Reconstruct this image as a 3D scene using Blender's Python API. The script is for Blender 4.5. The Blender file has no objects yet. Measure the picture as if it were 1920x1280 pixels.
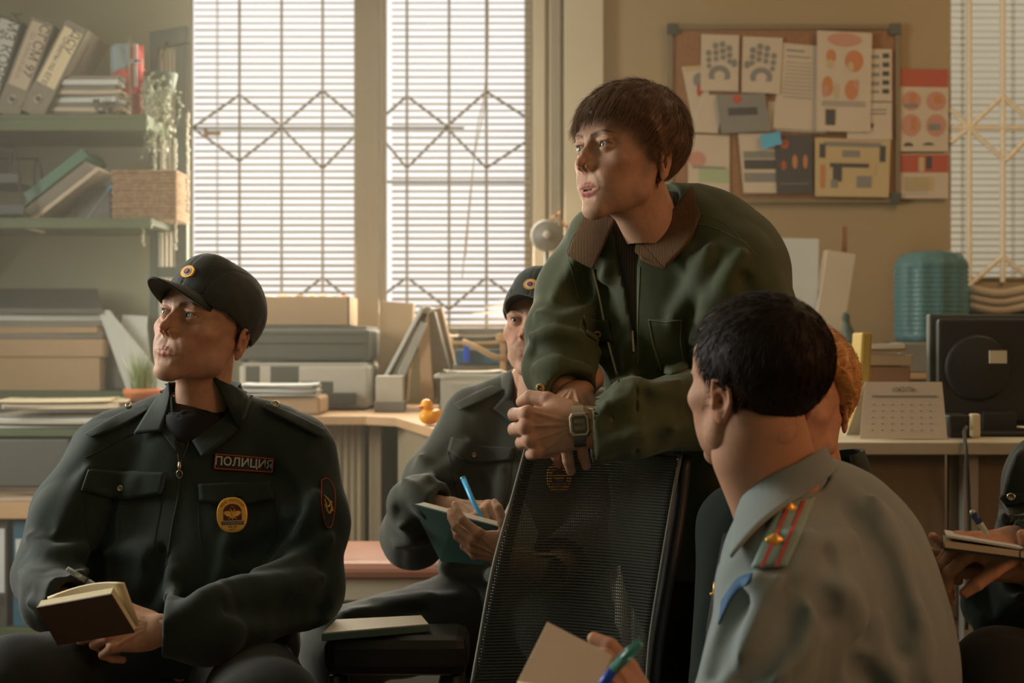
import bpy, math, random
import numpy as np
from mathutils import Matrix, Vector
random.seed(7); np.random.seed(7)
sc = bpy.context.scene
# ---------------------------------------------------------------- camera, sky, lights, exposure
FPX = 50.0 / 36.0 * 1920.0
CAMH = 1.02
cd = bpy.data.cameras.new('camera'); cd.lens = 50; cd.sensor_width = 36; cd.clip_start = 0.05; cd.clip_end = 200
cd.dof.use_dof = True; cd.dof.focus_distance = 2.42; cd.dof.aperture_fstop = 4.6
cam = bpy.data.objects.new('camera', cd); sc.collection.objects.link(cam)
cam.location = (0, 0, CAMH); cam.rotation_euler = (math.pi / 2, 0, 0); sc.camera = cam
sc.view_settings.view_transform = 'Standard'; sc.view_settings.look = 'None'; sc.view_settings.gamma = 1; sc.view_settings.use_curve_mapping = False
sc.view_settings.exposure = 0.0
w = bpy.data.worlds.new('sky'); sc.world = w; w.use_nodes = True
bg = w.node_tree.nodes['Background']; bg.inputs[0].default_value = (1.0, 0.97, 0.95, 1); bg.inputs[1].default_value = 1.0
sc.cycles.max_bounces = 6; sc.cycles.diffuse_bounces = 3; sc.cycles.glossy_bounces = 3; sc.cycles.transparent_max_bounces = 12; sc.cycles.volume_bounces = 0
sc.cycles.sample_clamp_indirect = 4
def area(name, loc, to, sx, sy, power, col, portal=False, spread=180):
    l = bpy.data.lights.new(name, 'AREA'); l.shape = 'RECTANGLE'; l.size = sx; l.size_y = sy; l.energy = power; l.color = col; l.spread = math.radians(spread)
    o = bpy.data.objects.new(name, l); sc.collection.objects.link(o); o.location = loc
    o.rotation_euler = (Vector(to) - Vector(loc)).to_track_quat('-Z', 'Y').to_euler()
    if portal: l.cycles.is_portal = True
    return o
# openings to the sky in the back wall
area('sky_opening', (-0.945, 5.72, 1.95), (-0.945, 0, 1.95), 0.76, 1.80, 1, (1, 1, 1), True)
area('sky_opening', (-0.215, 5.72, 1.95), (-0.215, 0, 1.95), 0.66, 1.80, 1, (1, 1, 1), True)
# daylight through the tall window in the left wall (outside the frame) and the two back windows
area('left_window_daylight', (-2.70, 3.05, 1.70), (-0.4, 2.3, 1.0), 1.3, 1.2, 88, (1.0, 0.97, 0.86))
area('back_window_daylight', (-0.905, 5.25, 1.75), (-0.7, 2.4, 0.9), 0.60, 1.3, 29, (1.0, 0.88, 0.68))
area('back_window_daylight', (-0.215, 5.25, 1.75), (0.2, 2.4, 0.9), 0.56, 1.3, 29, (1.0, 0.88, 0.68))
# warm light of the right-hand side of the office
area('ceiling_lamp_light', (2.2, 3.9, 2.75), (1.5, 4.6, 0.6), 0.9, 0.9, 12, (1.0, 0.64, 0.33))
area('shirt_back_fill', (2.2, 0.9, 1.75), (0.6, 1.95, 0.75), 0.7, 0.7, 3.6, (1.0, 0.44, 0.20), spread=90)  # added unseen fill that warms the back of the pale blue shirt
# ---------------------------------------------------------------- helpers: maths, fields, meshes, materials
F32 = np.float32
PI = math.pi

def P(px, py, d):
    """a point of the room: photo pixel + distance in front of the camera"""
    return np.array([(px - 960) / FPX * d, d, CAMH - (py - 640) / FPX * d])

def V3(a): return np.array(a, dtype=float)
def nrm(a):
    a = np.array(a, float); return a / (np.linalg.norm(a) + 1e-12)
def frame(fwd, up=(0, 0, 1)):
    """3x3 matrix whose columns are right, forward, up"""
    f = nrm(fwd); r = nrm(np.cross(f, up)); u = np.cross(r, f)
    return np.stack([r, f, u], axis=1)
def rot(axis, deg):
    a = nrm(axis); t = math.radians(deg); c, s = math.cos(t), math.sin(t)
    K = np.array([[0, -a[2], a[1]], [a[2], 0, -a[0]], [-a[1], a[0], 0]])
    return np.eye(3) + s * K + (1 - c) * K @ K

# -- signed distance fields (each is a function of an N x 3 array)
def sph(c, r):
    c = np.array(c, F32)
    return lambda p: np.linalg.norm(p - c, axis=1) - r
def ell(c, r, R=None):
    c = np.array(c, F32); r = np.array(r, F32); Rm = None if R is None else np.array(R, F32)
    def f(p):
        q = p - c
        if Rm is not None: q = q @ Rm
        k0 = np.linalg.norm(q / r, axis=1); k1 = np.linalg.norm(q / (r * r), axis=1) + 1e-9
        return k0 * (k0 - 1) / k1
    return f
def con(a, b, ra, rb=None):
    a = np.array(a, F32); b = np.array(b, F32); rb = ra if rb is None else rb
    ba = b - a; L = float(ba @ ba) + 1e-12
    def f(p):
        pa = p - a; h = np.clip((pa @ ba) / L, 0, 1)
        return np.linalg.norm(pa - h[:, None] * ba, axis=1) - (ra + (rb - ra) * h)
    return f
def box(c, hs, r=0.0, R=None):
    c = np.array(c, F32); hs = np.array(hs, F32) - r; Rm = None if R is None else np.array(R, F32)
    def f(p):
        q = p - c
        if Rm is not None: q = q @ Rm
        q = np.abs(q) - hs
        return np.linalg.norm(np.maximum(q, 0), axis=1) + np.minimum(q.max(axis=1), 0) - r
    return f
def pln(c, n):
    c = np.array(c, F32); n = np.array(nrm(n), F32)
    return lambda p: (p - c) @ n
def chain(pts, rs, k=0.0):
    fs = [con(pts[i], pts[i + 1], rs[i], rs[i + 1]) for i in range(len(pts) - 1)]
    return U(fs, k)
def squash(f, c, sc, R=None):
    """field f squeezed about c by the factors sc along the axes of R"""
    c = np.array(c, F32); sc = np.array(sc, F32); Rm = np.eye(3, dtype=F32) if R is None else np.array(R, F32)
    m = float(sc.min())
    return lambda p: f(((p - c) @ Rm / sc) @ Rm.T + c) * m
def smin(a, b, k):
    if k <= 0: return np.minimum(a, b)
    h = np.maximum(k - np.abs(a - b), 0) / k
    return np.minimum(a, b) - h * h * k * 0.25
def smax(a, b, k): return -smin(-a, -b, k)
def U(fs, k=0.0):
    def f(p):
        d = fs[0](p)
        for g in fs[1:]: d = smin(d, g(p), k)
        return d
    return f
def UK(*fk):
    """smooth union with its own blend width for each field: UK(f0, (f1, k1), (f2, k2) ...)"""
    def f(p):
        d = fk[0](p)
        for g, k in fk[1:]: d = smin(d, g(p), k)
        return d
    return f
def SUB(f, g, k=0.0): return lambda p: smax(f(p), -g(p), k)
def INT(f, g, k=0.0): return lambda p: smax(f(p), g(p), k)
def OFF(f, r): return lambda p: f(p) - r
def local(f, o, R, s=1.0):
    """field given in local units of size s, placed at o with axes R"""
    o = np.array(o, F32); Rm = np.array(R, F32)
    return lambda p: f(((p - o) @ Rm) / F32(s)) * s

def hashn(p, seed=0):
    """smooth 3-D value noise in -1..1"""
    i = np.floor(p).astype(np.int64); f = (p - i).astype(F32); f = f * f * (3 - 2 * f)
    out = 0
    for dx in (0, 1):
        for dy in (0, 1):
            for dz in (0, 1):
                h = (i[:, 0] + dx) * 374761393 + (i[:, 1] + dy) * 668265263 + (i[:, 2] + dz) * 2147483647 + seed * 974711
                h = (h ^ (h >> 13)) * 1274126177
                v = ((h ^ (h >> 16)) & 0xffff).astype(F32) / 32767.5 - 1
                w = (f[:, 0] if dx else 1 - f[:, 0]) * (f[:, 1] if dy else 1 - f[:, 1]) * (f[:, 2] if dz else 1 - f[:, 2])
                out = out + v * w
    return out

def surf(f, lo, hi, h, block=8, slack=1.0):
    """mesh of the zero surface of f (narrow band, surface nets)"""
    lo = np.array(lo, float); hi = np.array(hi, float)
    nb = np.maximum(np.ceil((hi - lo) / (h * block)).astype(int), 1)
    cx = [lo[a] + (np.arange(nb[a]) + 0.5) * h * block for a in range(3)]
    g = np.stack(np.meshgrid(*cx, indexing='ij'), -1).reshape(-1, 3).astype(F32)
    dv = f(g).reshape(nb)
    act = np.abs(dv) < h * block * 0.9 * slack + h * 2
    D = np.repeat(np.repeat(np.repeat(np.where(dv < 0, -1, 1).astype(F32), block, 0), block, 1), block, 2)
    ai = np.argwhere(act)
    o = np.stack(np.meshgrid(*[np.arange(block)] * 3, indexing='ij'), -1).reshape(-1, 3)
    for s in range(0, len(ai), 1500):
        ii = (ai[s:s + 1500, None, :] * block + o[None]).reshape(-1, 3)
        D[ii[:, 0], ii[:, 1], ii[:, 2]] = f((lo + ii * h).astype(F32))
    ins = D < 0
    # cells
    c = np.zeros(np.array(D.shape) - 1, np.uint8)
    for dx in (0, 1):
        for dy in (0, 1):
            for dz in (0, 1):
                c += ins[dx:D.shape[0] - 1 + dx, dy:D.shape[1] - 1 + dy, dz:D.shape[2] - 1 + dz]
    ci = np.argwhere((c > 0) & (c < 8))
    if not len(ci): return np.zeros((0, 3)), np.zeros((0, 4), int)
    corner = np.array([(x, y, z) for x in (0, 1) for y in (0, 1) for z in (0, 1)])
    val = np.stack([D[tuple((ci + q).T)] for q in corner], 1)
    acc = np.zeros((len(ci), 3)); n = np.zeros(len(ci))
    for a in range(8):
        for b in range(a + 1, 8):
            if np.abs(corner[a] - corner[b]).sum() != 1: continue
            m = (val[:, a] < 0) != (val[:, b] < 0)
            t = val[m, a] / (val[m, a] - val[m, b])
            acc[m] += corner[a] + t[:, None] * (corner[b] - corner[a]); n[m] += 1
    vert = lo + (ci + acc / n[:, None]) * h
    idx = -np.ones(c.shape, np.int64); idx[tuple(ci.T)] = np.arange(len(ci))
    quads = []
    for ax in range(3):
        sl0 = [slice(None)] * 3; sl1 = [slice(None)] * 3
        sl0[ax] = slice(0, -1); sl1[ax] = slice(1, None)
        e = np.argwhere(ins[tuple(sl0)] != ins[tuple(sl1)])
        u, v = [(1, 2), (2, 0), (0, 1)][ax]
        ok = (e[:, u] > 0) & (e[:, v] > 0) & (e[:, u] < D.shape[u] - 1) & (e[:, v] < D.shape[v] - 1)
        e = e[ok]
        inside0 = ins[tuple(e.T)]
        def cell(du, dv):
            q = e.copy(); q[:, u] += du; q[:, v] += dv; return idx[tuple(q.T)]
        q = np.stack([cell(-1, -1), cell(0, -1), cell(0, 0), cell(-1, 0)], 1)
        q[~inside0] = q[~inside0][:, ::-1]
        quads.append(q)
    q = np.concatenate(quads); q = q[(q >= 0).all(1)]
    return vert, q

def grad(f, p, e=1e-3):
    p = np.asarray(p, F32); g = []
    for a in range(3):
        d = np.zeros(3, F32); d[a] = e
        g.append(f(p + d) - f(p - d))
    g = np.stack(g, 1); return g / (np.linalg.norm(g, axis=1, keepdims=True) + 1e-9)

# -- Blender objects
COL = bpy.context.scene.collection
def raw_mesh(name, v, faces, mat=None, smooth=True, col=None, mats=None, fm=None):
    me = bpy.data.meshes.new(name)
    v = np.asarray(v, float)
    if isinstance(faces, np.ndarray):
        n, w = faces.shape
        me.vertices.add(len(v)); me.vertices.foreach_set('co', v.astype(F32).ravel())
        me.loops.add(n * w); me.loops.foreach_set('vertex_index', faces.astype(np.int32).ravel())
        me.polygons.add(n); me.polygons.foreach_set('loop_start', np.arange(0, n * w, w, dtype=np.int32))
        try: me.polygons.foreach_set('loop_total', np.full(n, w, np.int32))
        except Exception: pass
        me.update(calc_edges=True); me.validate()
    else:
        me.from_pydata([tuple(map(float, q)) for q in v], [], [tuple(map(int, q)) for q in faces]); me.update()
    for m in (mats or ([mat] if mat else [])): me.materials.append(m)
    if fm is not None: me.polygons.foreach_set('material_index', np.asarray(fm, np.int32))
    if smooth: me.polygons.foreach_set('use_smooth', np.ones(len(me.polygons), bool))
    if col is not None:
        a = me.color_attributes.new('tone', 'FLOAT_COLOR', 'POINT')
        c = np.ones((len(v), 4), F32); c[:, :3] = col; a.data.foreach_set('color', c.ravel())
    return me
def link(name, me, parent=None, loc=None, R=None):
    o = bpy.data.objects.new(name, me); COL.objects.link(o)
    if parent is not None: o.parent = parent
    if loc is not None: o.location = tuple(map(float, loc))
    if R is not None: o.rotation_euler = Matrix([list(map(float, r)) for r in R]).to_euler()
    return o
def thing(name, label, cat, loc=(0, 0, 0), group=None, R=None, rz=0):
    o = link(name, None, None, loc, R)
    if rz: o.rotation_euler = (0, 0, rz)
    return tag(o, label, cat, group)
def tag(o, label, cat, group=None, kind=None):
    o['label'] = label; o['category'] = cat
    if group: o['group'] = group
    if kind: o['kind'] = kind
    return o
def off(o):
    """world origin of a parent, so that parts may be given in room coordinates"""
    return np.array(o.location)
def part(name, v, faces, mat, parent, **kw):
    """a part whose vertices are given in room coordinates, under an unrotated parent"""
    v = np.asarray(v, float)
    b = np.zeros(3); q = parent
    while q is not None: b = b + np.array(q.location); q = q.parent
    return link(name, raw_mesh(name, v - b, faces, mat, **kw), parent)

class MB:
    """collects boxes, tubes, sheets; faces carry a material slot"""
    def __init__(s): s.v = []; s.f = []; s.m = []; s.n = 0
    def add(s, v, f, m=0):
        v = np.asarray(v, float).reshape(-1, 3); s.v.append(v)
        for q in f: s.f.append(tuple(int(i) + s.n for i in q)); s.m.append(m)
        s.n += len(v); return s
    def box(s, c, hs, R=None, m=0):
        k = np.array([(x, y, z) for x in (-1, 1) for y in (-1, 1) for z in (-1, 1)], float) * np.array(hs, float)
        if R is not None: k = k @ np.array(R).T
        return s.add(k + np.array(c), [(0, 1, 3, 2), (4, 6, 7, 5), (0, 4, 5, 1), (2, 3, 7, 6), (0, 2, 6, 4), (1, 5, 7, 3)], m)
    def bx(s, x0, x1, y0, y1, z0, z1, m=0):
        return s.box(((x0 + x1) / 2, (y0 + y1) / 2, (z0 + z1) / 2), (abs(x1 - x0) / 2, abs(y1 - y0) / 2, abs(z1 - z0) / 2), None, m)
    def tube(s, pts, r, n=8, m=0, cap=True, closed=False, sq=(1, 1), up=(0, 0, 1)):
        pts = np.array(pts, float); k = len(pts); r = np.broadcast_to(np.array(r, float), (k,))
        if closed: T = np.roll(pts, -1, 0) - np.roll(pts, 1, 0)
        else: T = np.gradient(pts, axis=0)
        T /= np.linalg.norm(T, axis=1, keepdims=True) + 1e-12
        up = np.array(up, float)
        if abs(T[0] @ nrm(up)) > 0.95: up = np.array([1.0, 0.13, 0])
        a = nrm(np.cross(T[0], up)); V = []
        for i in range(k):
            a = nrm(a - T[i] * (a @ T[i])); b = np.cross(T[i], a)
            for j in range(n):
                t = 2 * PI * j / n
                V.append(pts[i] + r[i] * (math.cos(t) * a * sq[0] + math.sin(t) * b * sq[1]))
        f = []
        for i in range(k if closed else k - 1):
            for j in range(n):
                f.append((i * n + j, i * n + (j + 1) % n, ((i + 1) % k) * n + (j + 1) % n, ((i + 1) % k) * n + j))
        if cap and not closed: f.append(tuple(range(n))[::-1]); f.append(tuple((k - 1) * n + j for j in range(n)))
        return s.add(V, f, m)
    def lathe(s, prof, c=(0, 0, 0), R=None, n=24, m=0):
        V = []
        for r, z in prof:
            for j in range(n):
                t = 2 * PI * j / n; V.append((r * math.cos(t), r * math.sin(t), z))
        V = np.array(V)
        if R is not None: V = V @ np.array(R).T
        f = []
        for i in range(len(prof) - 1):
            for j in range(n): f.append((i * n + j, i * n + (j + 1) % n, (i + 1) * n + (j + 1) % n, (i + 1) * n + j))
        f.append(tuple(range(n))[::-1]); f.append(tuple((len(prof) - 1) * n + j for j in range(n)))
        return s.add(V + np.array(c), f, m)
    def prism(s, poly, o, U_, V_, th, m=0):
        """polygon (u, v) in the plane o + u U + v V, thickness th along U x V"""
        U_ = np.array(U_, float); V_ = np.array(V_, float); N = nrm(np.cross(U_, V_)); n = len(poly)
        a = [np.array(o) + u * U_ + v * V_ for u, v in poly]
        V = a + [q + N * th for q in a]
        f = [tuple(range(n))[::-1], tuple(range(n, 2 * n))] + [(i, (i + 1) % n, n + (i + 1) % n, n + i) for i in range(n)]
        return s.add(V, f, m)
    def sheet(s, G, th, m=0):
        """grid of points (a x b x 3) given thickness along its normals"""
        G = np.array(G, float); a, b, _ = G.shape
        du = np.gradient(G, axis=0); dv = np.gradient(G, axis=1)
        N = np.cross(du, dv); N /= np.linalg.norm(N, axis=2, keepdims=True) + 1e-12
        V = np.concatenate([G.reshape(-1, 3), (G + N * th).reshape(-1, 3)]); o = a * b; f = []
        for i in range(a - 1):
            for j in range(b - 1):
                q = (i * b + j, (i + 1) * b + j, (i + 1) * b + j + 1, i * b + j + 1)
                f.append(q[::-1]); f.append(tuple(x + o for x in q))
        for i in range(a - 1):
            f.append((i * b, (i + 1) * b, (i + 1) * b + o, i * b + o)); f.append((i * b + b - 1 + o, (i + 1) * b + b - 1 + o, (i + 1) * b + b - 1, i * b + b - 1))
        for j in range(b - 1):
            f.append((j + o, j + 1 + o, j + 1, j)); f.append(((a - 1) * b + j, (a - 1) * b + j + 1, (a - 1) * b + j + 1 + o, (a - 1) * b + j + o))
        return s.add(V, f, m)
    def mesh(s, name, mat, smooth=False, base=(0, 0, 0)):
        v = np.concatenate(s.v) - np.array(base)
        ms = mat if isinstance(mat, (list, tuple)) else [mat]
        return raw_mesh(name, v, s.f, mats=ms, fm=s.m, smooth=smooth)
    def build(s, name, mat, parent=None, smooth=False, bevel=0.0, loc=None, R=None):
        """parent given: vertices are room coordinates relative to the parent's origin if it is rotated, else absolute"""
        b = np.zeros(3)
        if parent is not None and loc is None:
            q = parent
            while q is not None: b = b + np.array(q.location); q = q.parent
        o = link(name, s.mesh(name, mat, smooth, b), parent, loc, R)
        if bevel:
            md = o.modifiers.new('bevel', 'BEVEL'); md.width = bevel; md.segments = 2; md.limit_method = 'ANGLE'
        return o

def spline(pts, n):
    """Catmull-Rom through pts, n samples"""
    p = np.array(pts, float); p = np.vstack([2 * p[0] - p[1], p, 2 * p[-1] - p[-2]]); k = len(p) - 3
    t = np.linspace(0, k, n); i = np.minimum(t.astype(int), k - 1); u = (t - i)[:, None]
    a, b, c, d = p[i], p[i + 1], p[i + 2], p[i + 3]
    return 0.5 * (2 * b + (c - a) * u + (2 * a - 5 * b + 4 * c - d) * u ** 2 + (3 * b - a - 3 * c + d) * u ** 3)

def project(f, pts, dirn, lim=0.5):
    """march points along dirn until they meet the surface of f"""
    p = np.array(pts, F32); d = np.broadcast_to(np.array(dirn, F32), p.shape); t = np.zeros(len(p), F32)
    for _ in range(70):
        v = f(p + d * t[:, None]); t = np.minimum(t + v * 0.7, lim)
    return (p + d * t[:, None]).astype(float)

# -- materials
def mat(name, col, rough=0.6, metal=0.0, noise=None, bump=None, **kw):
    """noise=(scale, amount, second colour)   bump=(kind, scale, strength)"""
    m = bpy.data.materials.new(name); m.use_nodes = True; nt = m.node_tree; N = nt.nodes; L = nt.links
    b = N['Principled BSDF']; b.inputs['Roughness'].default_value = rough; b.inputs['Metallic'].default_value = metal
    b.inputs['Base Color'].default_value = (*col, 1)
    for k, v in kw.items():
        k2 = k.replace('_', ' ')
        b.inputs[k2].default_value = v
    tc = N.new('ShaderNodeTexCoord')
    if noise:
        t = N.new('ShaderNodeTexNoise'); t.inputs['Scale'].default_value = noise[0]; t.inputs['Detail'].default_value = 4
        L.new(tc.outputs['Object'], t.inputs['Vector'])
        r = N.new('ShaderNodeMapRange'); r.inputs['From Min'].default_value = 0.35; r.inputs['From Max'].default_value = 0.65
        r.inputs['To Max'].default_value = noise[1]; L.new(t.outputs['Fac'], r.inputs['Value'])
        x = N.new('ShaderNodeMix'); x.data_type = 'RGBA'; x.inputs['A'].default_value = (*col, 1); x.inputs['B'].default_value = (*noise[2], 1)
        L.new(r.outputs['Result'], x.inputs['Factor']); L.new(x.outputs['Result'], b.inputs['Base Color'])
    if bump:
        if bump[0] == 'noise':
            t = N.new('ShaderNodeTexNoise'); t.inputs['Detail'].default_value = 3
        else:
            t = N.new('ShaderNodeTexWave'); t.bands_direction = bump[0]; t.inputs['Distortion'].default_value = bump[3] if len(bump) > 3 else 0
        t.inputs['Scale'].default_value = bump[1]; L.new(tc.outputs['Object'], t.inputs['Vector'])
        bp = N.new('ShaderNodeBump'); bp.inputs['Strength'].default_value = bump[2]; bp.inputs['Distance'].default_value = 0.002
        L.new(t.outputs['Fac'], bp.inputs['Height']); L.new(bp.outputs['Normal'], b.inputs['Normal'])
    return m
def skinmat(name, sss=0.08, rough=0.48, bumps=0.12):
    m = mat(name, (0.5, 0.3, 0.2), rough, bump=('noise', 420, bumps))
    nt = m.node_tree; b = nt.nodes['Principled BSDF']
    a = nt.nodes.new('ShaderNodeVertexColor'); a.layer_name = 'tone'
    nt.links.new(a.outputs['Color'], b.inputs['Base Color'])
    b.inputs['Subsurface Weight'].default_value = sss; b.inputs['Subsurface Radius'].default_value = (0.012, 0.005, 0.003)
    b.inputs['Subsurface Scale'].default_value = 1.0
    b.inputs['Specular IOR Level'].default_value = 0.25
    return m

def text_mesh(name, s, size, mt, parent=None, o=(0, 0, 0), Ux=(1, 0, 0), Vy=(0, 0, 1), th=0.0006, wrap=None, align='CENTER', bold=0.0):
    """raised lettering; wrap = (field, direction, lift) drapes it over a surface"""
    cu = bpy.data.curves.new(name, 'FONT'); cu.body = s; cu.size = size; cu.align_x = align; cu.align_y = 'CENTER'; cu.resolution_u = 3; cu.offset = bold
    if wrap is None: cu.extrude = th / 2
    t = bpy.data.objects.new(name, cu); COL.objects.link(t)
    dg = bpy.context.evaluated_depsgraph_get(); dg.update()
    me = bpy.data.meshes.new_from_object(t.evaluated_get(dg)); bpy.data.objects.remove(t); bpy.data.curves.remove(cu)
    if not len(me.vertices): return None
    co = np.empty(len(me.vertices) * 3); me.vertices.foreach_get('co', co); co = co.reshape(-1, 3)
    Ux = nrm(Ux); Vy = nrm(Vy); N = np.cross(Ux, Vy)
    w = np.array(o) + co[:, :1] * Ux + co[:, 1:2] * Vy + co[:, 2:] * N
    if wrap is not None: w = np.array([wrap[0].hit(q, wrap[1])[0] for q in w]) - np.array(wrap[1]) * wrap[2]
    q = parent; b = np.zeros(3)
    while q is not None: b = b + np.array(q.location); q = q.parent
    me.vertices.foreach_set('co', (w - b).astype(F32).ravel()); me.materials.clear(); me.materials.append(mt); me.update()
    return link(name, me, parent)
# ---------------------------------------------------------------- materials
M = {}
M['skin'] = skinmat('skin', rough=.58); M['eye'] = mat('eye', (1, 1, 1), 0.1)
_n = M['eye'].node_tree; _a = _n.nodes.new('ShaderNodeVertexColor'); _a.layer_name = 'tone'; _n.links.new(_a.outputs['Color'], _n.nodes['Principled BSDF'].inputs['Base Color'])
M['police'] = mat('police_cloth', (0.007, 0.019, 0.014), 0.85, noise=(14, .5, (0.010, 0.024, 0.018)), bump=('noise', 700, .35), Sheen_Weight=0.12)
M['police_trim'] = mat('police_trim', (0.012, 0.018, 0.016), 0.8)
M['tee'] = mat('black_knit', (0.012, 0.013, 0.013), 0.9, bump=('Z', 300, .4))
M['trouser'] = mat('trouser_cloth', (0.008, 0.012, 0.011), 0.9, bump=('noise', 500, .3), Sheen_Weight=0.03)
M['capcloth'] = mat('cap_cloth', (0.022, 0.028, 0.024), 0.9, bump=('noise', 900, .4), Sheen_Weight=0.2)
M['green'] = mat('green_canvas', (0.040, 0.054, 0.015), 0.75, noise=(9, .6, (0.052, 0.067, 0.020)), bump=('noise', 900, .3), Sheen_Weight=0.12)
M['cord'] = mat('brown_corduroy', (0.15, 0.075, 0.024), 0.9, bump=('X', 130, 1.0), Sheen_Weight=0.08)
M['sweater'] = mat('ribbed_sweater', (0.095, 0.078, 0.062), 0.95, bump=('X', 75, 1.0), Sheen_Weight=0.3)
M['blueshirt'] = mat('pale_blue_cotton', (0.195, 0.24, 0.245), 0.8, bump=('noise', 900, .25), Sheen_Weight=0.15)
M['epaulette'] = mat('grey_green_ribbon', (0.25, 0.36, 0.33), 0.8, bump=('noise', 1200, .4))
M['redstripe'] = mat('red_braid', (0.45, 0.06, 0.05), 0.7)
M['tie'] = mat('tie_cloth', (0.008, 0.01, 0.012), 0.7)
M['patchblue'] = mat('blue_patch', (0.01, 0.09, 0.22), 0.7)
M['gold'] = mat('gold_metal', (0.90, 0.50, 0.10), 0.38, 0.55, noise=(220, .4, (0.62, 0.30, 0.06)))
M['golddull'] = mat('gold_thread', (0.55, 0.33, 0.08), 0.5, 0.3)
M['steel'] = mat('steel', (0.42, 0.36, 0.27), 0.32, 1.0)
M['darksteel'] = mat('dark_metal', (0.10, 0.09, 0.08), 0.4, 0.8)
M['enamelred'] = mat('dark_red_enamel', (0.10, 0.012, 0.01), 0.35)
M['black'] = mat('black_plastic', (0.014, 0.014, 0.013), 0.5, bump=('noise', 300, .2))
M['blackprint'] = mat('black_lettering', (0.02, 0.02, 0.02), 0.7)
M['greyprint'] = mat('grey_lettering', (0.25, 0.24, 0.22), 0.7)
M['silverprint'] = mat('silver_thread', (0.42, 0.44, 0.40), 0.6)
M['redprint'] = mat('red_thread', (0.45, 0.05, 0.02), 0.7)
M['white'] = mat('white_thread', (0.7, 0.68, 0.62), 0.7)
M['bluedot'] = mat('dark_blue_enamel', (0.01, 0.03, 0.12), 0.5)
M['reddot'] = mat('red_enamel', (0.5, 0.03, 0.03), 0.5)
M['hair_brown'] = mat('brown_hair', (0.17, 0.082, 0.030), 0.45, noise=(30, .7, (0.11, 0.052, 0.019)), Sheen_Weight=0.2)
M['hair_dark'] = mat('black_hair', (0.014, 0.008, 0.004), 0.55, Specular_IOR_Level=0.2)
M['hair_short'] = mat('short_brown_hair', (0.06, 0.035, 0.02), 0.6)
M['hair_blond'] = mat('blond_hair', (0.62, 0.33, 0.10), 0.45, noise=(40, .6, (0.40, 0.19, 0.05)))
M['teeth'] = mat('teeth', (0.6, 0.52, 0.42), 0.25)
M['wall'] = mat('plaster', (0.37, 0.28, 0.16), 0.9, noise=(1.3, .35, (0.32, 0.24, 0.135)), bump=('noise', 60, .2))
M['wallg'] = mat('green_grey_plaster', (0.34, 0.35, 0.24), 0.9, noise=(1.1, .5, (0.30, 0.32, 0.22)), bump=('noise', 60, .2))
M['panel'] = mat('beige_boards', (0.28, 0.225, 0.14), 0.8, bump=('X', 9, .4))
M['ceiling'] = mat('ceiling_plaster', (0.6, 0.56, 0.46), 0.95, bump=('noise', 40, .2))
M['floor'] = mat('worn_lino', (0.16, 0.08, 0.045), 0.6, noise=(3, .6, (0.11, 0.06, 0.035)), bump=('noise', 80, .2))
M['frame'] = mat('cream_paint', (0.60, 0.54, 0.40), 0.6, noise=(4, .4, (0.52, 0.46, 0.33)), bump=('noise', 90, .15))
M['framed'] = mat('tan_paint', (0.22, 0.165, 0.09), 0.7, noise=(4, .4, (0.18, 0.135, 0.075)), bump=('noise', 90, .15))
M['slat'] = mat('blind_slat', (0.34, 0.24, 0.13), 0.5, noise=(5, .3, (0.29, 0.21, 0.11)))
M['cordm'] = mat('blind_cord', (0.35, 0.27, 0.17), 0.8)
M['iron'] = mat('iron_bar', (0.10, 0.075, 0.05), 0.6, noise=(30, .5, (0.16, 0.09, 0.05)))
M['ironc'] = mat('cream_iron_bar', (0.85, 0.76, 0.58), 0.6, noise=(30, .3, (0.7, 0.62, 0.45)))
M['greenwood'] = mat('green_painted_wood', (0.055, 0.085, 0.028), 0.6, noise=(6, .5, (0.08, 0.105, 0.04)), bump=('noise', 60, .3))
M['greenframe'] = mat('grey_green_paint', (0.045, 0.075, 0.055), 0.6, noise=(6, .5, (0.06, 0.095, 0.07)), bump=('noise', 60, .3))
M['wood'] = mat('pale_wood', (0.52, 0.33, 0.17), 0.6, noise=(5, .6, (0.40, 0.25, 0.13)), bump=('X', 30, .3, 4))
M['kraft'] = mat('cardboard', (0.44, 0.30, 0.17), 0.85, noise=(4, .5, (0.38, 0.26, 0.15)), bump=('X', 120, .25))
M['greyblue'] = mat('pale_blue_cloth', (0.24, 0.33, 0.36), 0.8)
M['kraft2'] = mat('brown_cardboard', (0.30, 0.15, 0.07), 0.85, noise=(4, .5, (0.24, 0.12, 0.06)), bump=('X', 120, .25))
M['paper'] = mat('paper', (0.56, 0.47, 0.36), 0.9, noise=(6, .5, (0.49, 0.41, 0.31)))
M['padwhite'] = mat('white_paper', (0.86, 0.80, 0.70), 0.8)
M['paperb'] = mat('cool_paper', (0.58, 0.62, 0.60), 0.9, noise=(6, .5, (0.5, 0.54, 0.52)))
M['edges'] = mat('paper_edges', (0.62, 0.57, 0.48), 0.9, bump=('Z', 260, 1.0, 1))
M['cream'] = mat('cream_paper', (0.72, 0.62, 0.42), 0.9)
M['grey'] = mat('grey_plastic', (0.20, 0.19, 0.16), 0.5, bump=('noise', 300, .1))
M['greyd'] = mat('dark_grey_plastic', (0.07, 0.075, 0.062), 0.5, bump=('noise', 300, .1))
M['greyl'] = mat('light_grey_plastic', (0.46, 0.44, 0.38), 0.5, bump=('noise', 300, .1))
M['binder'] = mat('grey_binder', (0.24, 0.21, 0.16), 0.7, noise=(60, .5, (0.18, 0.16, 0.12)))
M['binderd'] = mat('dark_binder', (0.05, 0.05, 0.045), 0.6, noise=(60, .5, (0.07, 0.065, 0.055)))
M['binderb'] = mat('blue_binder', (0.02, 0.10, 0.16), 0.6, noise=(60, .5, (0.03, 0.12, 0.18)))
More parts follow.
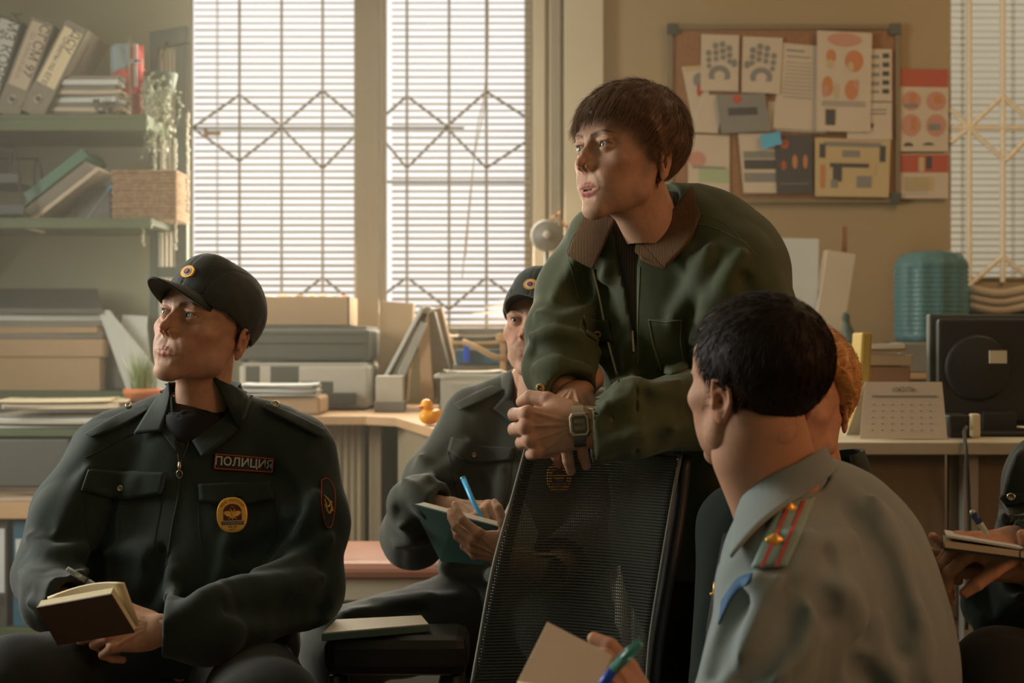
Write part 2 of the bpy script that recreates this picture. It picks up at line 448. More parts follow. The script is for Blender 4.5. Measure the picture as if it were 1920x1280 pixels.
M['folderg'] = mat('green_folder', (0.03, 0.14, 0.08), 0.5, noise=(8, .4, (0.04, 0.17, 0.10)))
M['orange'] = mat('orange_clay', (0.62, 0.20, 0.06), 0.6, noise=(12, .4, (0.5, 0.16, 0.05)))
M['duck'] = mat('duck_rubber', (0.95, 0.42, 0.02), 0.35)
M['beak'] = mat('beak_rubber', (0.8, 0.16, 0.02), 0.35)
M['leaf'] = mat('leaf', (0.14, 0.22, 0.06), 0.5, noise=(20, .6, (0.24, 0.30, 0.08)))
M['leafs'] = mat('silver_leaf', (0.30, 0.34, 0.24), 0.45, noise=(30, .6, (0.42, 0.44, 0.32)))
M['bead'] = mat('glass_bead', (0.7, 0.66, 0.52), 0.12, noise=(80, .5, (0.4, 0.38, 0.3)))
M['wicker'] = mat('wicker', (0.40, 0.25, 0.13), 0.8, noise=(70, .9, (0.22, 0.12, 0.06)), bump=('Z', 60, .8))
M['cork'] = mat('cork', (0.30, 0.15, 0.065), 0.9, noise=(90, .6, (0.22, 0.10, 0.045)))
M['pink'] = mat('pink_leatherette', (0.52, 0.24, 0.16), 0.4, noise=(3, .4, (0.46, 0.20, 0.13)))
M['jug'] = mat('blue_bottle_plastic', (0.17, 0.34, 0.36), 0.14, Transmission_Weight=0.55, IOR=1.2)
M['water'] = mat('blue_bottle_cap', (0.05, 0.20, 0.35), 0.4)
M['clear'] = mat('clear_plastic', (0.75, 0.78, 0.74), 0.25, Transmission_Weight=0.6, IOR=1.15)
M['penblue'] = mat('light_blue_pen', (0.06, 0.42, 0.80), 0.3)
M['penblue2'] = mat('blue_pen', (0.01, 0.08, 0.62), 0.35)
M['penteal'] = mat('teal_pen_cap', (0.10, 0.38, 0.36), 0.2, Transmission_Weight=0.3)
M['pengrey'] = mat('grey_pen', (0.30, 0.36, 0.36), 0.3, 0.5)
M['bookgreen'] = mat('dark_green_cover', (0.015, 0.065, 0.05), 0.55, bump=('noise', 500, .3))
M['bookbrown'] = mat('dark_brown_cover', (0.060, 0.038, 0.022), 0.5, bump=('noise', 500, .3))
M['bookblack'] = mat('black_cover', (0.015, 0.016, 0.016), 0.55, bump=('noise', 500, .3))
M['tealedge'] = mat('green_grey_edge', (0.10, 0.17, 0.14), 0.6)
M['pitems'] = [mat('print_red', (0.42, 0.09, 0.05), 0.8), mat('print_orange', (0.50, 0.20, 0.08), 0.8), mat('print_dark', (0.07, 0.065, 0.06), 0.8), mat('print_grey', (0.22, 0.21, 0.19), 0.8),
               mat('print_blue', (0.10, 0.40, 0.62), 0.8), mat('print_yellow', (0.50, 0.38, 0.20), 0.8), mat('print_green', (0.35, 0.42, 0.24), 0.8), mat('print_pink', (0.50, 0.25, 0.18), 0.8)]
M['glow'] = mat('yellow_plastic', (0.42, 0.28, 0.05), 0.35)
M['screen'] = mat('lcd', (0.20, 0.17, 0.10), 0.15)
M['glass'] = mat('window_glass', (1, 1, 1), 0.0, Transmission_Weight=1.0, IOR=1.0, Specular_IOR_Level=0.1)
M['brick'] = mat('facade', (0.56, 0.50, 0.36), 0.9, noise=(1.5, .5, (0.46, 0.42, 0.31)))
# the chair's woven mesh: fine horizontal threads with tiny open gaps
m = mat('woven_mesh', (0.020, 0.023, 0.020), 0.5, Sheen_Weight=0.1); nt = m.node_tree; b = nt.nodes['Principled BSDF']
tc = nt.nodes.new('ShaderNodeTexCoord')
wz = nt.nodes.new('ShaderNodeTexWave'); wz.bands_direction = 'Z'; wz.inputs['Scale'].default_value = 72
wx = nt.nodes.new('ShaderNodeTexWave'); wx.bands_direction = 'X'; wx.inputs['Scale'].default_value = 110
for t in (wz, wx): nt.links.new(tc.outputs['Object'], t.inputs['Vector'])
mu = nt.nodes.new('ShaderNodeMath'); mu.operation = 'MAXIMUM'; nt.links.new(wz.outputs['Fac'], mu.inputs[0])
ms = nt.nodes.new('ShaderNodeMath'); ms.operation = 'MULTIPLY'; ms.inputs[1].default_value = 0.75; nt.links.new(wx.outputs['Fac'], ms.inputs[0]); nt.links.new(ms.outputs[0], mu.inputs[1])
gt = nt.nodes.new('ShaderNodeMapRange'); gt.inputs['From Min'].default_value = 0.30; gt.inputs['From Max'].default_value = 0.42; nt.links.new(mu.outputs[0], gt.inputs['Value']); nt.links.new(gt.outputs['Result'], b.inputs['Alpha'])
mc = nt.nodes.new('ShaderNodeMix'); mc.data_type = 'RGBA'; mc.inputs['A'].default_value = (0.010, 0.012, 0.010, 1); mc.inputs['B'].default_value = (0.045, 0.055, 0.042, 1)
nt.links.new(wz.outputs['Fac'], mc.inputs['Factor']); nt.links.new(mc.outputs['Result'], b.inputs['Base Color'])
bp = nt.nodes.new('ShaderNodeBump'); bp.inputs['Strength'].default_value = 0.8; bp.inputs['Distance'].default_value = 0.002
nt.links.new(wz.outputs['Fac'], bp.inputs['Height']); nt.links.new(bp.outputs['Normal'], b.inputs['Normal'])
M['meshweave'] = m
HAZE = 0.034
# ---------------------------------------------------------------- the room
def struct(o): o['kind'] = 'structure'; return o
YB = 5.40
XL, XR, YF, ZC = -2.75, 3.05, -1.3, 2.95
def X(px, d): return (px - 960) / FPX * d
def Z(py, d): return CAMH - (py - 640) / FPX * d
b = MB(); b.bx(XL - .1, XR + .1, YF - .1, YB + .3, -0.1, 0.0); struct(b.build('floor', M['floor']))
b = MB(); b.bx(XL - .1, XR + .1, YF - .1, YB + .3, ZC, ZC + .1); struct(b.build('ceiling', M['ceiling']))
W1 = (X(357, YB), X(668, YB)); W2 = (X(711, YB), X(998, YB)); W3 = (X(1783, YB), X(2160, YB))
WZ0, WZ1 = 1.045, 2.85; W3Z0 = 1.245
b = MB()
b.bx(XL - .1, W1[0], YB, YB + .05, 0, ZC, 1); b.bx(XL - .1, W1[0] - .10, YB + .05, YB + .3, 0, ZC, 1)
b.bx(W1[0] - .10, W2[1], YB + .05, YB + .3, 0, WZ0, 1); b.bx(W1[0], W2[1], YB, YB + .05, 0, WZ0, 1); b.bx(W1[0] - .10, W2[1], YB + .05, YB + .3, WZ1, ZC); b.bx(W1[0], W2[1], YB, YB + .05, WZ1, ZC); b.bx(W1[1], W2[0], YB, YB + .10, WZ0, WZ1)
b.bx(W2[1], W3[0], YB, YB + .3, 0, ZC)
b.bx(W3[0], W3[1], YB, YB + .3, 0, W3Z0); b.bx(W3[0], W3[1], YB, YB + .3, WZ1, ZC); b.bx(W3[1], XR + .1, YB, YB + .3, 0, ZC)
struct(b.build('wall_back', [M['wall'], M['wallg']]))
LW = (2.4, 3.7, 1.05, 2.35)
b = MB(); b.bx(XL - .1, XL, YF, LW[0], 0, ZC); b.bx(XL - .1, XL, LW[1], YB, 0, ZC); b.bx(XL - .1, XL, LW[0], LW[1], 0, LW[2]); b.bx(XL - .1, XL, LW[0], LW[1], LW[3], ZC)
struct(b.build('wall_left', M['wallg']))
b = MB(); b.bx(XR, XR + .1, YF, YB, 0, ZC); struct(b.build('wall_right', M['wall']))
b = MB(); b.bx(XL, XR, YF - .1, YF, 0, ZC); struct(b.build('wall_front', M['wallg']))
# pilaster and jamb to the right of the windows, mullion between them
b = MB(); b.bx(X(1057, YB), X(1130, YB), YB - .05, YB, 0, ZC); struct(b.build('trim_1', M['frame'], bevel=.004))
b = MB(); b.bx(X(1000, YB), X(1022, YB), YB - .02, YB + .02, WZ0, ZC); b.bx(X(1030, YB), X(1050, YB), YB - .03, YB, WZ0, ZC); struct(b.build('trim_2', M['frame'], bevel=.004))
b = MB(); b.bx(W1[1] - .002, W2[0] + .002, YB - .025, YB, WZ0 - .03, ZC); struct(b.build('trim_3', M['framed'], bevel=.004))
b = MB(); b.bx(XL, XR, YB - .015, YB, 0, .09); struct(b.build('baseboard_back', M['framed'], bevel=.003))
b = MB(); b.bx(W1[0] - .05, W2[1] + .05, YB - .10, YB + .05, WZ0 - .035, WZ0); struct(b.build('trim_4', M['frame'], bevel=.006))

def window(n, x0, x1, z0, z1, lat, ironmat, inside=False, frame_left=0.0):
    root = link('window_%d' % n, None, None, ((x0 + x1) / 2, YB + .2, z0)); struct(root)
    b = MB(); y = YB + .17; t = .028
    b.bx(x0, x0 + t, y, y + .05, z0, z1); b.bx(x1 - t, x1, y, y + .05, z0, z1); b.bx(x0, x1, y, y + .05, z0, z0 + t); b.bx(x0, x1, y, y + .05, z1 - t, z1)
    b.build('window_frame', M['frame'], root, bevel=.003)
    b = MB(); b.bx(x0 + t, x1 - t, y + .02, y + .024, z0 + t, z1 - t); b.build('pane', M['glass'], root)
    # iron lattice: uprights with diamonds between them
    yy = YB + .26 if not inside else YB - .012
    b = MB()
    for q in lat:
        b.tube([(q[0], yy, q[1]), (q[2], yy, q[3])], .010 if inside else .0055, 6)
    b.build('lattice', ironmat, root)
    return root
def Lp(px, py): return ((px - 960) / FPX * (YB + .26), CAMH - (py - 640) / FPX * (YB + .26))
def seg(*pts):
    q = [Lp(*p) for p in pts]; return [(q[i][0], q[i][1], q[i + 1][0], q[i + 1][1]) for i in range(len(q) - 1)]
l1 = seg((449, -200), (449, 640)) + seg((528, -200), (528, 640)) + seg((605, -200), (605, 640))
l1 += seg((330, 258), (372, 232), (449, 178), (528, 236), (605, 170), (690, 240)) + seg((345, 228), (372, 248), (449, 302), (528, 240), (605, 316), (690, 230)) + seg((350, 240), (690, 240))
l1 += seg((528, 580), (605, 520), (690, 590)) + seg((345, 590), (449, 530), (528, 585)) + seg((345, -120), (449, -60), (528, -120), (605, -60), (690, -120)) + seg((350, 632), (690, 632))
window(1, W1[0] - .09, W1[1], WZ0, WZ1, l1, M['iron'])
l2 = seg((763, -200), (763, 640)) + seg((842, -200), (842, 640)) + seg((912, -200), (912, 640))
l2 += seg((690, 245), (763, 180), (838, 237), (912, 172), (1010, 235)) + seg((690, 228), (763, 315), (838, 240), (912, 315), (1010, 250)) + seg((700, 240), (870, 240))
l2 += seg((690, 575), (763, 520), (842, 580), (912, 520), (1010, 590)) + seg((690, -120), (763, -60), (842, -120), (912, -60), (1010, -120)) + seg((700, 341), (1000, 341))
window(2, W2[0] - .03, W2[1], WZ0, WZ1, l2, M['iron'])
l3 = [(X(p, YB - .012), W3Z0, X(p, YB - .012), 2.84) for p in (1817, 1880, 1945, 2010)]
def s3(*pts):
    q = [((p - 960) / FPX * (YB - .012), CAMH - (r - 640) / FPX * (YB - .012)) for p, r in pts]; return [(q[i][0], q[i][1], q[i + 1][0], q[i + 1][1]) for i in range(len(q) - 1)]
l3 += s3((1783, 205), (1817, 240), (1880, 180), (1945, 240), (2010, 180)) + s3((1783, 268), (1817, 240), (1885, 302), (1945, 240), (2010, 300)) + s3((1783, 240), (2050, 240)) + s3((1783, 545), (1817, 535), (1880, 480), (1945, 535), (2010, 480)) + s3((1817, -120), (1880, -60), (1945, -120))
w3 = window(3, W3[0], W3[1], W3Z0, WZ1, [(q[0], q[1], q[2], q[3]) for q in l3], M['ironc'], True)
for q in w3.children:
    if q.name.startswith('lattice'):
        pass
# window handle
b = MB(); b.box((X(385, YB), YB + .15, Z(240, YB)), (.028, .008, .006)); b.box((X(370, YB), YB + .155, Z(240, YB)), (.008, .014, .018)); tag(b.build('window_handle', M['orange'], bevel=.002), 'small dark orange handle on the frame of the left-hand window', 'handle')
# left window out of the frame: frame and glass bars where the daylight enters
root = struct(link('window_4', None, None, (XL, 3.05, 1.05)))
b = MB(); b.bx(XL - .08, XL - .03, LW[0], LW[0] + .05, LW[2], LW[3]); b.bx(XL - .08, XL - .03, LW[1] - .05, LW[1], LW[2], LW[3]); b.bx(XL - .08, XL - .03, LW[0], LW[1], LW[2], LW[2] + .05); b.bx(XL - .08, XL - .03, LW[0], LW[1], LW[3] - .05, LW[3])
b.build('window_frame', M['frame'], root)
# house front opposite the right-hand window
b = MB(); b.bx(1.2, 4.6, 8.2, 8.4, -1.0, 6.0); b.bx(1.9, 2.3, 8.17, 8.2, 1.2, 2.4, 1); b.bx(3.0, 3.4, 8.17, 8.2, 1.2, 2.4, 1)
struct(b.build('backdrop_facade', [M['brick'], M['greyd']]))

def blind(x0, x1, z0, z1, y, tilt, label, cords, pitch=.0258, dep=.0125, slm=None):
    root = thing('venetian_blind', label, 'blind', ((x0 + x1) / 2, y, z0), group=None)
    b = MB(); z = z0 + .03; c, s = math.cos(tilt), math.sin(tilt)
    while z < z1 - .03:
        g = []
        for u in (-1, -.5, 0, .5, 1):
            dy = u * dep; dz = .0016 * (1 - u * u)
            g.append([(x, y + dy * c - dz * s, z + dy * s + dz * c + random.uniform(-.0006, .0006)) for x in (x0, x1)])
        b.sheet(np.array(g), .0007); z += pitch
    b.build('slats', slm or M['slat'], root, smooth=False)
    b = MB()
    for cx in cords:
        b.tube([(cx, y - dep, z0), (cx, y - dep, z1)], .0013, 5); b.tube([(cx, y + dep, z0), (cx, y + dep, z1)], .0013, 5)
        zz = z0 + .03
        while zz < z1 - .03: b.box((cx, y, zz - .001), (.002, dep, .0006)); zz += pitch
    b.build('ladder_cord', M['cordm'], root)
    b = MB(); b.bx(x0, x1, y - .014, y + .014, z0, z0 + .012); b.build('bottom_rail', M['slat'], root, bevel=.003)
    b = MB(); b.bx(x0, x1, y - .02, y + .02, z1 - .03, z1); b.build('head_rail', M['slat'], root, bevel=.003)
    return root
bl = blind(W1[0] + .004, W1[1] - .004, 1.075, 2.84, YB + .055, math.radians(24), 'venetian blind over the left one of the two bright windows, with orange latch', [X(p, YB + .05) for p in (407, 449, 528, 605)])
bl = blind(X(735, YB + .05), W2[1] - .008, 1.075, 2.84, YB + .055, math.radians(24), 'venetian blind with dangling pull cords over the bright window right of the tan mullion', [X(p, YB + .05) for p in (763, 842, 912)])
b = MB()
b.tube(spline([(X(912, 5.4), YB + .03, 2.8), (X(911, 5.4), YB + .03, Z(130, 5.4)), (X(893, 5.4), YB + .03, Z(250, 5.4)), (X(872, 5.4), YB + .03, Z(480, 5.4))], 20), .0022, 6)
b.tube(spline([(X(914, 5.4), YB + .03, 2.8), (X(913, 5.4), YB + .03, Z(140, 5.4)), (X(888, 5.4), YB + .03, Z(300, 5.4)), (X(866, 5.4), YB + .03, Z(520, 5.4))], 20), .0022, 6)
b.build('pull_cord', M['cordm'], bl)
b = MB(); b.bx(X(713, YB), X(720, YB), YB + .10, YB + .13, WZ0, WZ1); struct(b.build('trim_5', M['frame'], bevel=.003))
blind(W3[0] + .004, W3[1] - .004, W3Z0 + .01, 2.84, YB + .08, math.radians(12), 'venetian blind behind the cream lattice at the right edge', [X(p, YB + .08) for p in (1805, 1900, 2000)])

# -- upper shelves on the left
def board(name, label, x0, x1, y0, y1, z, th, mt, bev=.003):
    b = MB(); b.bx(x0, x1, y0, y1, z - th, z); o = b.build(name, mt, bevel=bev); return tag(o, label, 'shelf')
S1 = 1.885; S1 = Z(214, 4.9); S2 = Z(408, 4.9)
def wshelf(z, th, label, x1):
    r = thing('wall_shelf', label, 'shelf', (-1.9, 5.1, z - th))
    b = MB(); b.bx(XL + .02, x1, 4.9, YB - .001, z - th, z); b.build('board', M['greenwood'], r, bevel=.003)
    b = MB(); b.bx(XL + .02, x1, 4.895, 4.92, z - th - .012, z - th * .35); b.build('front_lip', M['greenwood'], r, bevel=.003)
    for xx in (-2.3, -2.0):
        b = MB(); b.add([(xx, YB, z - th), (xx, 5.02, z - th), (xx, YB, z - th - .2), (xx + .02, YB, z - th), (xx + .02, 5.02, z - th), (xx + .02, YB, z - th - .2)], [(0, 1, 2), (5, 4, 3), (0, 3, 4, 1), (1, 4, 5, 2), (2, 5, 3, 0)]); b.build('bracket', M['greenwood'], r)
    return r
wshelf(S1, .045, 'green painted wall shelf carrying the grey binders and paper pile', X(276, 4.9))
wshelf(S2, .025, 'green painted wall shelf carrying the green folder and wicker box', X(284, 4.9))

def binder(cx, z, y, wd, ht, dp, tilt, mt, labelmat, lines, label, tsize=.03, ly=(.32, .95), tm=None):
    """lever arch binder, spine towards the room, leaning by tilt degrees (clockwise)"""
    R = rot((0, 1, 0), tilt); r = thing('lever_arch_binder', label, 'binder', (cx, y, z), group=None, R=R)
    b = MB(); b.bx(-wd / 2, wd / 2, 0, .004, 0, ht); b.bx(-wd / 2, -wd / 2 + .003, 0, dp, 0, ht); b.bx(wd / 2 - .003, wd / 2, 0, dp, 0, ht)
    b.build('cover', mt, r, loc=(0, 0, 0), bevel=.0012)
    b = MB(); b.bx(-wd / 2 + .006, wd / 2 - .012, .01, dp - .012, .008, ht - .02); b.build('pages', M['edges'], r, loc=(0, 0, 0))
    b = MB(); b.bx(-wd / 2 + .009, wd / 2 - .009, -.001, 0, ht * ly[0], ht * ly[1]); b.build('spine_label', labelmat, r, loc=(0, 0, 0))
    b = MB(); t = [(0, -.0018, ht * .17)]; b.tube([(.0125 * math.cos(a), -.0015, ht * .17 + .0125 * math.sin(a)) for a in np.linspace(0, 2 * PI, 25)[:-1]], .0028, 6, closed=True); b.build('finger_ring', M['steel'], r, loc=(0, 0, 0), smooth=True)
    b = MB(); b.lathe([(.0115, 0), (.0115, .0006)], (0, -.0002, ht * .17), rot((1, 0, 0), 90), 20); b.build('finger_hole', M['black'], r, loc=(0, 0, 0))
    for (s, u, vv, sz, vertical, m2) in lines:
        Ux, Vy = ((0, 0, -1), (1, 0, 0)) if vertical else ((1, 0, 0), (0, 0, 1))
        o = text_mesh('lettering', s, sz, m2, None, (u, -.0014, ht * vv), Ux, Vy, .0006)
        if o: o.parent = r
    return r
ZS = S1 + .004
binder(X(-30, 4.95) - .01, ZS, 4.95, .086, .352, .27, 17, M['binderd'], M['paperb'], [('УМЗ КОРПУС', .013, .62, .050, True, M['blackprint']), ('97 рег.', -.020, .72, .036, True, M['blackprint'])], 'grey binder with big black lettering, leftmost on the upper shelf', ly=(.30, .98))
binder(X(12, 4.95), ZS + .0, 4.95, .086, .352, .27, 21, M['binder'], M['paper'], [('СГСМ 97', .014, .70, .046, True, M['blackprint']), ('До  5/2024-24-20/25', -.014, .62, .020, True, M['greyprint'])], 'grey binder with a long white spine label, between two other leaning binders', ly=(.30, .97))
binder(X(58, 4.95), ZS + .004, 4.95, .086, .352, .27, 27, M['binder'], M['cream'], [('ДСУ', .012, .82, .040, True, M['blackprint']), ('Ответы по ЕГЕ', -.010, .58, .026, True, M['blackprint'])], 'grey binder leaning furthest, beside the paper pile', ly=(.32, .93))

def stack(cx, cy, z, wx, wy, n, th, label, mats, jig=.01, tagged=True, R=0, name='paper_stack'):
    """a pile of papers and folders; every bundle a part"""
    r = thing(name, label, 'paper', (cx, cy, z), group=None)
    zz = 0; rng = random.Random(int(cx * 1000) + n)
    for i in range(n):
        t = th * rng.uniform(.6, 1.4); a = math.radians(R + rng.uniform(-5, 5)); dx, dy = rng.uniform(-jig, jig), rng.uniform(-jig, jig)
        Rm = rot((0, 0, 1), math.degrees(a)); b = MB()
        # slightly sagging bundle with a curling corner
        g = [[(x, y) for y in np.linspace(-wy / 2, wy / 2, 5)] for x in np.linspace(-wx / 2, wx / 2, 7)]
        cu = rng.uniform(0, .005)
        G = np.array([[np.array(Rm @ np.array([x, y, 0])) + np.array([dx + cx, dy + cy, z + zz + cu * max(0, (abs(x) / (wx / 2)) ** 4)]) for x, y in row] for row in g])
        b.sheet(G, t * .97); b.build('bundle', mats[i % len(mats)], r); zz += t
    return r, z + zz
PE = [M['edges'], M['paper'], M['edges'], M['paperb']]
stack(X(165, 5.05), 5.08, S1 + .001, .27, .22, 9, .0165, 'tall untidy pile of papers beside the leaning binders', PE, .013)
# little flags
def flag(px, d, z0, ht, label, bands, wd, name='table_flag'):
    x = X(px, d); r = thing(name, label, 'flag', (x, d, z0))
    b = MB(); b.lathe([(.022, 0), (.022, .006), (.006, .012), (.003, .014)], (x, d, z0), None, 16); b.build('foot', M['darksteel'], r, smooth=True)
    b = MB(); b.tube([(x, d, z0 + .01), (x + .004, d, z0 + ht)], .0022, 6); b.build('pole', M['steel'], r)
    for (u0, u1, v0, v1, m2) in bands:
        G = np.array([[(x - u * wd + .003, d + .012 * math.sin(u * 7 + v * 2), z0 + ht * .93 - v * ht * .62 - u * .05 * ht * (1 + v)) for v in np.linspace(v0, v1, 5)] for u in np.linspace(u0, u1, 8)])
        b = MB(); b.sheet(G, .0008 if m2 is not M['white'] else .001); b.build('cloth_band', m2, r, smooth=True)
    return r
flag(241, 5.05, S1 + .001, .30, 'small white, blue and red flag on a stand beside the paper pile', [(0, 1, 0, .48, M['greyblue']), (0, 1, .48, 1, M['redstripe'])], .07)
r = flag(246, 5.0, S1 + .001, .27, 'small red flag with a white and blue cross', [(-.75, 0, 0, 1, M['reddot'])], .05)
b = MB(); x = X(246, 5.0)
for m2, a in ((0, .010), (1, .005)):
    b.box((x + .020, 4.985 - .001 * m2, S1 + .185), (a / 2, .002, .075), m=m2); b.box((x + .020, 4.985 - .001 * m2, S1 + .20), (.02, .002, a / 2), m=m2)
b.build('cross', [M['white'], M['bluedot']], r)
# striped tin behind the flags
b = MB(); b.lathe([(.028, 0), (.030, .01), (.030, .04), (.018, .07), (.022, .16), (.028, .19), (.026, .195)], (X(259, 5.12), 5.12, S1 + .001), None, 20); tag(b.build('vase', M['redstripe'], smooth=True), 'slim red vase behind the red flag on the upper shelf', 'vase')
# small dark figurine
f = UK(ell((0, 0, 22), (30, 15, 18)), (sph((-26, 0, 40), 13), 8), (sph((-33, 0, 52), 5), 3), (sph((-19, 0, 53), 5), 3), (con((20, 0, 20), (38, 0, 40), 6, 3), 6), (con((-18, -8, 18), (-18, -10, 2), 5), 4), (con((16, -8, 18), (16, -10, 2), 5), 4), (con((-18, 8, 18), (-18, 10, 2), 5), 4), (con((16, 8, 18), (16, 10, 2), 5), 4))
v, q = surf(f, (-50, -25, -6), (50, 25, 62), 2.5)
tag(link('figurine', raw_mesh('figurine', v * .001, q, M['darksteel']), None, (X(195, 4.94), 4.94, S1 + .003)), 'small dark animal figurine in front of the paper pile', 'figurine')

# -- second shelf
r = thing('letter_tray', 'black wire desk tray at the left end of the second shelf', 'tray', (X(10, 4.98), 5.0, S2))
x0, x1 = X(-60, 4.98), X(50, 4.98)
for k, zz in enumerate((.012, .12)):
    b = MB(); b.bx(x0, x1 + .012 - .02 * k, 4.92, 5.2, S2 + zz, S2 + zz + .004); b.bx(x0, x1 + .012 - .02 * k, 4.92, 4.926, S2 + zz, S2 + zz + .035); b.build('tray', M['black'], r, bevel=.001)
for yy in (4.93, 5.19):
    b = MB(); b.tube([(x1 + .01, yy, S2 + .003), (x1 - .01, yy, S2 + .14), (x1 - .028, yy, S2 + .24), (x0, yy, S2 + .24)], .0055, 6)
    b.tube([(x1 - .045, yy, S2 + .14), (x1 - .04, yy, S2 + .24)], .004, 6); b.build('wire_frame', M['black'], r)
stack(X(0, 5.0), 5.06, S2 + .017, .17, .2, 3, .008, 'few sheets lying in the black wire tray', [M['paperb'], M['paper']], .004)
# green folder leaning on a heap of papers
r = thing('ring_folder', 'thick green folder of papers leaning over on the second shelf', 'folder', (X(110, 5.0), 5.0, S2))
R = rot((0, 1, 0), 52)
o = np.array([X(30, 5.0), 5.0, S2 + .010])
def ob(b, x0, x1, y0, y1, z0, z1): b.box(o + R @ np.array([(x0 + x1) / 2, (y0 + y1) / 2, (z0 + z1) / 2]), (abs(x1 - x0) / 2, abs(y1 - y0) / 2, abs(z1 - z0) / 2), R); return b
ob(MB(), -.012, -.008, -.02, .24, .0, .33).build('cover', M['folderg'], r); ob(MB(), -.0, .035, -.015, .2, .004, .315).build('pages', M['edges'], r); ob(MB(), .035, .052, -.01, .2, .0, .335).build('pages', M['paper'], r); ob(MB(), -.050, -.012, .0, .24, .07, .33).build('cover_flap', M['folderg'], r)
b = MB(); b.bx(X(140, 5.1), X(207, 5.1), 5.1, 5.3, S2, S2 + .13); tag(b.build('box', M['greyd'], bevel=.004), 'dark box behind the leaning green folder', 'box')
b = MB(); b.tube([(X(163, 5.0), 5.0, S2 + .006), (X(200, 5.03), 5.06, S2 + .115)], .004, 8); b.tube([(X(198, 5.03), 5.057, S2 + .110), (X(209, 5.03), 5.07, S2 + .135)], .006, 8, 1); tag(b.build('pen', [M['pengrey'], M['penblue']]), 'grey pen with a blue end leaning beside the wicker box', 'pen')
r = thing('wicker_box', 'square wicker box at the right end of the second shelf', 'box', (X(270, 5.02), 5.05, S2))
b = MB(); x0, x1 = X(212, 4.98), X(328, 4.98)
for zz in np.arange(.006, .175, .0125):
    pts = []
    for a in np.linspace(0, 1, 60, endpoint=False):
        s4 = a * 4; k = int(s4); u = s4 - k
        cx, cy = [(x0 + u * (x1 - x0), 4.98), (x1, 4.98 + u * .2), (x1 - u * (x1 - x0), 5.18), (x0, 5.18 - u * .2)][k]
        pts.append((cx + .002 * math.sin(a * 190 + zz * 250), cy + .002 * math.cos(a * 190 + zz * 250), S2 + zz))
    b.tube(pts, .0066, 6, closed=True)
b.build('weave', M['wicker'], r, smooth=True)
b = MB(); b.bx(x0, x1, 4.985, 5.175, S2 + .001, S2 + .008); b.build('base', M['wicker'], r)

# -- green framed screen and the hanging plant
r = thing('folding_screen', 'grey green slatted wooden frame standing left of the bright windows', 'screen', (X(317, 5.15), 5.22, 0))
xa, xb = X(280, 5.2), X(356, 5.25); zt0, zt1 = Z(60, 5.2), Z(48, 5.2)
b = MB(); b.add([(xa, 5.2, zt0 - .06), (xb, 5.2, zt1 - .06), (xb, 5.2, zt1), (xa, 5.2, zt0), (xa, 5.24, zt0 - .06), (xb, 5.24, zt1 - .06), (xb, 5.24, zt1), (xa, 5.24, zt0)], [(0, 1, 2, 3), (7, 6, 5, 4), (0, 4, 5, 1), (1, 5, 6, 2), (2, 6, 7, 3), (3, 7, 4, 0)])
b.build('top_rail', M['greenframe'], r)
for xx, ww in ((xa, .03), (xb - .042, .042)):
    b = MB(); b.bx(xx, xx + ww, 5.2, 5.24, 0, zt0 - .05); b.build('stile', M['greenframe'], r, bevel=.003)
b = MB()
for k in range(4): xx = xa + .03 + (k + .6) * (xb - xa - .07) / 4.2; b.bx(xx - .004, xx + .004, 5.214, 5.226, .2, zt0 - .06)
b.build('upright_slat', M['frame'], r)
b = MB(); b.bx(xa + .03, xb - .04, 5.205, 5.235, .1, .2); b.build('cross_rail', M['greenframe'], r, bevel=.002)
b = MB(); b.bx(xa + .03, xb - .04, 5.205, 5.235, Z(520, 5.2), Z(500, 5.2)); b.build('cross_rail', M['greenframe'], r, bevel=.002)
r = thing('hanging_plant', 'silvery green trailing plant hanging over the green slatted frame', 'plant', (X(300, 5.05), 5.05, Z(150, 5.05)))
b = MB(); b.lathe([(.001, 0), (.05, .0), (.06, .05), (.062, .06), (.055, .06), (.05, .02)], (X(300, 5.08), 5.08, Z(170, 5.08)), None, 20); b.build('pot', M['greenframe'], r, smooth=True)
b = MB(); b.tube([(X(300, 5.08), 5.08, Z(165, 5.08)), (X(300, 5.1), 5.1, Z(120, 5.1)), (X(300, 5.1), 5.22, Z(58, 5.1))], .003, 6); b.build('hanger', M['darksteel'], r)
rng = np.random.default_rng(5); b = MB(); bs = MB()
for k in range(34):
    x0 = X(rng.uniform(270, 330), 5.05); y0 = 5.05 + rng.uniform(-.06, .06); L = rng.uniform(.08, .28); z0 = Z(rng.uniform(135, 175), 5.05)
    pts = spline([(x0, y0, z0), (x0 + rng.uniform(-.03, .03), y0 - .02, z0 - L * .4), (x0 + rng.uniform(-.03, .03), y0 - .02, z0 - L)], 12); bs.tube(pts, .0012, 4)
    for t in range(int(L / .0075)):
        p = pts[min(int(t / (L / .0075) * 12), 11)] + rng.normal(0, .004, 3); d = nrm(rng.normal(0, 1, 3) + np.array([0, -.3, -.6])); s = nrm(np.cross(d, rng.normal(0, 1, 3))); a = rng.uniform(.010, .020)
        b.add([p, p + d * a * .5 + s * a * .33, p + d * a, p + d * a * .5 - s * a * .33], [(0, 1, 2, 3)])
b.build('leaves', M['leafs'], r); bs.build('stems', M['leafs'], r)
b = MB()
for k, (px, y0, y1) in enumerate(((290, 250, 330), (306, 260, 350), (329, 262, 470), (352, 215, 400), (268, 410, 460))):
    z = Z(y0, 5.05); b.tube([(X(px, 5.05), 5.05, z), (X(px, 5.05) + .004, 5.05, Z(y1, 5.05))], .0009, 4)
    while z > Z(y1, 5.05):
        f = ell
        b.lathe([(.0005, -.0055), (.0045, -.0035), (.006, 0), (.0045, .0035), (.0005, .0055)], (X(px, 5.05) + rng.uniform(-.003, .003), 5.05, z), None, 8); z -= rng.uniform(.009, .014)
b.build('bead_string', M['bead'], r, smooth=True)
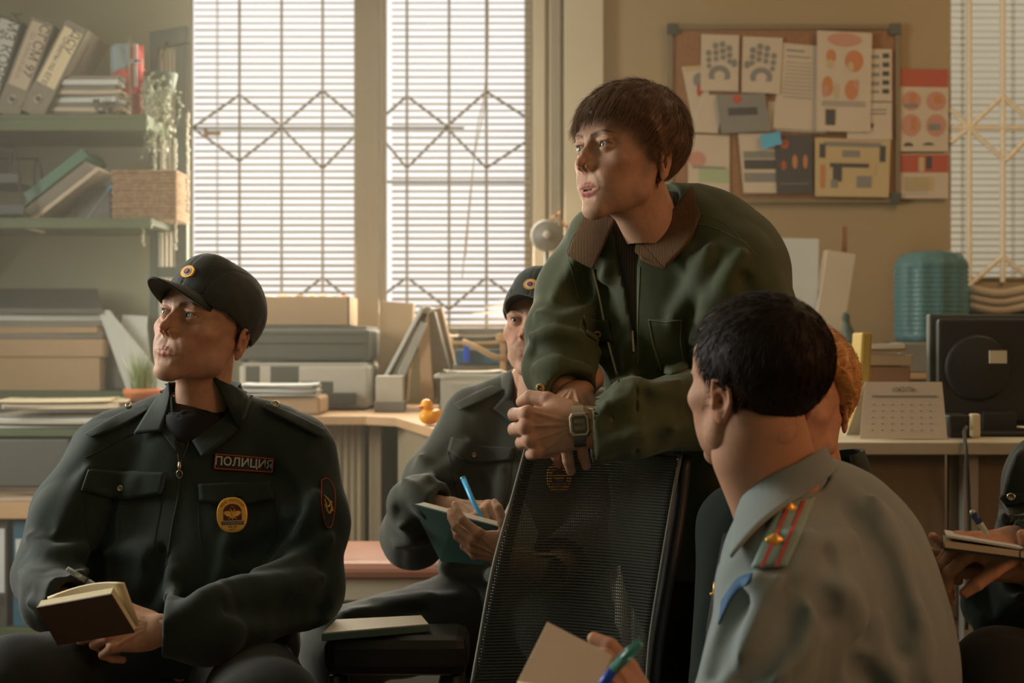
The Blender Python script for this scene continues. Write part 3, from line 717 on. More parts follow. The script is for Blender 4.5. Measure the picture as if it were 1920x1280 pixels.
for k, (px, py, rr) in enumerate(((287, 396, .024), (306, 391, .026), (298, 404, .018))):
    b = MB(); b.lathe([(rr * math.sin(t), -rr * math.cos(t)) for t in np.linspace(.02, PI - .02, 16)], P(px, py, 5.02), None, 20); b.tube([P(px, py, 5.02) + V3((0, 0, rr)), P(px, py, 5.02) + V3((0, .02, .08))], .0008, 4)
    tag(b.build('glass_ornament', M['bead'], smooth=True), ['shiny glass ornament hanging left in the cluster below the trailing plant', 'largest shiny glass ornament, hanging right in the cluster below the plant', 'small glass ornament hanging lowest in the cluster below the plant'][k], 'ornament', 'glass ornaments below the hanging plant')

# -- lower shelving at the left
D0 = 4.55
UX0, UX1 = XL + .03, X(225, 4.6)
r = thing('shelving_unit', 'low wooden shelving unit with green edges along the left wall', 'shelves', ((UX0 + UX1) / 2, 4.75, 0))
zA, zB, zC = Z(806, D0), Z(942, D0), Z(1178, D0)
for z, th, m2 in ((zA, .02, M['greenwood']), (zB, .052, M['wood']), (zC, .035, M['greenwood'])):
    b = MB(); b.bx(UX0, UX1, D0, 5.03, z - th, z); b.build('shelf_board', m2, r, bevel=.002)
for xx in (UX0, UX1 - .02):
    b = MB(); b.bx(xx, xx + .02, D0 + .006, 5.05, 0, zA - .021); b.build('side_panel', M['greenwood'], r, bevel=.002)
b = MB(); b.bx(UX0 + .02, UX1 - .02, 5.03, 5.05, .0, zA - .02); b.build('back_panel', M['greyd'], r)
ZB = zB - .052; hB = ZB - zC
bi = [(-46, M['binderb']), (-8, M['binderd']), (46, M['binderb']), (92, M['binderb'])]
for k, (px, m2) in enumerate(bi):
    lab = ['blue binder, leftmost on the bottom shelf', 'dark binder with a tall white label on the bottom shelf', 'blue binder with a square white label on the bottom shelf', 'blue binder furthest right on the bottom shelf, mostly behind the officer'][k]
    ln = [[], [('|||||', .012, .25, .03, False, M['blackprint'])], [('АО', 0, .79, .022, False, M['blackprint']), ('ДОКУМЕН', 0, .70, .011, False, M['greyprint']), ('ОБЩИЕ', 0, .665, .011, False, M['greyprint'])], []][k]
    binder(X(px, D0 + .03), zC + .001, D0 + .03, .075, hB - .012, .26, 0, m2, M['paperb'], ln, lab, ly=((.32, .93) if k == 1 else (.50, .83)))
b = MB(); b.bx(UX0 + .1, X(128, D0), D0 + .02, 5.0, zB + .05, zA - .03); b.bx(UX0 + .1, X(128, D0), D0 + .01, D0 + .02, zB + .05, zA - .03); tag(b.build('box', M['greyd'], bevel=.006), 'big dark storage box between the two upper boards of the low shelving', 'box')
stack(X(30, D0 + .1), D0 + .17, zB + .001, .5, .26, 4, .010, 'flat crumpled papers squeezed under the dark storage box', [M['paper'], M['kraft'], M['edges']], .012)
stack(X(95, D0 + .15), D0 + .22, zA + .001, .40, .30, 5, .011, 'spread pile of white papers on top of the low shelving', [M['paperb'], M['edges'], M['paper']], .02)
r, _ = stack(X(110, D0 + .1), D0 + .2, zA + .066, .36, .28, 4, .006, 'yellowed sheets lying askew on the white papers', [M['cream'], M['paper'], M['cream']], .03, R=8)
# cardboard archive box with lid, papers and dark folder on it, on a small riser at the back
zR = Z(735, 4.95)
b = MB(); b.bx(UX0, X(250, 5.0), 5.06, 5.38, 0, zR - .03); b.bx(UX0, X(252, 5.0), 4.95 + .1, 5.385, zR - .03, zR - .001, 1); tag(b.build('side_cabinet', [M['greyd'], M['greenwood']], bevel=.004), 'dark cabinet behind the low shelving, carrying the cardboard box', 'cabinet')
r = thing('archive_box', 'cardboard archive box with a lid under a pile of papers', 'box', (X(90, 5.05), 5.2, zR))
b = MB(); b.bx(X(-60, 5.08), X(187, 5.08), 5.08, 5.34, zR, zR + .155); b.build('body', M['kraft'], r, bevel=.003)
b = MB(); b.bx(X(-66, 5.07), X(193, 5.07), 5.07, 5.35, zR + .122, zR + .185); b.build('lid', M['kraft'], r, bevel=.003)
_, zt = stack(X(80, 5.12), 5.2, zR + .187, .42, .24, 4, .019, 'pile of white papers on the cardboard archive box', [M['edges'], M['kraft'], M['edges'], M['paperb']], .008)
b = MB(); xx0, xx1 = X(-60, 5.1), X(197, 5.08); zt += .003
b.add([(xx0, 5.05, zt), (xx1, 5.05, zt), (xx1 - .09, 5.30, zt + .085), (xx0, 5.30, zt + .085), (xx0, 5.05, zt + .02), (xx1, 5.05, zt + .02), (xx1 - .09, 5.30, zt + .10), (xx0, 5.30, zt + .10)], [(3, 2, 1, 0), (4, 5, 6, 7), (0, 1, 5, 4), (1, 2, 6, 5), (2, 3, 7, 6), (3, 0, 4, 7)])
tag(b.build('folder', M['greyd'], bevel=.003), 'dark folder sloping back on top of the archive box papers', 'folder')
# things between the box and the officer: leaning paper, grey organiser, grass in a pot
b = MB(); b.prism([(0, 0), (.05, 0), (.16, .0), (.16, .02), (.02, .30), (-.02, .30)], (X(238, 5.06), 5.065, zR + .0), (1, 0, 0), (-.28, 0, .96), .003); tag(b.build('paper_sheet', M['paperb']), 'pale sheet leaning behind the grass pot', 'paper')
r = thing('magazine_file', 'dark magazine file with papers standing behind the grass pot', 'file', (X(243, 5.15), 5.22, zR))
b = MB(); b.bx(X(203, 5.14), X(275, 5.14), 5.14, 5.32, zR, zR + .27); b.build('case', M['greyd'], r, bevel=.01)
b = MB(); b.box((X(247, 5.1), 5.12, zR + .17), (.045, .003, .10), rot((0, 1, 0), 3)); b.box((X(262, 5.1), 5.125, zR + .16), (.025, .003, .10), rot((0, 1, 0), -6)); b.build('papers', M['paperb'], r)
r = thing('grass_pot', 'tuft of green grass in an orange clay pot', 'plant', (X(268, 4.85), 4.85, zA))
b = MB(); zp = Z(728, 4.85); b.lathe([(.045, -.115), (.062, .0), (.066, .0), (.066, .018), (.060, .018), (.055, .005), (.001, .004)], (X(268, 4.85), 4.85, zp - .018), None, 28); b.build('pot', M['orange'], r, smooth=True)
b = MB(); rng = np.random.default_rng(9)
for k in range(150):
    a = rng.uniform(0, 2 * PI); rr = rng.uniform(0, .045); p = np.array([X(268, 4.85) + rr * math.cos(a), 4.85 + rr * math.sin(a), zp - .01]); L = rng.uniform(.07, .155); ln = np.array([math.cos(a), math.sin(a), 0]) * rng.uniform(0, .06)
    s = nrm(np.array([math.sin(a), -math.cos(a), 0])) * .0019
    q = [p, p + ln * .35 + V3((0, 0, L * .55)), p + ln + V3((0, 0, L))]
    b.add([q[0] - s, q[0] + s, q[1] + s * .8, q[1] - s * .8, q[2]], [(0, 1, 2, 3), (3, 2, 4)])
b.build('blades', M['leaf'], r)
b = MB(); b.bx(X(232, 4.9), X(300, 4.9), 4.78, 4.95, 0, zp - .134); tag(b.build('plant_stand', M['greenwood'], bevel=.004), 'green stand under the orange grass pot', 'stand')

# -- the long desk under the windows
DZ = .785
r = thing('corner_desk', 'long pale wooden corner desk under the windows', 'desk', (-.3, 4.7, 0))
poly = [(-1.20, 5.36), (-1.20, 4.48), (-.46, 4.48), (-.36, 4.40), (-.18, 3.72), (-.10, 3.60), (.36, 3.60), (.36, 4.18), (.56, 4.18), (.56, 5.36)]
b = MB(); b.prism(poly, (0, 0, DZ - .028), (1, 0, 0), (0, 1, 0), .028); b.build('desktop', M['wood'], r, bevel=.003)
b = MB()
def corr(b, p0, p1, z0, z1, pitch=.022, amp=.0022):
    p0 = V3(p0); p1 = V3(p1); L = np.linalg.norm(p1 - p0); n = int(L / pitch * 4); d = (p1 - p0) / L; s = V3((-d[1], d[0], 0))
    G = np.array([[p0 + d * t * L + s * amp * math.sin(t * L / pitch * 2 * PI) + V3((0, 0, z)) for z in (z0, z1)] for t in np.linspace(0, 1, n)])
    b.sheet(G, .006)
corr(b, (-1.19, 4.62, 0), (-.48, 4.62, 0), .02, DZ - .03); b.build('ribbed_front', M['panel'], r)
b = MB(); corr(b, (-.36, 4.55, 0), (-.24, 4.16, 0), .02, DZ - .03); b.build('ribbed_front', M['panel'], r)
for x, y in ((-1.17, 5.3), (.53, 5.3), (.33, 3.66), (-.44, 4.60)):
    b = MB(); b.bx(x - .02, x + .02, y - .02, y + .02, 0, DZ - .028); b.build('leg', M['panel'], r, bevel=.003)
# printers: dark one on the light one
def printer(x0, x1, y0, y1, z0, z1, mt, label, slot, kind):
    r = thing('printer', label, 'printer', ((x0 + x1) / 2, (y0 + y1) / 2, z0))
    b = MB(); b.bx(x0, x1, y0, y1, z0 + .006, z1 - .004); b.build('housing', mt, r, bevel=.012)
    b = MB(); b.bx(x0 + .01, x1 - .01, y0 + .012, y1 - .01, z1 - .004, z1 + .004); b.build('lid', mt, r, bevel=.003)
    b = MB()
    for q in slot: b.bx(x0 + q[0] * (x1 - x0), x0 + q[1] * (x1 - x0), y0 - q[4], y0 + .01, z0 + q[2] * (z1 - z0), z0 + q[3] * (z1 - z0))
    b.build('paper_slot', M['greyd'] if kind else M['black'], r, bevel=.003)
    b = MB()
    for xx in (x0 + .03, x1 - .03):
        for yy in (y0 + .03, y1 - .03): b.lathe([(.012, 0), (.012, .008)], (xx, yy, z0), None, 12)
    b.build('foot', M['black'], r)
    return r
pz = Z(682, 4.85)
printer(X(448, 4.85), X(692, 4.85), 4.85, 5.28, DZ + .001, pz, M['greyl'], 'light grey printer on the desk below the dark one', [(.48, .90, .12, .38, .035), (.48, .72, .38, .62, .004), (.05, .16, .2, .95, .002), (.24, .46, .15, .95, .002)], 1)
printer(X(440, 4.87), X(693, 4.87), 4.87, 5.30, pz + .005, Z(614, 4.87), M['greyd'], 'dark grey printer stacked on the light one', [(.03, .97, .52, .56, .003), (.03, .97, .80, .83, .003)], 0)
r = thing('cardboard_box', 'open cardboard box of clutter on top of the dark printer', 'box', (X(560, 4.95), 5.05, Z(612, 4.95)))
b = MB(); z0, z1 = Z(611, 4.95), Z(556, 4.95); x0, x1 = X(462, 4.95), X(655, 4.95)
b.bx(x0, x1, 4.95, 4.956, z0, z1); b.bx(x0, x1, 5.2, 5.206, z0, z1); b.bx(x0, x0 + .005, 4.95, 5.2, z0, z1); b.bx(x1 - .005, x1, 4.95, 5.2, z0, z1); b.bx(x0, x1, 4.95, 5.2, z0, z0 + .004)
b.build('walls', M['kraft'], r)
for k in range(9):
    rng = random.Random(k); cx = x0 + .03 + k * .036; s = [M['paper'], M['paperb'], M['orange'], M['paper'], M['kraft'], M['cream']][k % 6]
    f = UK(ell((0, 0, 0), (22, 18, 14)), (ell((8, 5, 7), (10, 12, 9)), 4)); v, q = surf(lambda p: f(p) + 2.5 * hashn(p / 7.0, k), (-32, -28, -24), (32, 28, 26), 3.0)
    v = v @ rot((0, 0, 1), k * 47).T * .001 * rng.uniform(.8, 1.2) + V3((cx, 5.07 + rng.uniform(-.04, .04), z1 - .004))
    tag(link('crumpled_packet', raw_mesh('p', v, q, s, smooth=False)), ['crumpled beige', 'crumpled pale grey', 'crumpled orange', 'crumpled beige', 'crumpled brown', 'crumpled cream'][k % 6] + ' packet in the open box on the dark printer, ' + ['leftmost', 'second from the left', 'third from the left', 'fourth from the left', 'in the middle', 'fourth from the right', 'third from the right', 'second from the right', 'rightmost'][k], 'packet', 'packets in the open cardboard box')
b = MB(); b.bx(x0 + .01, x1 - .01, 4.96, 5.19, z0 + .005, z1 - .02); b.build('filling', M['kraft'], r)
_, zz = stack(X(525, 4.6), 4.62, DZ + .062, .24, .22, 5, .007, 'stack of bluish paper behind the left officer\'s shoulder', [M['paperb'], M['edges']], .004)
b = MB(); b.bx(X(440, 4.55), X(602, 4.55), 4.53, 4.74, DZ + .001, DZ + .060); tag(b.build('cardboard_box', M['kraft'], bevel=.01), 'flat cardboard box under the stack of bluish paper', 'box')
# folders right of the printers
def slab(name, label, cat, c, hs, R, mt, group=None, **k):
    b = MB(); b.box(c, hs, R); return tag(b.build(name, mt, bevel=k.get('bev', .002)), label, cat, group)
Rz = rot((0, 1, 0), 2)
slab('file_folder', 'tan file folder standing upright right of the printers', 'folder', P(742, 660, 5.1), (.055, .06, .178), rot((0, 1, 0), 4), M['kraft'])
slab('lever_arch_binder', 'grey binder leaning diagonally against the tan folder', 'binder', P(768, 655, 4.95), (.010, .10, .165), rot((0, 1, 0), 26), M['greyl'])
slab('lever_arch_binder', 'white binder leaning in front of the dark folders', 'binder', P(756, 650, 4.92), (.006, .09, .155), rot((0, 1, 0), 28), M['paperb'])
slab('plastic_sleeve', 'shiny plastic sleeve draped over the leaning binders', 'sleeve', P(775, 655, 4.88), (.013, .05, .10), rot((0, 1, 0), 24), M['clear'])
slab('file_folder', 'brown folder standing in the middle of the leaning files', 'folder', P(800, 668, 4.95), (.020, .10, .15), rot((0, 1, 0), -4), M['kraft'])
slab('file_folder', 'dark olive folder leaning left at the end of the files', 'folder', P(822, 668, 5.0), (.030, .10, .155), rot((0, 1, 0), -14), M['binder'])
slab('file_folder', 'thin tan folder leaning behind the dark olive one', 'folder', P(836, 655, 5.13), (.022, .07, .15), rot((0, 1, 0), -13), M['kraft'])
b = MB(); b.bx(X(706, 4.75), X(757, 4.75), 4.72, 4.80, DZ + .001, Z(704, 4.75)); b.bx(X(703, 4.75), X(760, 4.75), 4.715, 4.805, DZ + .001, DZ + .035, 1); tag(b.build('card_box', [M['greyl'], M['grey']], bevel=.003), 'small light grey card box in front of the leaning files', 'box')
# plastic bin with papers
r = thing('plastic_bin', 'clear plastic bin full of papers behind the middle officer', 'bin', P(880, 757, 4.35))
x0, x1, z0, z1 = X(825, 4.3), X(945, 4.3), DZ + .001, Z(705, 4.3)
b = MB(); th = .003
for f4 in ((x0, x1, 4.25, 4.25 + th), (x0, x1, 4.5, 4.5 + th), (x0, x0 + th, 4.25, 4.5), (x1 - th, x1, 4.25, 4.5)): b.bx(*f4, z0, z1)
b.bx(x0, x1, 4.25, 4.5, z0, z0 + th); b.build('walls', M['clear'], r)
b = MB(); b.tube([(x0 - .012, 4.24, z1), (x1 + .012, 4.24, z1), (x1 + .012, 4.515, z1), (x0 - .012, 4.515, z1)], .006, 6, closed=True); b.build('rim', M['clear'], r)
stack((x0 + x1) / 2, 4.38, z0 + .006, .165, .19, 6, .0165, 'papers filling the clear plastic bin', [M['paperb'], M['paper'], M['edges']], .006)
stack((x0 + x1) / 2 + .01, 4.36, z1 + .008, .17, .17, 2, .004, 'loose sheets heaped over the rim of the plastic bin', [M['paperb'], M['paper']], .012, R=12)
# clutter on the sill behind the bin
slab('lever_arch_binder', 'blue grey binder lying flat behind the plastic bin', 'binder', P(910, 668, 4.95), (.10, .10, .024), None, M['binderb'])
slab('cardboard_box', 'low box under the blue grey binder behind the bin', 'box', (P(910, 668, 4.95)[0], 4.97, (DZ + P(910, 668, 4.95)[2] - .025) / 2), (.11, .1, (P(910, 668, 4.95)[2] - .027 - DZ) / 2), None, M['grey'])
slab('ring_folder', 'blue folder standing on end beside the plastic bin', 'folder', P(875, 662, 4.83), (.010, .012, .028), None, M['penblue2'])
b = MB(); b.tube(spline([P(868, 640, 4.8), P(895, 652, 4.78), P(925, 668, 4.78), P(950, 672, 4.8)], 14), .010, 8); tag(b.build('cardboard_tube', M['kraft'], smooth=True), 'bent tan cardboard strip lying across the blue grey binder', 'strip')
stack(X(895, 5.0), 5.0, P(0, 640, 4.95)[2] + .0, .14, .14, 3, .012, 'dark trays and notebooks on the blue grey binder', [M['greyd'], M['paper'], M['grey']], .01)
# rubber duck
f = UK(ell((0, 0, 22), (30, 24, 22)), (ell((24, 0, 32), (12, 12, 10)), 8), (sph((-10, 0, 52), 17), 7), (ell((6, -20, 26), (18, 7, 13)), 4), (ell((6, 20, 26), (18, 7, 13)), 4))
v, q = surf(f, (-45, -35, -4), (50, 35, 75), 2.0); Rd = rot((0, 0, 1), 35)
dp = P(806, 757, 4.0); dp[2] = DZ + .001; r = thing('rubber_duck', 'orange yellow rubber duck on the desk corner', 'duck', dp)
link('body', raw_mesh('b', v @ Rd.T * .00105, q, M['duck']), r)
v, q = surf(UK(ell((-27, 0, 49), (9, 8, 3)), (ell((-25, 0, 46), (7, 6, 2.5)), 1)), (-40, -12, 40), (-14, 12, 56), 1.0); link('beak', raw_mesh('b', v @ Rd.T * .00105, q, M['beak']), r)
for s in (-1, 1):
    v, q = surf(sph((-20, s * 9, 57), 2.6), (-25, s * 9 - 5, 52), (-15, s * 9 + 5, 62), .7); link('eye', raw_mesh('b', v @ Rd.T * .00105, q, M['black']), r)

# -- pink topped bench
r = thing('bench', 'cream metal bench with a pink seat below the desk', 'bench', (-.15, 3.88, 0))
b = MB(); b.bx(-.50, .27, 3.68, 4.08, .405, .45); b.build('seat', M['pink'], r, bevel=.018)
b = MB(); b.bx(-.50, .27, 3.70, 4.06, .345, .403); b.build('apron', M['frame'], r, bevel=.004)
b = MB(); b.bx(-.47, .25, 3.74, 3.76, .06, .342); b.build('front_panel', M['grey'], r, bevel=.003)
for x in (-.512, .285):
    for y in (3.70, 4.06):
        b = MB(); zt = .69 if (x < 0) else .44; b.tube([(x, y, 0), (x, y, zt - .01), (x, y, zt)], [.017, .017, .012], 12); b.build('leg', M['frame'], r, smooth=True)
b = MB(); b.tube([(-.512, 3.70, .66), (-.512, 4.06, .66)], .012, 10); b.build('end_rail', M['frame'], r, smooth=True)

# -- desk fan beside the right jamb
c = P(1025, 441, 4.9)
r = thing('desk_fan', 'grey round desk fan in front of the window jamb', 'fan', (c[0], c[1], 1.05))
b = MB(); Rf = rot((1, 0, 0), 90)
b.lathe([(.003, .03), (.012, .028), (.013, .0), (.046, .0), (.056, -.012), (.054, -.03), (.02, -.04)], c, Rf, 28); b.build('cage', M['grey'], r, smooth=True)
b = MB(); b.lathe([(.001, .036), (.012, .034), (.013, .028)], c, Rf, 16); b.build('hub', M['greyl'], r, smooth=True)
b = MB(); b.tube([c + V3((0, .03, -.05)), (c[0], c[1] + .03, 1.06)], .008, 8); b.lathe([(.05, 0), (.05, .012), (.01, .02)], (c[0], c[1] + .03, 1.048), None, 20); b.build('stand', M['grey'], r, smooth=True)
b = MB(); b.bx(-.05, .50, 4.80, 5.36, 1.02, 1.046); b.bx(-.04, -.02, 4.82, 5.34, DZ, 1.02); b.bx(.47, .49, 4.82, 5.34, DZ, 1.02); tag(b.build('desk_shelf', M['wood'], bevel=.003), 'small raised shelf on the desk under the grey fan', 'shelf')
b = MB(); rng = np.random.default_rng(3); cc = P(1052, 425, 4.95)
r = thing('dried_flowers', 'small bunch of pinkish dried flowers behind the fan', 'flowers', (cc[0] + .02, cc[1], 1.048))
b.lathe([(.02, 0), (.025, .04), (.018, .09), (.02, .10)], (cc[0] + .02, cc[1], 1.048), None, 16); b.build('vase', M['greyl'], r, smooth=True)
b = MB(); bp_ = MB()
for k in range(22):
    e = cc + rng.normal(0, 1, 3) * V3((.022, .015, .03)); b.tube([(cc[0] + .02, cc[1], 1.10), e], .0012, 4)
    for j in range(6): d = nrm(rng.normal(0, 1, 3)) * .011; s = nrm(np.cross(d, rng.normal(0, 1, 3))) * .006; bp_.add([e, e + d * .5 + s, e + d, e + d * .5 - s], [(0, 1, 2, 3)])
b.build('stems', M['leaf'], r); bp_.build('petals', M['pitems'][1], r)

# -- cork board with its papers
BY = YB - .02
bx0, bx1, bz0, bz1 = X(1262, BY), X(1679, BY), Z(372, BY), Z(55, BY)
r = thing('cork_board', 'large cork notice board covered with papers on the right wall', 'board', ((bx0 + bx1) / 2, YB, bz0))
b = MB(); b.bx(bx0, bx1, BY + .006, YB - .001, bz0, bz1); b.build('cork', M['cork'], r)
b = MB(); t = .018
b.bx(bx0 - t, bx0, BY - .004, YB, bz0 - t, bz1 + t); b.bx(bx1, bx1 + t, BY - .004, YB, bz0 - t, bz1 + t); b.bx(bx0, bx1, BY - .004, YB, bz0 - t, bz0); b.bx(bx0, bx1, BY - .004, YB, bz1, bz1 + t); b.build('frame', M['framed'], r, bevel=.003)
for x, z in ((bx0, bz0), (bx1, bz0), (bx0, bz1), (bx1, bz1)):
    b = MB(); b.bx(x - .024, x + .020, BY - .008, BY + .0, z - .022, z + .022); b.build('corner_cap', M['greyd'], r, bevel=.004)
PI_ = M['pitems']
def poster(name, label, quad, mt, marks, layer=0, cat='poster', texts=()):
    """quad: four pixel corners on the board plane (tl, tr, br, bl); marks: ellipses/boxes in unit coordinates"""
    y = BY - .0042 * layer + .004
    q = [np.array([X(px, y), y, Z(py, y)]) for px, py in quad]
    r = thing(name, label, cat, (q[0][0], y, q[3][2]))
    pt = lambda u, v, lift=0: (q[0] * (1 - u) + q[1] * u) * (1 - v) + (q[3] * (1 - u) + q[2] * u) * v + V3((0, -lift, 0))
    G = np.array([[pt(u, v) + V3((0, -.003 * (v > .97), 0)) for v in np.linspace(1, 0, 5)] for u in np.linspace(0, 1, 4)])
    b = MB(); b.sheet(G, .0004); b.build('sheet', mt, r)
    by = {}
    for mk in marks: by.setdefault(mk[5] if len(mk) > 5 else 2, []).append(mk)
    for mi, ms_ in by.items():
        b = MB()
        for mk in ms_:
            kind, u0, v0, du, dv = mk[:5]; lf = .0009 + .00016 * marks.index(mk)
            if kind == 'e':
                n = 18; V = [pt(u0 + du * math.cos(a), v0 + dv * math.sin(a), lf) for a in np.linspace(0, 2 * PI, n, endpoint=False)]
            else: V = [pt(u0 - du, v0 - dv, lf), pt(u0 + du, v0 - dv, lf), pt(u0 + du, v0 + dv, lf), pt(u0 - du, v0 + dv, lf)]
            b.add(V, [tuple(range(len(V)))])
        b.build('print', M['paper'] if mi == 8 else PI_[mi], r)
    for (s, u, v, sz) in texts:
        text_mesh('lettering', s, sz, M['greyprint'], r, pt(u, v, .001), (1, 0, 0), (0, 0, 1), .0003)
    return r
def hand_marks(sx):
    m = [('e', .5, .72, .29, .18, 3), ('e', .5, .73, .14, .09, 8)]
    for k, (u, v) in enumerate(((.20, .33), (.38, .20), (.56, .17), (.74, .24))):
        u = u if sx > 0 else 1 - u
        m += [('e', u, v, .075, .055, 3), ('e', u + .01 * sx, v + .12, .072, .05, 3), ('e', u + .02 * sx, v + .23, .065, .045, 3)]
    m += [('e', .88 if sx > 0 else .12, .50, .07, .07, 3)]
    return m
import itertools
poster('handprint_sheet', 'tan sheet with a dark handprint, left one of two at the top of the board', [(1315, 64), (1386, 66), (1384, 172), (1313, 170)], M['paper'], hand_marks(1), 1)
poster('handprint_sheet', 'tan sheet with a dark handprint, right one of two at the top of the board', [(1393, 68), (1468, 71), (1462, 176), (1390, 173)], M['paper'], hand_marks(-1), 2)
poster('photo_sheet', 'dark grey photograph with a red mark in the middle of the board', [(1343, 178), (1434, 175), (1444, 246), (1352, 250)], PI_[3], [('e', .42, .12, .10, .12, 0), ('b', .5, .45, .3, .10, 2)], 4, 'photo')
poster('notice_sheet', 'white notice with fine print beside the right handprint sheet', [(1466, 80), (1532, 86), (1534, 245), (1448, 240)], M['paper'], [('b', .4, .08, .25, .012, 3), ('b', .5, .15, .32, .008, 3)] + [('b', .5, .22 + k * .045, .34, .004, 3) for k in range(10)], 1, 'notice')
poster('notice_sheet', 'plain pale sheet pinned low between the notice and the first aid poster', [(1440, 190), (1550, 196), (1548, 250), (1436, 244)], M['paper'], [], 0, 'notice')
rn = random.Random(4)
poster('first_aid_poster', 'tall white poster with orange body figures and a pink heading', [(1532, 57), (1635, 62), (1632, 248), (1530, 246)], M['paper'], [('e', .5, .08, .32, .07, 7), ('e', .26, .25, .09, .07, 1), ('e', .25, .33, .07, .05, 5), ('e', .68, .29, .17, .11, 1), ('e', .62, .35, .06, .05, 5), ('e', .2, .55, .10, .10, 1), ('e', .16, .60, .06, .06, 7), ('e', .36, .60, .04, .08, 5), ('e', .64, .58, .12, .10, 1), ('e', .72, .52, .05, .05, 7), ('b', .26, .86, .10, .09, 5), ('b', .26, .86, .09, .08, 2)] + [('b', .5, .70 + k * .02, .4, .003, 3) for k in range(3)], 5)
poster('diagram_sheet', 'narrow sheet of small black pistol diagrams at the right edge of the board', [(1628, 92), (1672, 92), (1672, 190), (1626, 190)], M['paper'], [('b', .3, .15 + k * .17, .18, .035, 3) for k in range(5)] + [('b', .75, .13 + k * .17, .14, .045, 2) for k in range(5)], 3)
poster('diagram_sheet', 'small beige sheet with one dark pistol drawing and grey text', [(1590, 192), (1672, 192), (1672, 262), (1588, 262)], M['paper'], [('b', .42, .62, .17, .06, 2), ('b', .38, .75, .05, .10, 2), ('b', .5, .2, .38, .02, 3), ('b', .5, .3, .38, .02, 3)], 4)
poster('leaflet', 'narrow leaflet with a yellow top beside the left handprint sheet', [(1278, 125), (1318, 122), (1330, 178), (1302, 246)], M['paper'], [('b', .5, .05, .4, .05, 5), ('e', .65, .32, .25, .14, 3), ('e', .65, .56, .20, .13, 0)], 0, 'leaflet')
poster('leaflet', 'white slanting sheet behind the dark photograph', [(1325, 178), (1358, 178), (1346, 250), (1300, 248)], M['paper'], [], 1, 'leaflet')
poster('notice_sheet', 'pale sheet with green and orange blots at the lower left of the board', [(1290, 252), (1368, 254), (1368, 366), (1290, 362)], M['paper'], [('e', .22, .42, .22, .14, 7), ('b', .62, .74, .36, .20, 6), ('b', .5, .55, .4, .02, 3), ('b', .55, .96, .45, .02, 4)], 1, 'notice')
poster('photo_sheet', 'dark photo sheet of a typewriter beside the orange flames picture', [(1384, 250), (1462, 250), (1466, 362), (1394, 362)], M['paper'], [('b', .5, .36, .42, .06, 3), ('b', .5, .52, .42, .08, 2), ('b', .5, .82, .45, .16, 3)], 2, 'photo')
poster('photo_sheet', 'dark picture with small orange flames below the notices', [(1452, 254), (1524, 252), (1524, 362), (1456, 362)], PI_[2], [('e', .52, .46, .07, .12, 1), ('e', .80, .46, .06, .12, 1), ('e', .22, .52, .07, .08, 0), ('e', .25, .15, .12, .08, 0), ('b', .5, .85, .4, .02, 3)], 3, 'photo')
poster('sticky_note', 'bright blue sticky note at the top of the typewriter photo', [(1424, 254), (1462, 246), (1466, 270), (1430, 280)], PI_[4], [], 6, 'note')
poster('diagram_sheet', 'tan poster with a large cut-away pistol diagram at the lower right of the board', [(1528, 258), (1670, 262), (1666, 370), (1528, 368)], PI_[5], [('b', .5, .10, .38, .04, 3), ('b', .10, .22, .04, .12, 2), ('b', .90, .25, .04, .14, 2), ('b', .46, .28, .26, .09, 5), ('b', .48, .26, .12, .06, 3), ('b', .46, .46, .26, .035, 2), ('b', .30, .60, .06, .14, 2), ('b', .26, .78, .05, .07, 3), ('b', .66, .74, .10, .10, 3), ('b', .10, .66, .03, .2, 1), ('b', .78, .5, .03, .1, 5)], 4)
poster('warning_poster', 'red headed poster with pink figures to the right of the board', [(1686, 130), (1779, 132), (1778, 284), (1684, 284)], M['paper'], [('b', .5, .10, .49, .11, 0), ('e', .25, .38, .20, .12, 7), ('e', .75, .38, .20, .12, 7), ('e', .25, .68, .20, .14, 7), ('e', .75, .68, .20, .14, 7), ('b', .28, .36, .06, .07, 1), ('b', .78, .36, .08, .05, 1), ('b', .3, .66, .05, .08, 1), ('b', .72, .70, .12, .04, 3), ('b', .25, .44, .14, .02, 3), ('e', .6, .93, .12, .04, 2), ('e', .2, .93, .10, .04, 2)], 0)
poster('warning_poster', 'lower poster with a dark red band and pale text under the red headed one', [(1686, 288), (1779, 288), (1778, 372), (1686, 372)], M['paper'], [('b', .5, .22, .49, .20, 0), ('b', .45, .24, .06, .16, 5), ('b', .6, .2, .06, .14, 2), ('b', .4, .72, .3, .2, 5)] + [('b', .35, .55 + k * .07, .25, .008, 3) for k in range(6)], 0)

# -- right-hand desk and what stands on it
r = thing('office_desk', 'light wooden desk along the right side with a beige front', 'desk', (1.6, 3.8, 0))
b = MB(); b.bx(.40, 2.95, 3.32, 4.12, DZ - .03, DZ); b.build('desktop', M['frame'], r, bevel=.003)
b = MB(); b.bx(.42, 1.035, 3.40, 3.418, .36, DZ - .031); b.bx(1.045, 2.9, 3.40, 3.418, .36, DZ - .031); b.build('front_panel', M['panel'], r, bevel=.002)
for x in (.44, 1.085, 2.9):
    for y in (3.38, 4.05):
        b = MB(); b.bx(x - .018, x + .018, y - .018, y + .018, 0, DZ - .03); b.build('leg', M['greyl'], r, bevel=.002)
b = MB(); b.bx(.44, 2.9, 4.03, 4.06, .05, .10); b.build('rail', M['greyl'], r)
# cable down the front
b = MB(); b.tube(spline([P(1812, 800, 3.45), P(1808, 812, 3.34), P(1812, 850, 3.30), P(1816, 930, 3.33), P(1817, 1010, 3.34), P(1812, 1180, 3.34)], 30), .0045, 8); tag(b.build('cable', M['greyd'], smooth=True), 'dark cable hanging down the front of the right desk', 'cable')
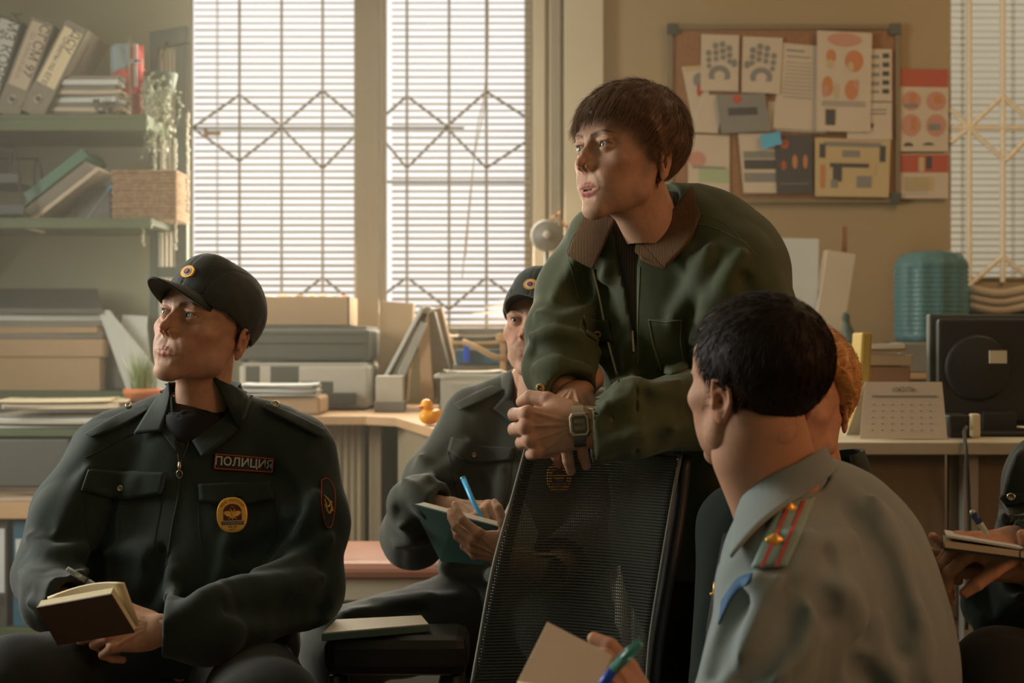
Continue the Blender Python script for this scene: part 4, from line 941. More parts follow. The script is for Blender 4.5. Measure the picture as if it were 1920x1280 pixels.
# monitor seen from the back
r = thing('monitor', 'black computer monitor seen from behind on the right desk', 'monitor', (X(1880, 3.62), 3.70, DZ + .001))
x0, x1, z0, z1 = X(1751, 3.6), X(2040, 3.6), Z(808, 3.6), Z(588, 3.6)
b = MB(); b.bx(x0, x1, 3.64, 3.67, z0 + .01, z1); b.build('bezel', M['greyd'], r, bevel=.005)
b = MB(); b.bx(x0 + .014, x1 - .014, 3.61, 3.64, z0 + .02, z1 - .012); b.build('back_cover', M['black'], r, bevel=.008)
b = MB(); b.lathe([(.085, 0), (.085, .006), (.075, .012)], (X(1835, 3.6), 3.612, Z(690, 3.6)), rot((1, 0, 0), 90), 30); b.build('mount_ring', M['black'], r, smooth=True)
b = MB(); b.bx(X(1857, 3.59), X(1889, 3.59), 3.594, 3.60, Z(681, 3.59), Z(657, 3.59)); b.build('rating_label', M['cream'], r)
b = MB(); b.bx(X(1840, 3.58), X(1905, 3.58), 3.57, 3.64, DZ + .002, z0 + .05); b.bx(X(1800, 3.58), X(1950, 3.58), 3.5, 3.72, DZ + .001, DZ + .012); b.build('stand', M['black'], r, bevel=.006)
# tent calendar
r = thing('desk_calendar', 'white tent calendar on the front edge of the right desk', 'calendar', (X(1695, 3.42), 3.45, DZ + .001))
zt = Z(716, 3.46); a = (X(1612, 3.40), X(1776, 3.40)); c2 = (X(1622, 3.46), X(1766, 3.46))
b = MB(); G = np.array([[(a[0], 3.40, DZ + .002), (c2[0], 3.46, zt)], [(a[1], 3.40, DZ + .002), (c2[1], 3.46, zt)]]); b.sheet(G, .0015); b.build('front_sheet', M['paper'], r)
b = MB(); G = np.array([[(a[0], 3.54, DZ + .002), (c2[0], 3.462, zt)], [(a[1], 3.54, DZ + .002), (c2[1], 3.462, zt)]]); b.sheet(G, .0015); b.build('rear_sheet', M['paper'], r)
fn = lambda u, v: V3((a[0], 3.40, DZ)) * (1 - v) * (1 - u) + V3((a[1], 3.40, DZ)) * (1 - v) * u + V3((c2[0], 3.46, zt)) * v * (1 - u) + V3((c2[1], 3.46, zt)) * v * u + V3((0, -.0032, .001))
b = MB(); b.add([fn(.10, .73), fn(.92, .73), fn(.92, .76), fn(.10, .76)], [(0, 1, 2, 3)])
for k in range(5):
    for j in range(7): b.add([fn(.12 + j * .115, .15 + k * .11), fn(.15 + j * .115, .15 + k * .11), fn(.15 + j * .115, .165 + k * .11), fn(.12 + j * .115, .165 + k * .11)], [(0, 1, 2, 3)])
b.build('print', PI_[3], r)
text_mesh('lettering', 'ИЮЛЬ', .018, M['greyprint'], r, fn(.5, .86), (1, 0, 0), nrm(V3((0, .06, .2))), .0003)
# small device with connector
b = MB(); b.bx(X(1772, 3.5), X(1815, 3.5), 3.46, 3.56, DZ + .001, Z(777, 3.5)); b.bx(X(1818, 3.46), X(1834, 3.46), 3.44, 3.47, DZ + .004, Z(775, 3.46), 1); tag(b.build('adapter', [M['black'], M['cream']], bevel=.004), 'small black adapter with a pale plug beside the calendar', 'adapter')
b = MB(); b.bx(X(1775, 3.6), X(1796, 3.6), 3.52, 3.6, Z(776, 3.56), Z(758, 3.56)); b.build
# brown boxes behind the blond woman
_bx = slab('cardboard_box', 'reddish brown box with a lid behind the blond woman', 'box', (X(1640, 3.9), 3.95, DZ + .085), (.085, .10, .083), None, M['kraft2'], bev=.004)
b = MB(); b.box((X(1640, 3.9), 3.95, DZ + .185), (.09, .105, .015)); _o = b.build('lid', M['kraft'], None, bevel=.004, loc=(0, 0, 0)); _o.parent = _bx
stack(X(1625, 3.9), 3.93, DZ + .202, .20, .16, 2, .010, 'loose tan papers on top of the lidded brown box', [M['kraft'], M['paper']], .02, R=-6)
slab('cardboard_box', 'small tan box right of the reddish brown box', 'box', (X(1727, 3.95), 3.95, DZ + .034), (.045, .06, .033), None, M['kraft'])
slab('file_case', 'yellow plastic file standing behind the blond woman', 'file', (X(1612, 3.62), 3.62, DZ + .13), (.014, .05, .128), rot((0, 1, 0), 3), M['glow'], bev=.006)
# second row of furniture behind: cabinet with frames and the water bottle
r = thing('low_cabinet', 'beige low cabinet behind the right desk', 'cabinet', (1.45, 5.1, 0))
CZ = Z(700, 4.85)
b = MB(); b.bx(.62, 2.95, 4.86, YB - .016, .02, CZ - .02); b.build('body', M['panel'], r, bevel=.003)
b = MB(); b.bx(.60, 2.97, 4.84, YB - .016, CZ - .02, CZ); b.build('top', M['wood'], r, bevel=.003)
for k in range(4):
    d = MB(); d.bx(.66 + k * .57, 1.19 + k * .57, 4.845, 4.859, .08, CZ - .05); dd = d.build('door', M['panel'], r, bevel=.003)
    d = MB(); d.tube([(1.14 + k * .57, 4.832, .55), (1.14 + k * .57, 4.832, .68)], .006, 8); d.tube([(1.14 + k * .57, 4.832, .56), (1.14 + k * .57, 4.846, .56)], .004, 6); d.tube([(1.14 + k * .57, 4.832, .67), (1.14 + k * .57, 4.846, .67)], .004, 6); d.build('handle', M['steel'], dd)
slab('picture_frame', 'pale framed sheet standing behind the standing man\'s shoulder', 'frame', P(1492, 560, 5.08), (.078, .010, .215), rot((0, 1, 0), 1), M['paperb'])
slab('file_folder', 'pinkish folder leaning next to the pale framed sheet', 'folder', P(1556, 590, 5.08), (.052, .03, .225), rot((0, 1, 0), 9), M['paper'])
slab('wooden_slat', 'thin brown wooden slat standing up behind the pinkish folder', 'slat', P(1582, 560, 5.2), (.010, .010, .265), None, M['kraft2'])
f = UK(chain([(0, 0, 4), (0, 0, 60)], [48, 34], 0), (chain([(0, 0, 60), (-6, 0, 100), (-10, 0, 140)], [30, 18, 10], 10), 14), (ell((-12, 0, 150), (14, 12, 16)), 8)); v, q = surf(f, (-60, -55, -50), (60, 55, 175), 4)
cc = P(1592, 600, 5.0); tag(link('statuette', raw_mesh('s', (v + V3((0, 0, 44))) * .001, q, M['greenframe']), None, (cc[0], cc[1], CZ + .002)), 'small dark teal statuette beside the brown slat', 'statuette')
# water bottle on a grey box
b = MB(); zb = Z(641, 4.9)
b.bx(X(1685, 4.9), X(1815, 4.9), 4.88, 5.14, CZ + .001, zb - .001); tag(b.build('grey_box', M['grey'], bevel=.006), 'grey box under the big blue water bottle', 'box')
cx, cy = X(1747, 5.0), 5.01; prof = [(.02, 0), (.115, 0), (.126, .012)]
H = Z(466, 4.9) - zb
for k in range(14):
    z = .03 + k * (H - .09) / 14; prof += [(.127, z), (.121, z + .006), (.127, z + .012)]
prof += [(.124, H - .045), (.105, H - .015), (.06, H - .002), (.02, H)]
r = thing('water_bottle', 'large ribbed blue water bottle standing on the grey box', 'bottle', (cx, cy, zb))
_b = MB(); _b.lathe(prof, (0, 0, 0), None, 96); _v = _b.v[0]; _a = np.arctan2(_v[:, 1], _v[:, 0]); _v[:, :2] *= (1 + .035 * np.cos(_a * 12) * np.clip((H - .02 - _v[:, 2]) / .04, 0, 1) * np.clip(_v[:, 2] / .03, 0, 1))[:, None]
_b.v[0] = _v + np.array([cx, cy, zb]); _b.build('body', M['jug'], r, smooth=True)
# beige cushions / folded cloth under the right-hand window
b = MB(); b.bx(X(1818, 5.0), 2.9, 5.0, YB - .02, CZ + .001, Z(590, 5.0)); tag(b.build('storage_box', M['kraft2'], bevel=.008), 'brown box under the right-hand window behind the monitor', 'box')
b = MB(); G = np.array([[(x, y, Z(555, 5.0) + .012 * math.sin(x * 21) + .02 * math.cos(y * 9)) for y in np.linspace(5.02, YB - .03, 8)] for x in np.linspace(X(1822, 5.0), 2.85, 30)]); b.sheet(G, .03)
G2 = G.copy(); G2[:, :, 2] -= .028; b.sheet(G2, .026)
b.sheet(G - V3((0, 0, .0575)), .028); tag(b.build('folded_blanket', M['paper'], smooth=True), 'folded beige cloth on the brown box under the right-hand window', 'blanket')
# skirting pipe of reddish floor strip seen below the right desk is the floor itself
# ---------------------------------------------------------------- heads (local millimetres: x = own right, y = forward, z = up)
def head_field(fat=1.0, jaw=1.0, nose=1.0, mouth_open=0.0, lid=5.0, ear_out=1.0, brow=1.0, smile=0.0):
    w = fat
    S = []
    A = S.append
    base = ell((0, -11, 34), (75 * w, 89, 80))
    A((ell((0, 30, 26), (64 * w, 56, 58)), 30))
    A((ell((0, 34, -28), (57 * w, 50, 62)), 24))
    A((ell((0, 20, -62), (48 * w, 52, 42)), 22))
    A((con((-46 * w, 18, -72), (-15, 66, -100), 15 * jaw, 13), 20)); A((con((46 * w, 18, -72), (15, 66, -100), 15 * jaw, 13), 20))
    A((con((-56 * w, 0, -30), (-50 * w, 12, -68), 14, 15 * jaw), 18)); A((con((56 * w, 0, -30), (50 * w, 12, -68), 14, 15 * jaw), 18))
    A((ell((0, 72, -104), (19, 15, 14)), 16))
    A((ell((0, 71, -67), (28, 16.5, 24)), 16))
    for s in (-1, 1):
        A((ell((s * 46 * w, 57, -25), (17, 18, 15)), 22))
        A((ell((s * 23, 70, -46), (15, 13, 20)), 18))
        A((ell((s * 29 * w, 47, -62), (20, 25, 28)), 24))
        A((con((s * 8, 85, 13), (s * 34, 79, 18), 7.5 * brow, 7 * brow), 12)); A((con((s * 34, 79, 18), (s * 49, 63, 12), 7 * brow, 6), 12))
    f0 = UK(base, *S)
    holes = U([ell((s * 31, 92, 0), (18, 15, 12.5)) for s in (-1, 1)])
    temple = U([ell((s * 86 * w, 40, 20), (16, 26, 30)) for s in (-1, 1)])
    ny = 88 + 26 * nose
    nos = UK(con((0, 84, 8), (0, 96, -12), 6, 6.5), (con((0, 96, -12), (0, ny - 8, -26), 5.8, 6.2), 5), (sph((0, ny - 5.5, -29.5), 6.8), 5),
             (ell((-10.5, 94, -34.5), (5.6, 8.5, 5.8)), 4), (ell((10.5, 94, -34.5), (5.6, 8.5, 5.8)), 4), (con((-9, 84, -36), (0, 88, -20), 8, 8), 9), (con((9, 84, -36), (0, 88, -20), 8, 8), 9), (con((0, 99, -37), (0, 88, -43), 3.4, 3.6), 4))
    nosh = U([ell((s * 6.5, 100.5, -41), (3.4, 6, 3.2)) for s in (-1, 1)])
    mo = mouth_open
    def fy(x, z):
        return float(project(f0, [(x, 140, z)], (0, -1, 0), 120)[0, 1])
    def cor(x, z, dy=-1.0): return (x, fy(x, z) + dy, z + smile * (abs(x) / 24) ** 2 * 4)
    up = [cor(-24, -69.5, -2), cor(-13, -67 + mo * .15, -1.4), cor(-4, -64.6 + mo * .1, -1.2), cor(4, -64.6 + mo * .1, -1.2), cor(13, -67 + mo * .15, -1.4), cor(24, -69.5, -2)]
    lo = [cor(-22, -70.5, -2.6), cor(-11, -73.6 - mo * .8, -2.4), cor(0, -74.8 - mo, -2.0), cor(11, -73.6 - mo * .8, -2.4), cor(22, -70.5, -2.6)]
    lipu = chain(up, [1.4, 2.4, 3.1, 3.1, 2.4, 1.4], 2)
    lipl = chain(lo, [1.4, 3.1, 3.9, 3.1, 1.4], 3)
    slit = chain([cor(-24, -70, 1), cor(-12, -70.2 - mo * .35, 4), cor(0, -70 - mo * .4, 5), cor(12, -70.2 - mo * .35, 4), cor(24, -70, 1)], [0.4, 1.2 + mo * .45, 1.6 + mo * .5, 1.2 + mo * .45, 0.4])
    deep = chain([cor(-10, -70.2 - mo * .4, -4), cor(10, -70.2 - mo * .4, -4)], [mo * .5, mo * .5], 0)
    if mo > 1: slit = U([slit, deep, chain([cor(-10, -70.2 - mo * .4, 2), cor(10, -70.2 - mo * .4, 2)], [mo * .5, mo * .5], 0)], 2)
    und = con(cor(-9, -86, 6.5), cor(9, -86, 6.5), 6)
    phil = con(cor(0, -48, 4.6), cor(0, -58, 5.0), 3.0)
    nl = U([chain([cor(s * 18, -40, 3.4), cor(s * 26, -52, 5.0), cor(s * 33, -64, 6.6)], [1.4, 2.0, 2.2], 1) for s in (-1, 1)])
    E = [(-31, 72.5, 0), (31, 72.5, 0)]
    def ears(p):
        d = None
        for s in (-1, 1):
            q = p * np.array([s, 1, 1], F32)
            o = np.array([72 * w, -8, -20], F32)
            R = rot((0, 0, 1), -24 * ear_out) @ rot((1, 0, 0), -12)
            l = (q - o) @ np.array(R, F32)
            u = l[:, 1] / 1.0; v = l[:, 2]
            l = l / 0.92; e = ell((3, -8, 2), (5.5, 16, 29))(l)
            e = smin(e, ell((2, -2, -24), (4.5, 9, 11))(l), 6)
            e = smin(e, chain([(4, 4, 10), (6, -2, 27), (7.5, -16, 27), (8, -24, 12), (7, -22, -6), (5, -10, -26)], [3, 3.6, 3.6, 3.6, 3.2, 3], 1)(l), 2)
            e = smax(e, -ell((9.5, -6, -3), (8, 8.5, 12))(l), 3)
            e = smax(e, -chain([(9.5, -4, 16), (10, -14, 18), (10.5, -18, 6)], [3.2, 3.4, 3], 1)(l), 2)
            e = smin(e, ell((4, 6, -8), (4, 4, 6))(l), 3)
            d = e if d is None else np.minimum(d, e)
        return d
    def f(p):
        d = f0(p)
        d = smax(d, -holes(p), 16)
        d = smax(d, -temple(p), 22)
        d = smin(d, nos(p), 7)
        # lids
        for s in (-1, 1):
            e = np.array([s * 31, 72.5, 0], F32); q = p - e
            d = smin(d, np.linalg.norm(q, axis=1) - 14.2, 5)
            d = smin(d, ell((s * 31, 82, 9), (17, 6, 4))(p), 4)
            x = q[:, 0] * s
            zc = 0.10 * x
            hu = lid * (1 - np.clip((x + 1.5) / 14.5, -1, 1) ** 2); hl = lid * 0.72 * (1 - np.clip((x - 1) / 14.5, -1, 1) ** 2)
            z = q[:, 2] - zc
            op = np.maximum(np.where(z > 0, z - hu, -z - hl), 2.0 - q[:, 1])
            op = np.maximum(op, np.abs(x) - 14)
            d = smax(d, -op, 1.2)
        d = smax(d, -nosh(p), 2.5)
        d = smin(d, lipu(p), 4.5); d = smin(d, lipl(p), 5)
        d = smax(d, -slit(p), 1.6)
        d = smax(d, -und(p), 8); d = smax(d, -phil(p), 5); d = smax(d, -nl(p), 8)
        d = smin(d, ears(p), 4)
        return d
    f.lipu, f.lipl, f.skull = lipu, lipl, f0
    return f

def head_tone(v, hf, skin, lip, brow, stub=0.0, stubc=(0.1, 0.07, 0.05), browh=1.0, red=0.5):
    """the skin's own colouring"""
    p = v.astype(F32); n = len(p); c = np.tile(np.array(skin, float), (n, 1))
    m = 0.09 * hashn(p / 9.0, 3) + 0.06 * hashn(p / 3.0, 5); c *= (1 + m)[:, None]
    def mixc(mask, col):
        mask = np.clip(mask, 0, 1)[:, None]; return c * (1 - mask) + np.array(col) * mask
    rd = np.array(skin) * np.array([1.05, 0.72, 0.66])
    g = lambda q, r: np.exp(-(np.linalg.norm((p - np.array(q, F32)) / np.array(r, F32), axis=1)) ** 2)
    c = mixc(red * (g((40, 70, -36), (22, 30, 16)) + g((-40, 70, -36), (22, 30, 16)) + 1.2 * g((0, 112, -36), (14, 14, 12)) + g((78, -10, -14), (14, 20, 32)) + g((-78, -10, -14), (14, 20, 32))), rd)
    dl = np.minimum(hf.lipu(p), hf.lipl(p))
    c = mixc((2.2 - dl) / 1.8 * (p[:, 1] > 66), lip)
    if stub:
        b = np.clip((-46 - 0.0 * np.abs(p[:, 0]) - p[:, 2]) / 14, 0, 1) * np.clip((p[:, 1] - 2) / 12, 0, 1) * np.clip(dl / 2.5, 0, 1)
        b2 = ((p[:, 2] < -50) & (p[:, 2] > -64) & (np.abs(p[:, 0]) < 30) & (p[:, 1] > 78) & (dl > .3))
        c = mixc(stub * np.clip(b + b2, 0, 1) * (0.7 + 0.3 * hashn(p / 1.5, 8)), stubc)
    ax = np.abs(p[:, 0]); t = np.clip((ax - 10) / 38, 0, 1)
    zc = 15.5 + 7 * np.sin(t * PI * 0.75) - 1 * t; hw = (3.6 * (1 - t) ** 0.6 + 1.0) * browh
    br = np.clip(1.4 - np.abs(p[:, 2] - zc) / hw, 0, 1) * (ax > 9) * (ax < 50) * (p[:, 1] > 50)
    c = mixc(br * (0.95 + 0.3 * hashn(p * np.array([1.2, 1.2, .5], F32), 2)), brow)
    # lash line
    for s in (-1, 1):
        q = p - np.array([s * 31, 72.5, 0], F32); x = q[:, 0] * s
        hu = 5.0 * (1 - np.clip((x + 1.5) / 14.5, -1, 1) ** 2)
        l = np.exp(-((q[:, 2] - 0.1 * x - hu - 0.6) / 1.1) ** 2) * (q[:, 1] > 6) * (np.abs(x) < 14)
        c = mixc(l * 0.75, np.array(brow) * 0.6)
    return np.clip(c, 0.002, 1)

def eyeball(parent, c_world, look, iris, r=0.0123):
    """eyeball whose iris and pupil are its own colouring"""
    R = frame(look); V = []; f = []; nu, nv = 28, 36; C = []
    ang = [0, 4, 8, 12, 13, 18, 24, 26, 28, 34, 42, 52, 64, 78, 92, 110, 130, 155, 180]
    for a in ang:
        t = math.radians(a)
        rr = r * (1.045 if a < 14 else 1.03 if a < 25 else 1.0)
        for j in range(nv):
            u = 2 * PI * j / nv; V.append((rr * math.sin(t) * math.cos(u), rr * math.cos(t), rr * math.sin(t) * math.sin(u)))
            if a <= 12: q = (0.004, 0.004, 0.005)
            elif a <= 24: q = np.array(iris) * (0.8 + 0.35 * math.sin(j * 2.7))
            elif a <= 27: q = np.array(iris) * 0.25
            else: q = (0.50, 0.44, 0.38) if a < 42 else (0.42, 0.30, 0.25)
            C.append(q)
    for i in range(len(ang) - 1):
        for j in range(nv): f.append((i * nv + j, i * nv + (j + 1) % nv, (i + 1) * nv + (j + 1) % nv, (i + 1) * nv + j))
    v = np.array(V) @ R.T + np.array(c_world)
    return part('eye', v, np.array(f), M['eye'], parent, col=np.array(C))

def strands(roots, dirs, length, r0, curl, flow, seg=7, jit=0.25, clump=None, seed=1, keep=None):
    """tapered hair strands as one mesh; flow(p) -> direction field; keep(p) pushes them out of the head"""
    rng = np.random.default_rng(seed); n = len(roots); p = roots.copy(); d = dirs.copy()
    step = (np.broadcast_to(length, (n,)) * rng.uniform(0.7, 1.15, n) / seg)[:, None]
    w = rng.normal(0, 1, (n, 3)); pts = [p.copy()]
    for s in range(seg):
        tgt = flow(p, s / seg)
        d = d * (1 - curl) + tgt * curl + w * jit * 0.25
        d /= np.linalg.norm(d, axis=1, keepdims=True) + 1e-9
        p = p + d * step
        if keep is not None: p = keep(p)
        pts.append(p.copy())
    pts = np.stack(pts, 1)                       # n, seg+1, 3
    T = np.gradient(pts, axis=1); T /= np.linalg.norm(T, axis=2, keepdims=True) + 1e-9
    a = np.cross(T, w[:, None, :]); a /= np.linalg.norm(a, axis=2, keepdims=True) + 1e-9; b = np.cross(T, a)
    rad = r0 * np.linspace(1, 0.12, seg + 1)[None, :, None]
    V = np.stack([pts + rad * (math.cos(t) * a + math.sin(t) * b) for t in (0, 2.094, 4.189)], 2)   # n, seg+1, 3, 3
    V = V.reshape(-1, 3); k = (np.arange(n) * (seg + 1) * 3)[:, None, None]
    i = np.arange(seg)[None, :, None] * 3; j = np.arange(3)[None, None, :]; j2 = (j + 1) % 3
    Q = np.stack([k + i + j, k + i + j2, k + i + 3 + j2, k + i + 3 + j], -1).reshape(-1, 4)
    return V, Q
# ---------------------------------------------------------------- hands (local millimetres: x = towards the fingers, y = thumb side, z = back of the hand)
def hand_field(flex, spread=(6, 1, -4, -10), thumb=((0.62, 0.62, -0.48), 18, 22), fist=False, arm=70, tpts=None):
    """flex: four (mcp, pip, dip) angles index..little; returns field, fingertip points, nail info"""
    base = [(88, 25, 1), (92, 4, 4), (87, -16, 2), (79, -34, -4)]
    lens = [(44, 26, 21), (49, 30, 22), (45, 28, 22), (35, 21, 19)]
    rad = [(10.4, 9.4, 8.8, 7.4), (10.6, 9.6, 9.0, 7.6), (10.0, 9.0, 8.4, 7.2), (9.0, 8.0, 7.4, 6.4)]
    fingers, tips, nails, knu = [], [], [], []
    for b, l, r, fl, sp in zip(base, lens, rad, flex, spread):
        p = V3(b); a = 0.0; pts = [p]; s = math.radians(sp)
        for k in range(3):
            a += math.radians(fl[k])
            d = V3((math.cos(a) * math.cos(s), math.sin(s) * max(math.cos(a), 0.25), -math.sin(a)))
            d = nrm(d); p = p + d * l[k]; pts.append(p)
        nn = V3((math.sin(a), 0, math.cos(a)))
        dl = nrm(pts[3] - pts[2])
        fingers.append(UK(chain(pts, r, 2), (sph(pts[1] + V3((0, 0, 0)), r[1] + .5), 3)))
        nails.append((pts[3] - dl * 3 + nn * r[3] * 0.8, dl, nn, r[3]))
        tips.append(pts[3] + dl * r[3]); knu += [(pts[0] + V3((0, 0, 4)), 10), (pts[1], 8)]
    if tpts is None:
        tb = V3((20, 24, -10)); d = nrm(thumb[0]); t1 = tb + d * 44
        ax = nrm(np.cross(d, V3((0.3, -0.6, -0.7))))
        d2 = rot(ax, thumb[1]) @ d; t2 = t1 + d2 * 33; d3 = rot(ax, thumb[2]) @ d2; t3 = t2 + d3 * 22
        tp = [tb, t1, t2, t3]
    else:
        tp = [V3(q) for q in tpts]
    d3 = nrm(tp[3] - tp[2]); tn = nrm(np.cross(d3, V3((0.2, -0.9, -0.1)))); tn = tn if tn[2] > 0 else -tn
    thumbf = chain(tp, (15, 11.5, 10, 8), 3); nails.append((tp[3] - d3 * 4 + tn * 6.6, d3, tn, 8.5)); tips.append(tp[3] + d3 * 8)
    palm = UK(con((4, 10, 0), (86, 22, -3), 15, 11.5), (con((4, 3, 0), (89, 4, -2), 15, 12), 14), (con((4, -6, 0), (84, -15, -3), 15, 11.5), 14), (con((4, -12, -1), (76, -31, -7), 14, 10), 14),
              (ell((36, 24, -14), (32, 15, 13)), 14), (ell((38, -24, -14), (36, 13, 11)), 14))
    wrist = UK(con((-arm, 11, 1), (4, 8, 0), 21, 17), (con((-arm, -11, 1), (4, -8, 0), 21, 16), 14))
    tend = U([con((28, y0, 15.5), (b[0] - 8, b[1], b[2] + 10), 1.3) for y0, b in zip((6, 2, -3, -8), base)])
    kn = U([sph((b[0] - 1, b[1], b[2] + 3.4), 8.6) for b in base])
    body = UK(wrist, (palm, 14), (tend, 5), (kn, 6))
    def f(p):
        d = body(p)
        fg = fingers[0](p)
        for g in fingers[1:]: fg = smin(fg, g(p), 1.2)
        d = smin(d, fg, 7)
        return smin(d, thumbf(p), 9 if tpts is None else 4)
    f.tips, f.nails, f.knu = tips, nails, knu
    return f

def hand_tone(p, f, skin):
    n = len(p); c = np.tile(np.array(skin, float), (n, 1)); q = p.astype(F32)
    c *= (1 + 0.08 * hashn(q / 8.0, 3) + 0.05 * hashn(q / 2.5, 5))[:, None]
    rd = np.array(skin) * np.array([1.05, 0.70, 0.62])
    for k, r in f.knu:
        m = (0.45 * np.exp(-(np.linalg.norm(q - k.astype(F32), axis=1) / r) ** 2))[:, None]; c = c * (1 - m) + rd * m
    for o, d, nn, r in f.nails:
        w = q - o.astype(F32); s = np.cross(d, nn)
        u = w @ d.astype(F32); v = w @ s.astype(F32); h = w @ nn.astype(F32)
        m = (((u / (r * 0.95)) ** 2 + (v / (r * 0.72)) ** 2 < 1) & (h > -r * 0.55))[:, None] * 0.8
        c = c * (1 - m) + np.array(skin) * np.array([1.2, 1.12, 1.1]) * m
    return np.clip(c, 0, 1)

def hand_mesh(o, fwd, back, left, flex, h=1.7, skin=(.5, .3, .2), size=1.0, **kw):
    """returns world verts, quads, colours, local->world function. fwd: wrist to knuckles, back: out of the back of the hand"""
    f = hand_field(flex, **kw)
    x = nrm(fwd); z = nrm(np.array(back, float) - x * np.dot(back, x)); y = np.cross(z, x)
    if left: y = -y
    R = np.stack([x, y, z], 1) * 0.001 * size
    v, q = surf(f, (-kw.get('arm', 70) - 5, -75, -110), (200, 80, 40), h)
    k = v[:, 0] > -kw.get('arm', 70) - 3
    c = hand_tone(v, f, skin)
    if left: q = q[:, ::-1]
    w2 = lambda p: np.asarray(p, float) @ R.T + np.array(o, float)
    return w2(v), q, c, w2, f
# ---------------------------------------------------------------- people
CAMP = V3((0, 0, CAMH))
def ray(px, py): return nrm(P(px, py, 1.0) - CAMP)
class Skin:
    """a built cloth surface that things can be laid on"""
    def __init__(self, v, q):
        from mathutils.bvhtree import BVHTree
        self.t = BVHTree.FromPolygons([tuple(x) for x in v.tolist()], [tuple(x) for x in q.tolist()])
    def hit(self, p, d):
        p = Vector(tuple(map(float, p))); d = Vector(tuple(map(float, d)))
        loc, n, i, _ = self.t.ray_cast(p, d, 1.5)
        if loc is None:
            loc, n, i, _ = self.t.find_nearest(p + d * .15)
            if loc is None: return np.array(p), np.array(-d)
        n = np.array(n)
        return np.array(loc), (n if n @ np.array(d) < 0 else -n)
def drape(S, top, bot, d0, lift=.004, th=.003, n=(16, 8), lim=.6, edge=None):
    """strip between two outlines laid on a built surface; returns MB"""
    T = spline([(*q, 0) for q in top], n[0])[:, :2]; B_ = spline([(*q, 0) for q in bot], n[0])[:, :2]
    G = np.zeros((n[0], n[1], 3)); 
    for j, v in enumerate(np.linspace(0, 1, n[1])):
        for i in range(n[0]):
            px, py = T[i] * (1 - v) + B_[i] * v; r = ray(px, py)
            G[i, j] = S.hit(P(px, py, d0), r)[0] - r * (lift if edge is None else lift + edge(i / (n[0] - 1), v))
    b = MB(); b.sheet(G[:, ::-1], th); return b
def onto(S, px, py, d0, lift=0.0):
    r = ray(px, py); return S.hit(P(px, py, d0), r)[0] - r * lift
def pline(S, pts, d0, lift=0.0, n=24):
    return np.array([onto(S, x, y, d0, lift) for x, y in spline([(*q, 0) for q in pts], n)[:, :2]])
def folds(f, lst, d0, k=.022):
    """cloth folds: ridges (h > 0) or grooves (h < 0) that follow lines on the surface"""
    R_, G_ = [], []
    xy = [spline([(*q, 0) for q in pts], max(5, 3 * len(pts)))[:, :2] for pts, r, h in lst]; al = np.concatenate(xy)
    Q = project(f, [P(x, y, d0) for x, y in al], [ray(x, y) for x, y in al], .8); GA = grad(f, Q, .004); k0 = 0
    for (pts, r, h), w_ in zip(lst, xy):
        q = Q[k0:k0 + len(w_)]; g = GA[k0:k0 + len(w_)]; k0 += len(w_)
        t = np.linspace(0, 1, len(q)); rr = r * (0.35 + 0.65 * np.sin(PI * t) ** .5)
        if h > 0: R_.append(chain(list(q - g * (rr - h)[:, None]), list(rr), 0))
        else: G_.append(chain(list(q + g * (rr + h)[:, None]), list(rr), 0))
    def w(p):
        d = f(p)
        for a in R_: d = smin(d, a(p), k)
        for a in G_: d = smax(d, -a(p), k)
        return d
    return w
def rumple(f, amp=.003, s=(16, 16, 7), seed=1):
    s = np.array(s, F32)
    def w(p):
        a = hashn(p * s, seed); b2 = hashn(p * s * 2.3 + 5, seed + 3)
        return f(p) + amp * (1 - 2 * np.abs(a)) + amp * .4 * b2
    return w
def bounds(f, pts, pad):
    p = np.array(pts); return p.min(0) - pad, p.max(0) + pad

def make_head(body_parts, root, o, F, up, size=1.0, skin=(.52, .29, .19), lip=(.40, .16, .12), brow=(.05, .03, .018), iris=(.10, .22, .20), look=None, h=1.5, eyes=True, tone={}, nk=(0, -34, -150), nr=(47, 52), **kw):
    hf = head_field(**kw); R = frame(F, up)
    nk = V3(nk); neck = UK(con((0, -24, -58), nk, nr[0] + 2, nr[1]), (con((0, 10, -82), nk + V3((0, 22, 0)), nr[0] - 16, nr[1] - 12), 26), (con((20, 0, -62), nk + V3((12, 40, -4)), 9, 9), 12), (con((-20, 0, -62), nk + V3((-12, 40, -4)), 9, 9), 12))
    full = lambda p: smin(hf(p), neck(p), 16)
    v, q = surf(full, (-104, min(-125, nk[1] - 60), nk[2] - 15), (104, 132, 132), h)
    c = head_tone(v, hf, skin, lip, brow, **tone)
    w2 = lambda p: np.asarray(p, float) * .001 * size @ R.T + np.array(o, float)
    body_parts.append((w2(v), q, c))
    if eyes:
        for s in (-1, 1): eyeball(root, w2([[s * 31, 72.5, 0]])[0], look if look is not None else F, iris, .0123 * size)
    return hf, R, w2
def join_body(root, parts, skin):
    V, Q, C_ = [], [], []; n = 0
    for v, q, c in parts: V.append(v); Q.append(q + n); C_.append(c); n += len(v)
    return part('body', np.concatenate(V), np.concatenate(Q), M['skin'], root, col=np.concatenate(C_))
def core(parts, f, lo, hi, skin, h=.009):
    v, q = surf(f, lo, hi, h); parts.append((v, q, np.tile(np.array(skin), (len(v), 1))))
def cloth(name, f, lo, hi, h, mt, root):
    v, q = surf(f, lo, hi, h); o = part(name, v, q, mt, root); return o, Skin(v, q)
def sleeve_end(f, o, fwd, r=.034, ahead=.0):
    """cuts the sleeve square at the wrist and hollows it"""
    o = np.array(o, float); x = nrm(fwd); o = o + x * ahead
    f = SUB(f, INT(con(o, o + x * .10, .085), pln(o, -x)), .003)
    return SUB(f, con(o - x * .03, o + x * .1, r), .002)
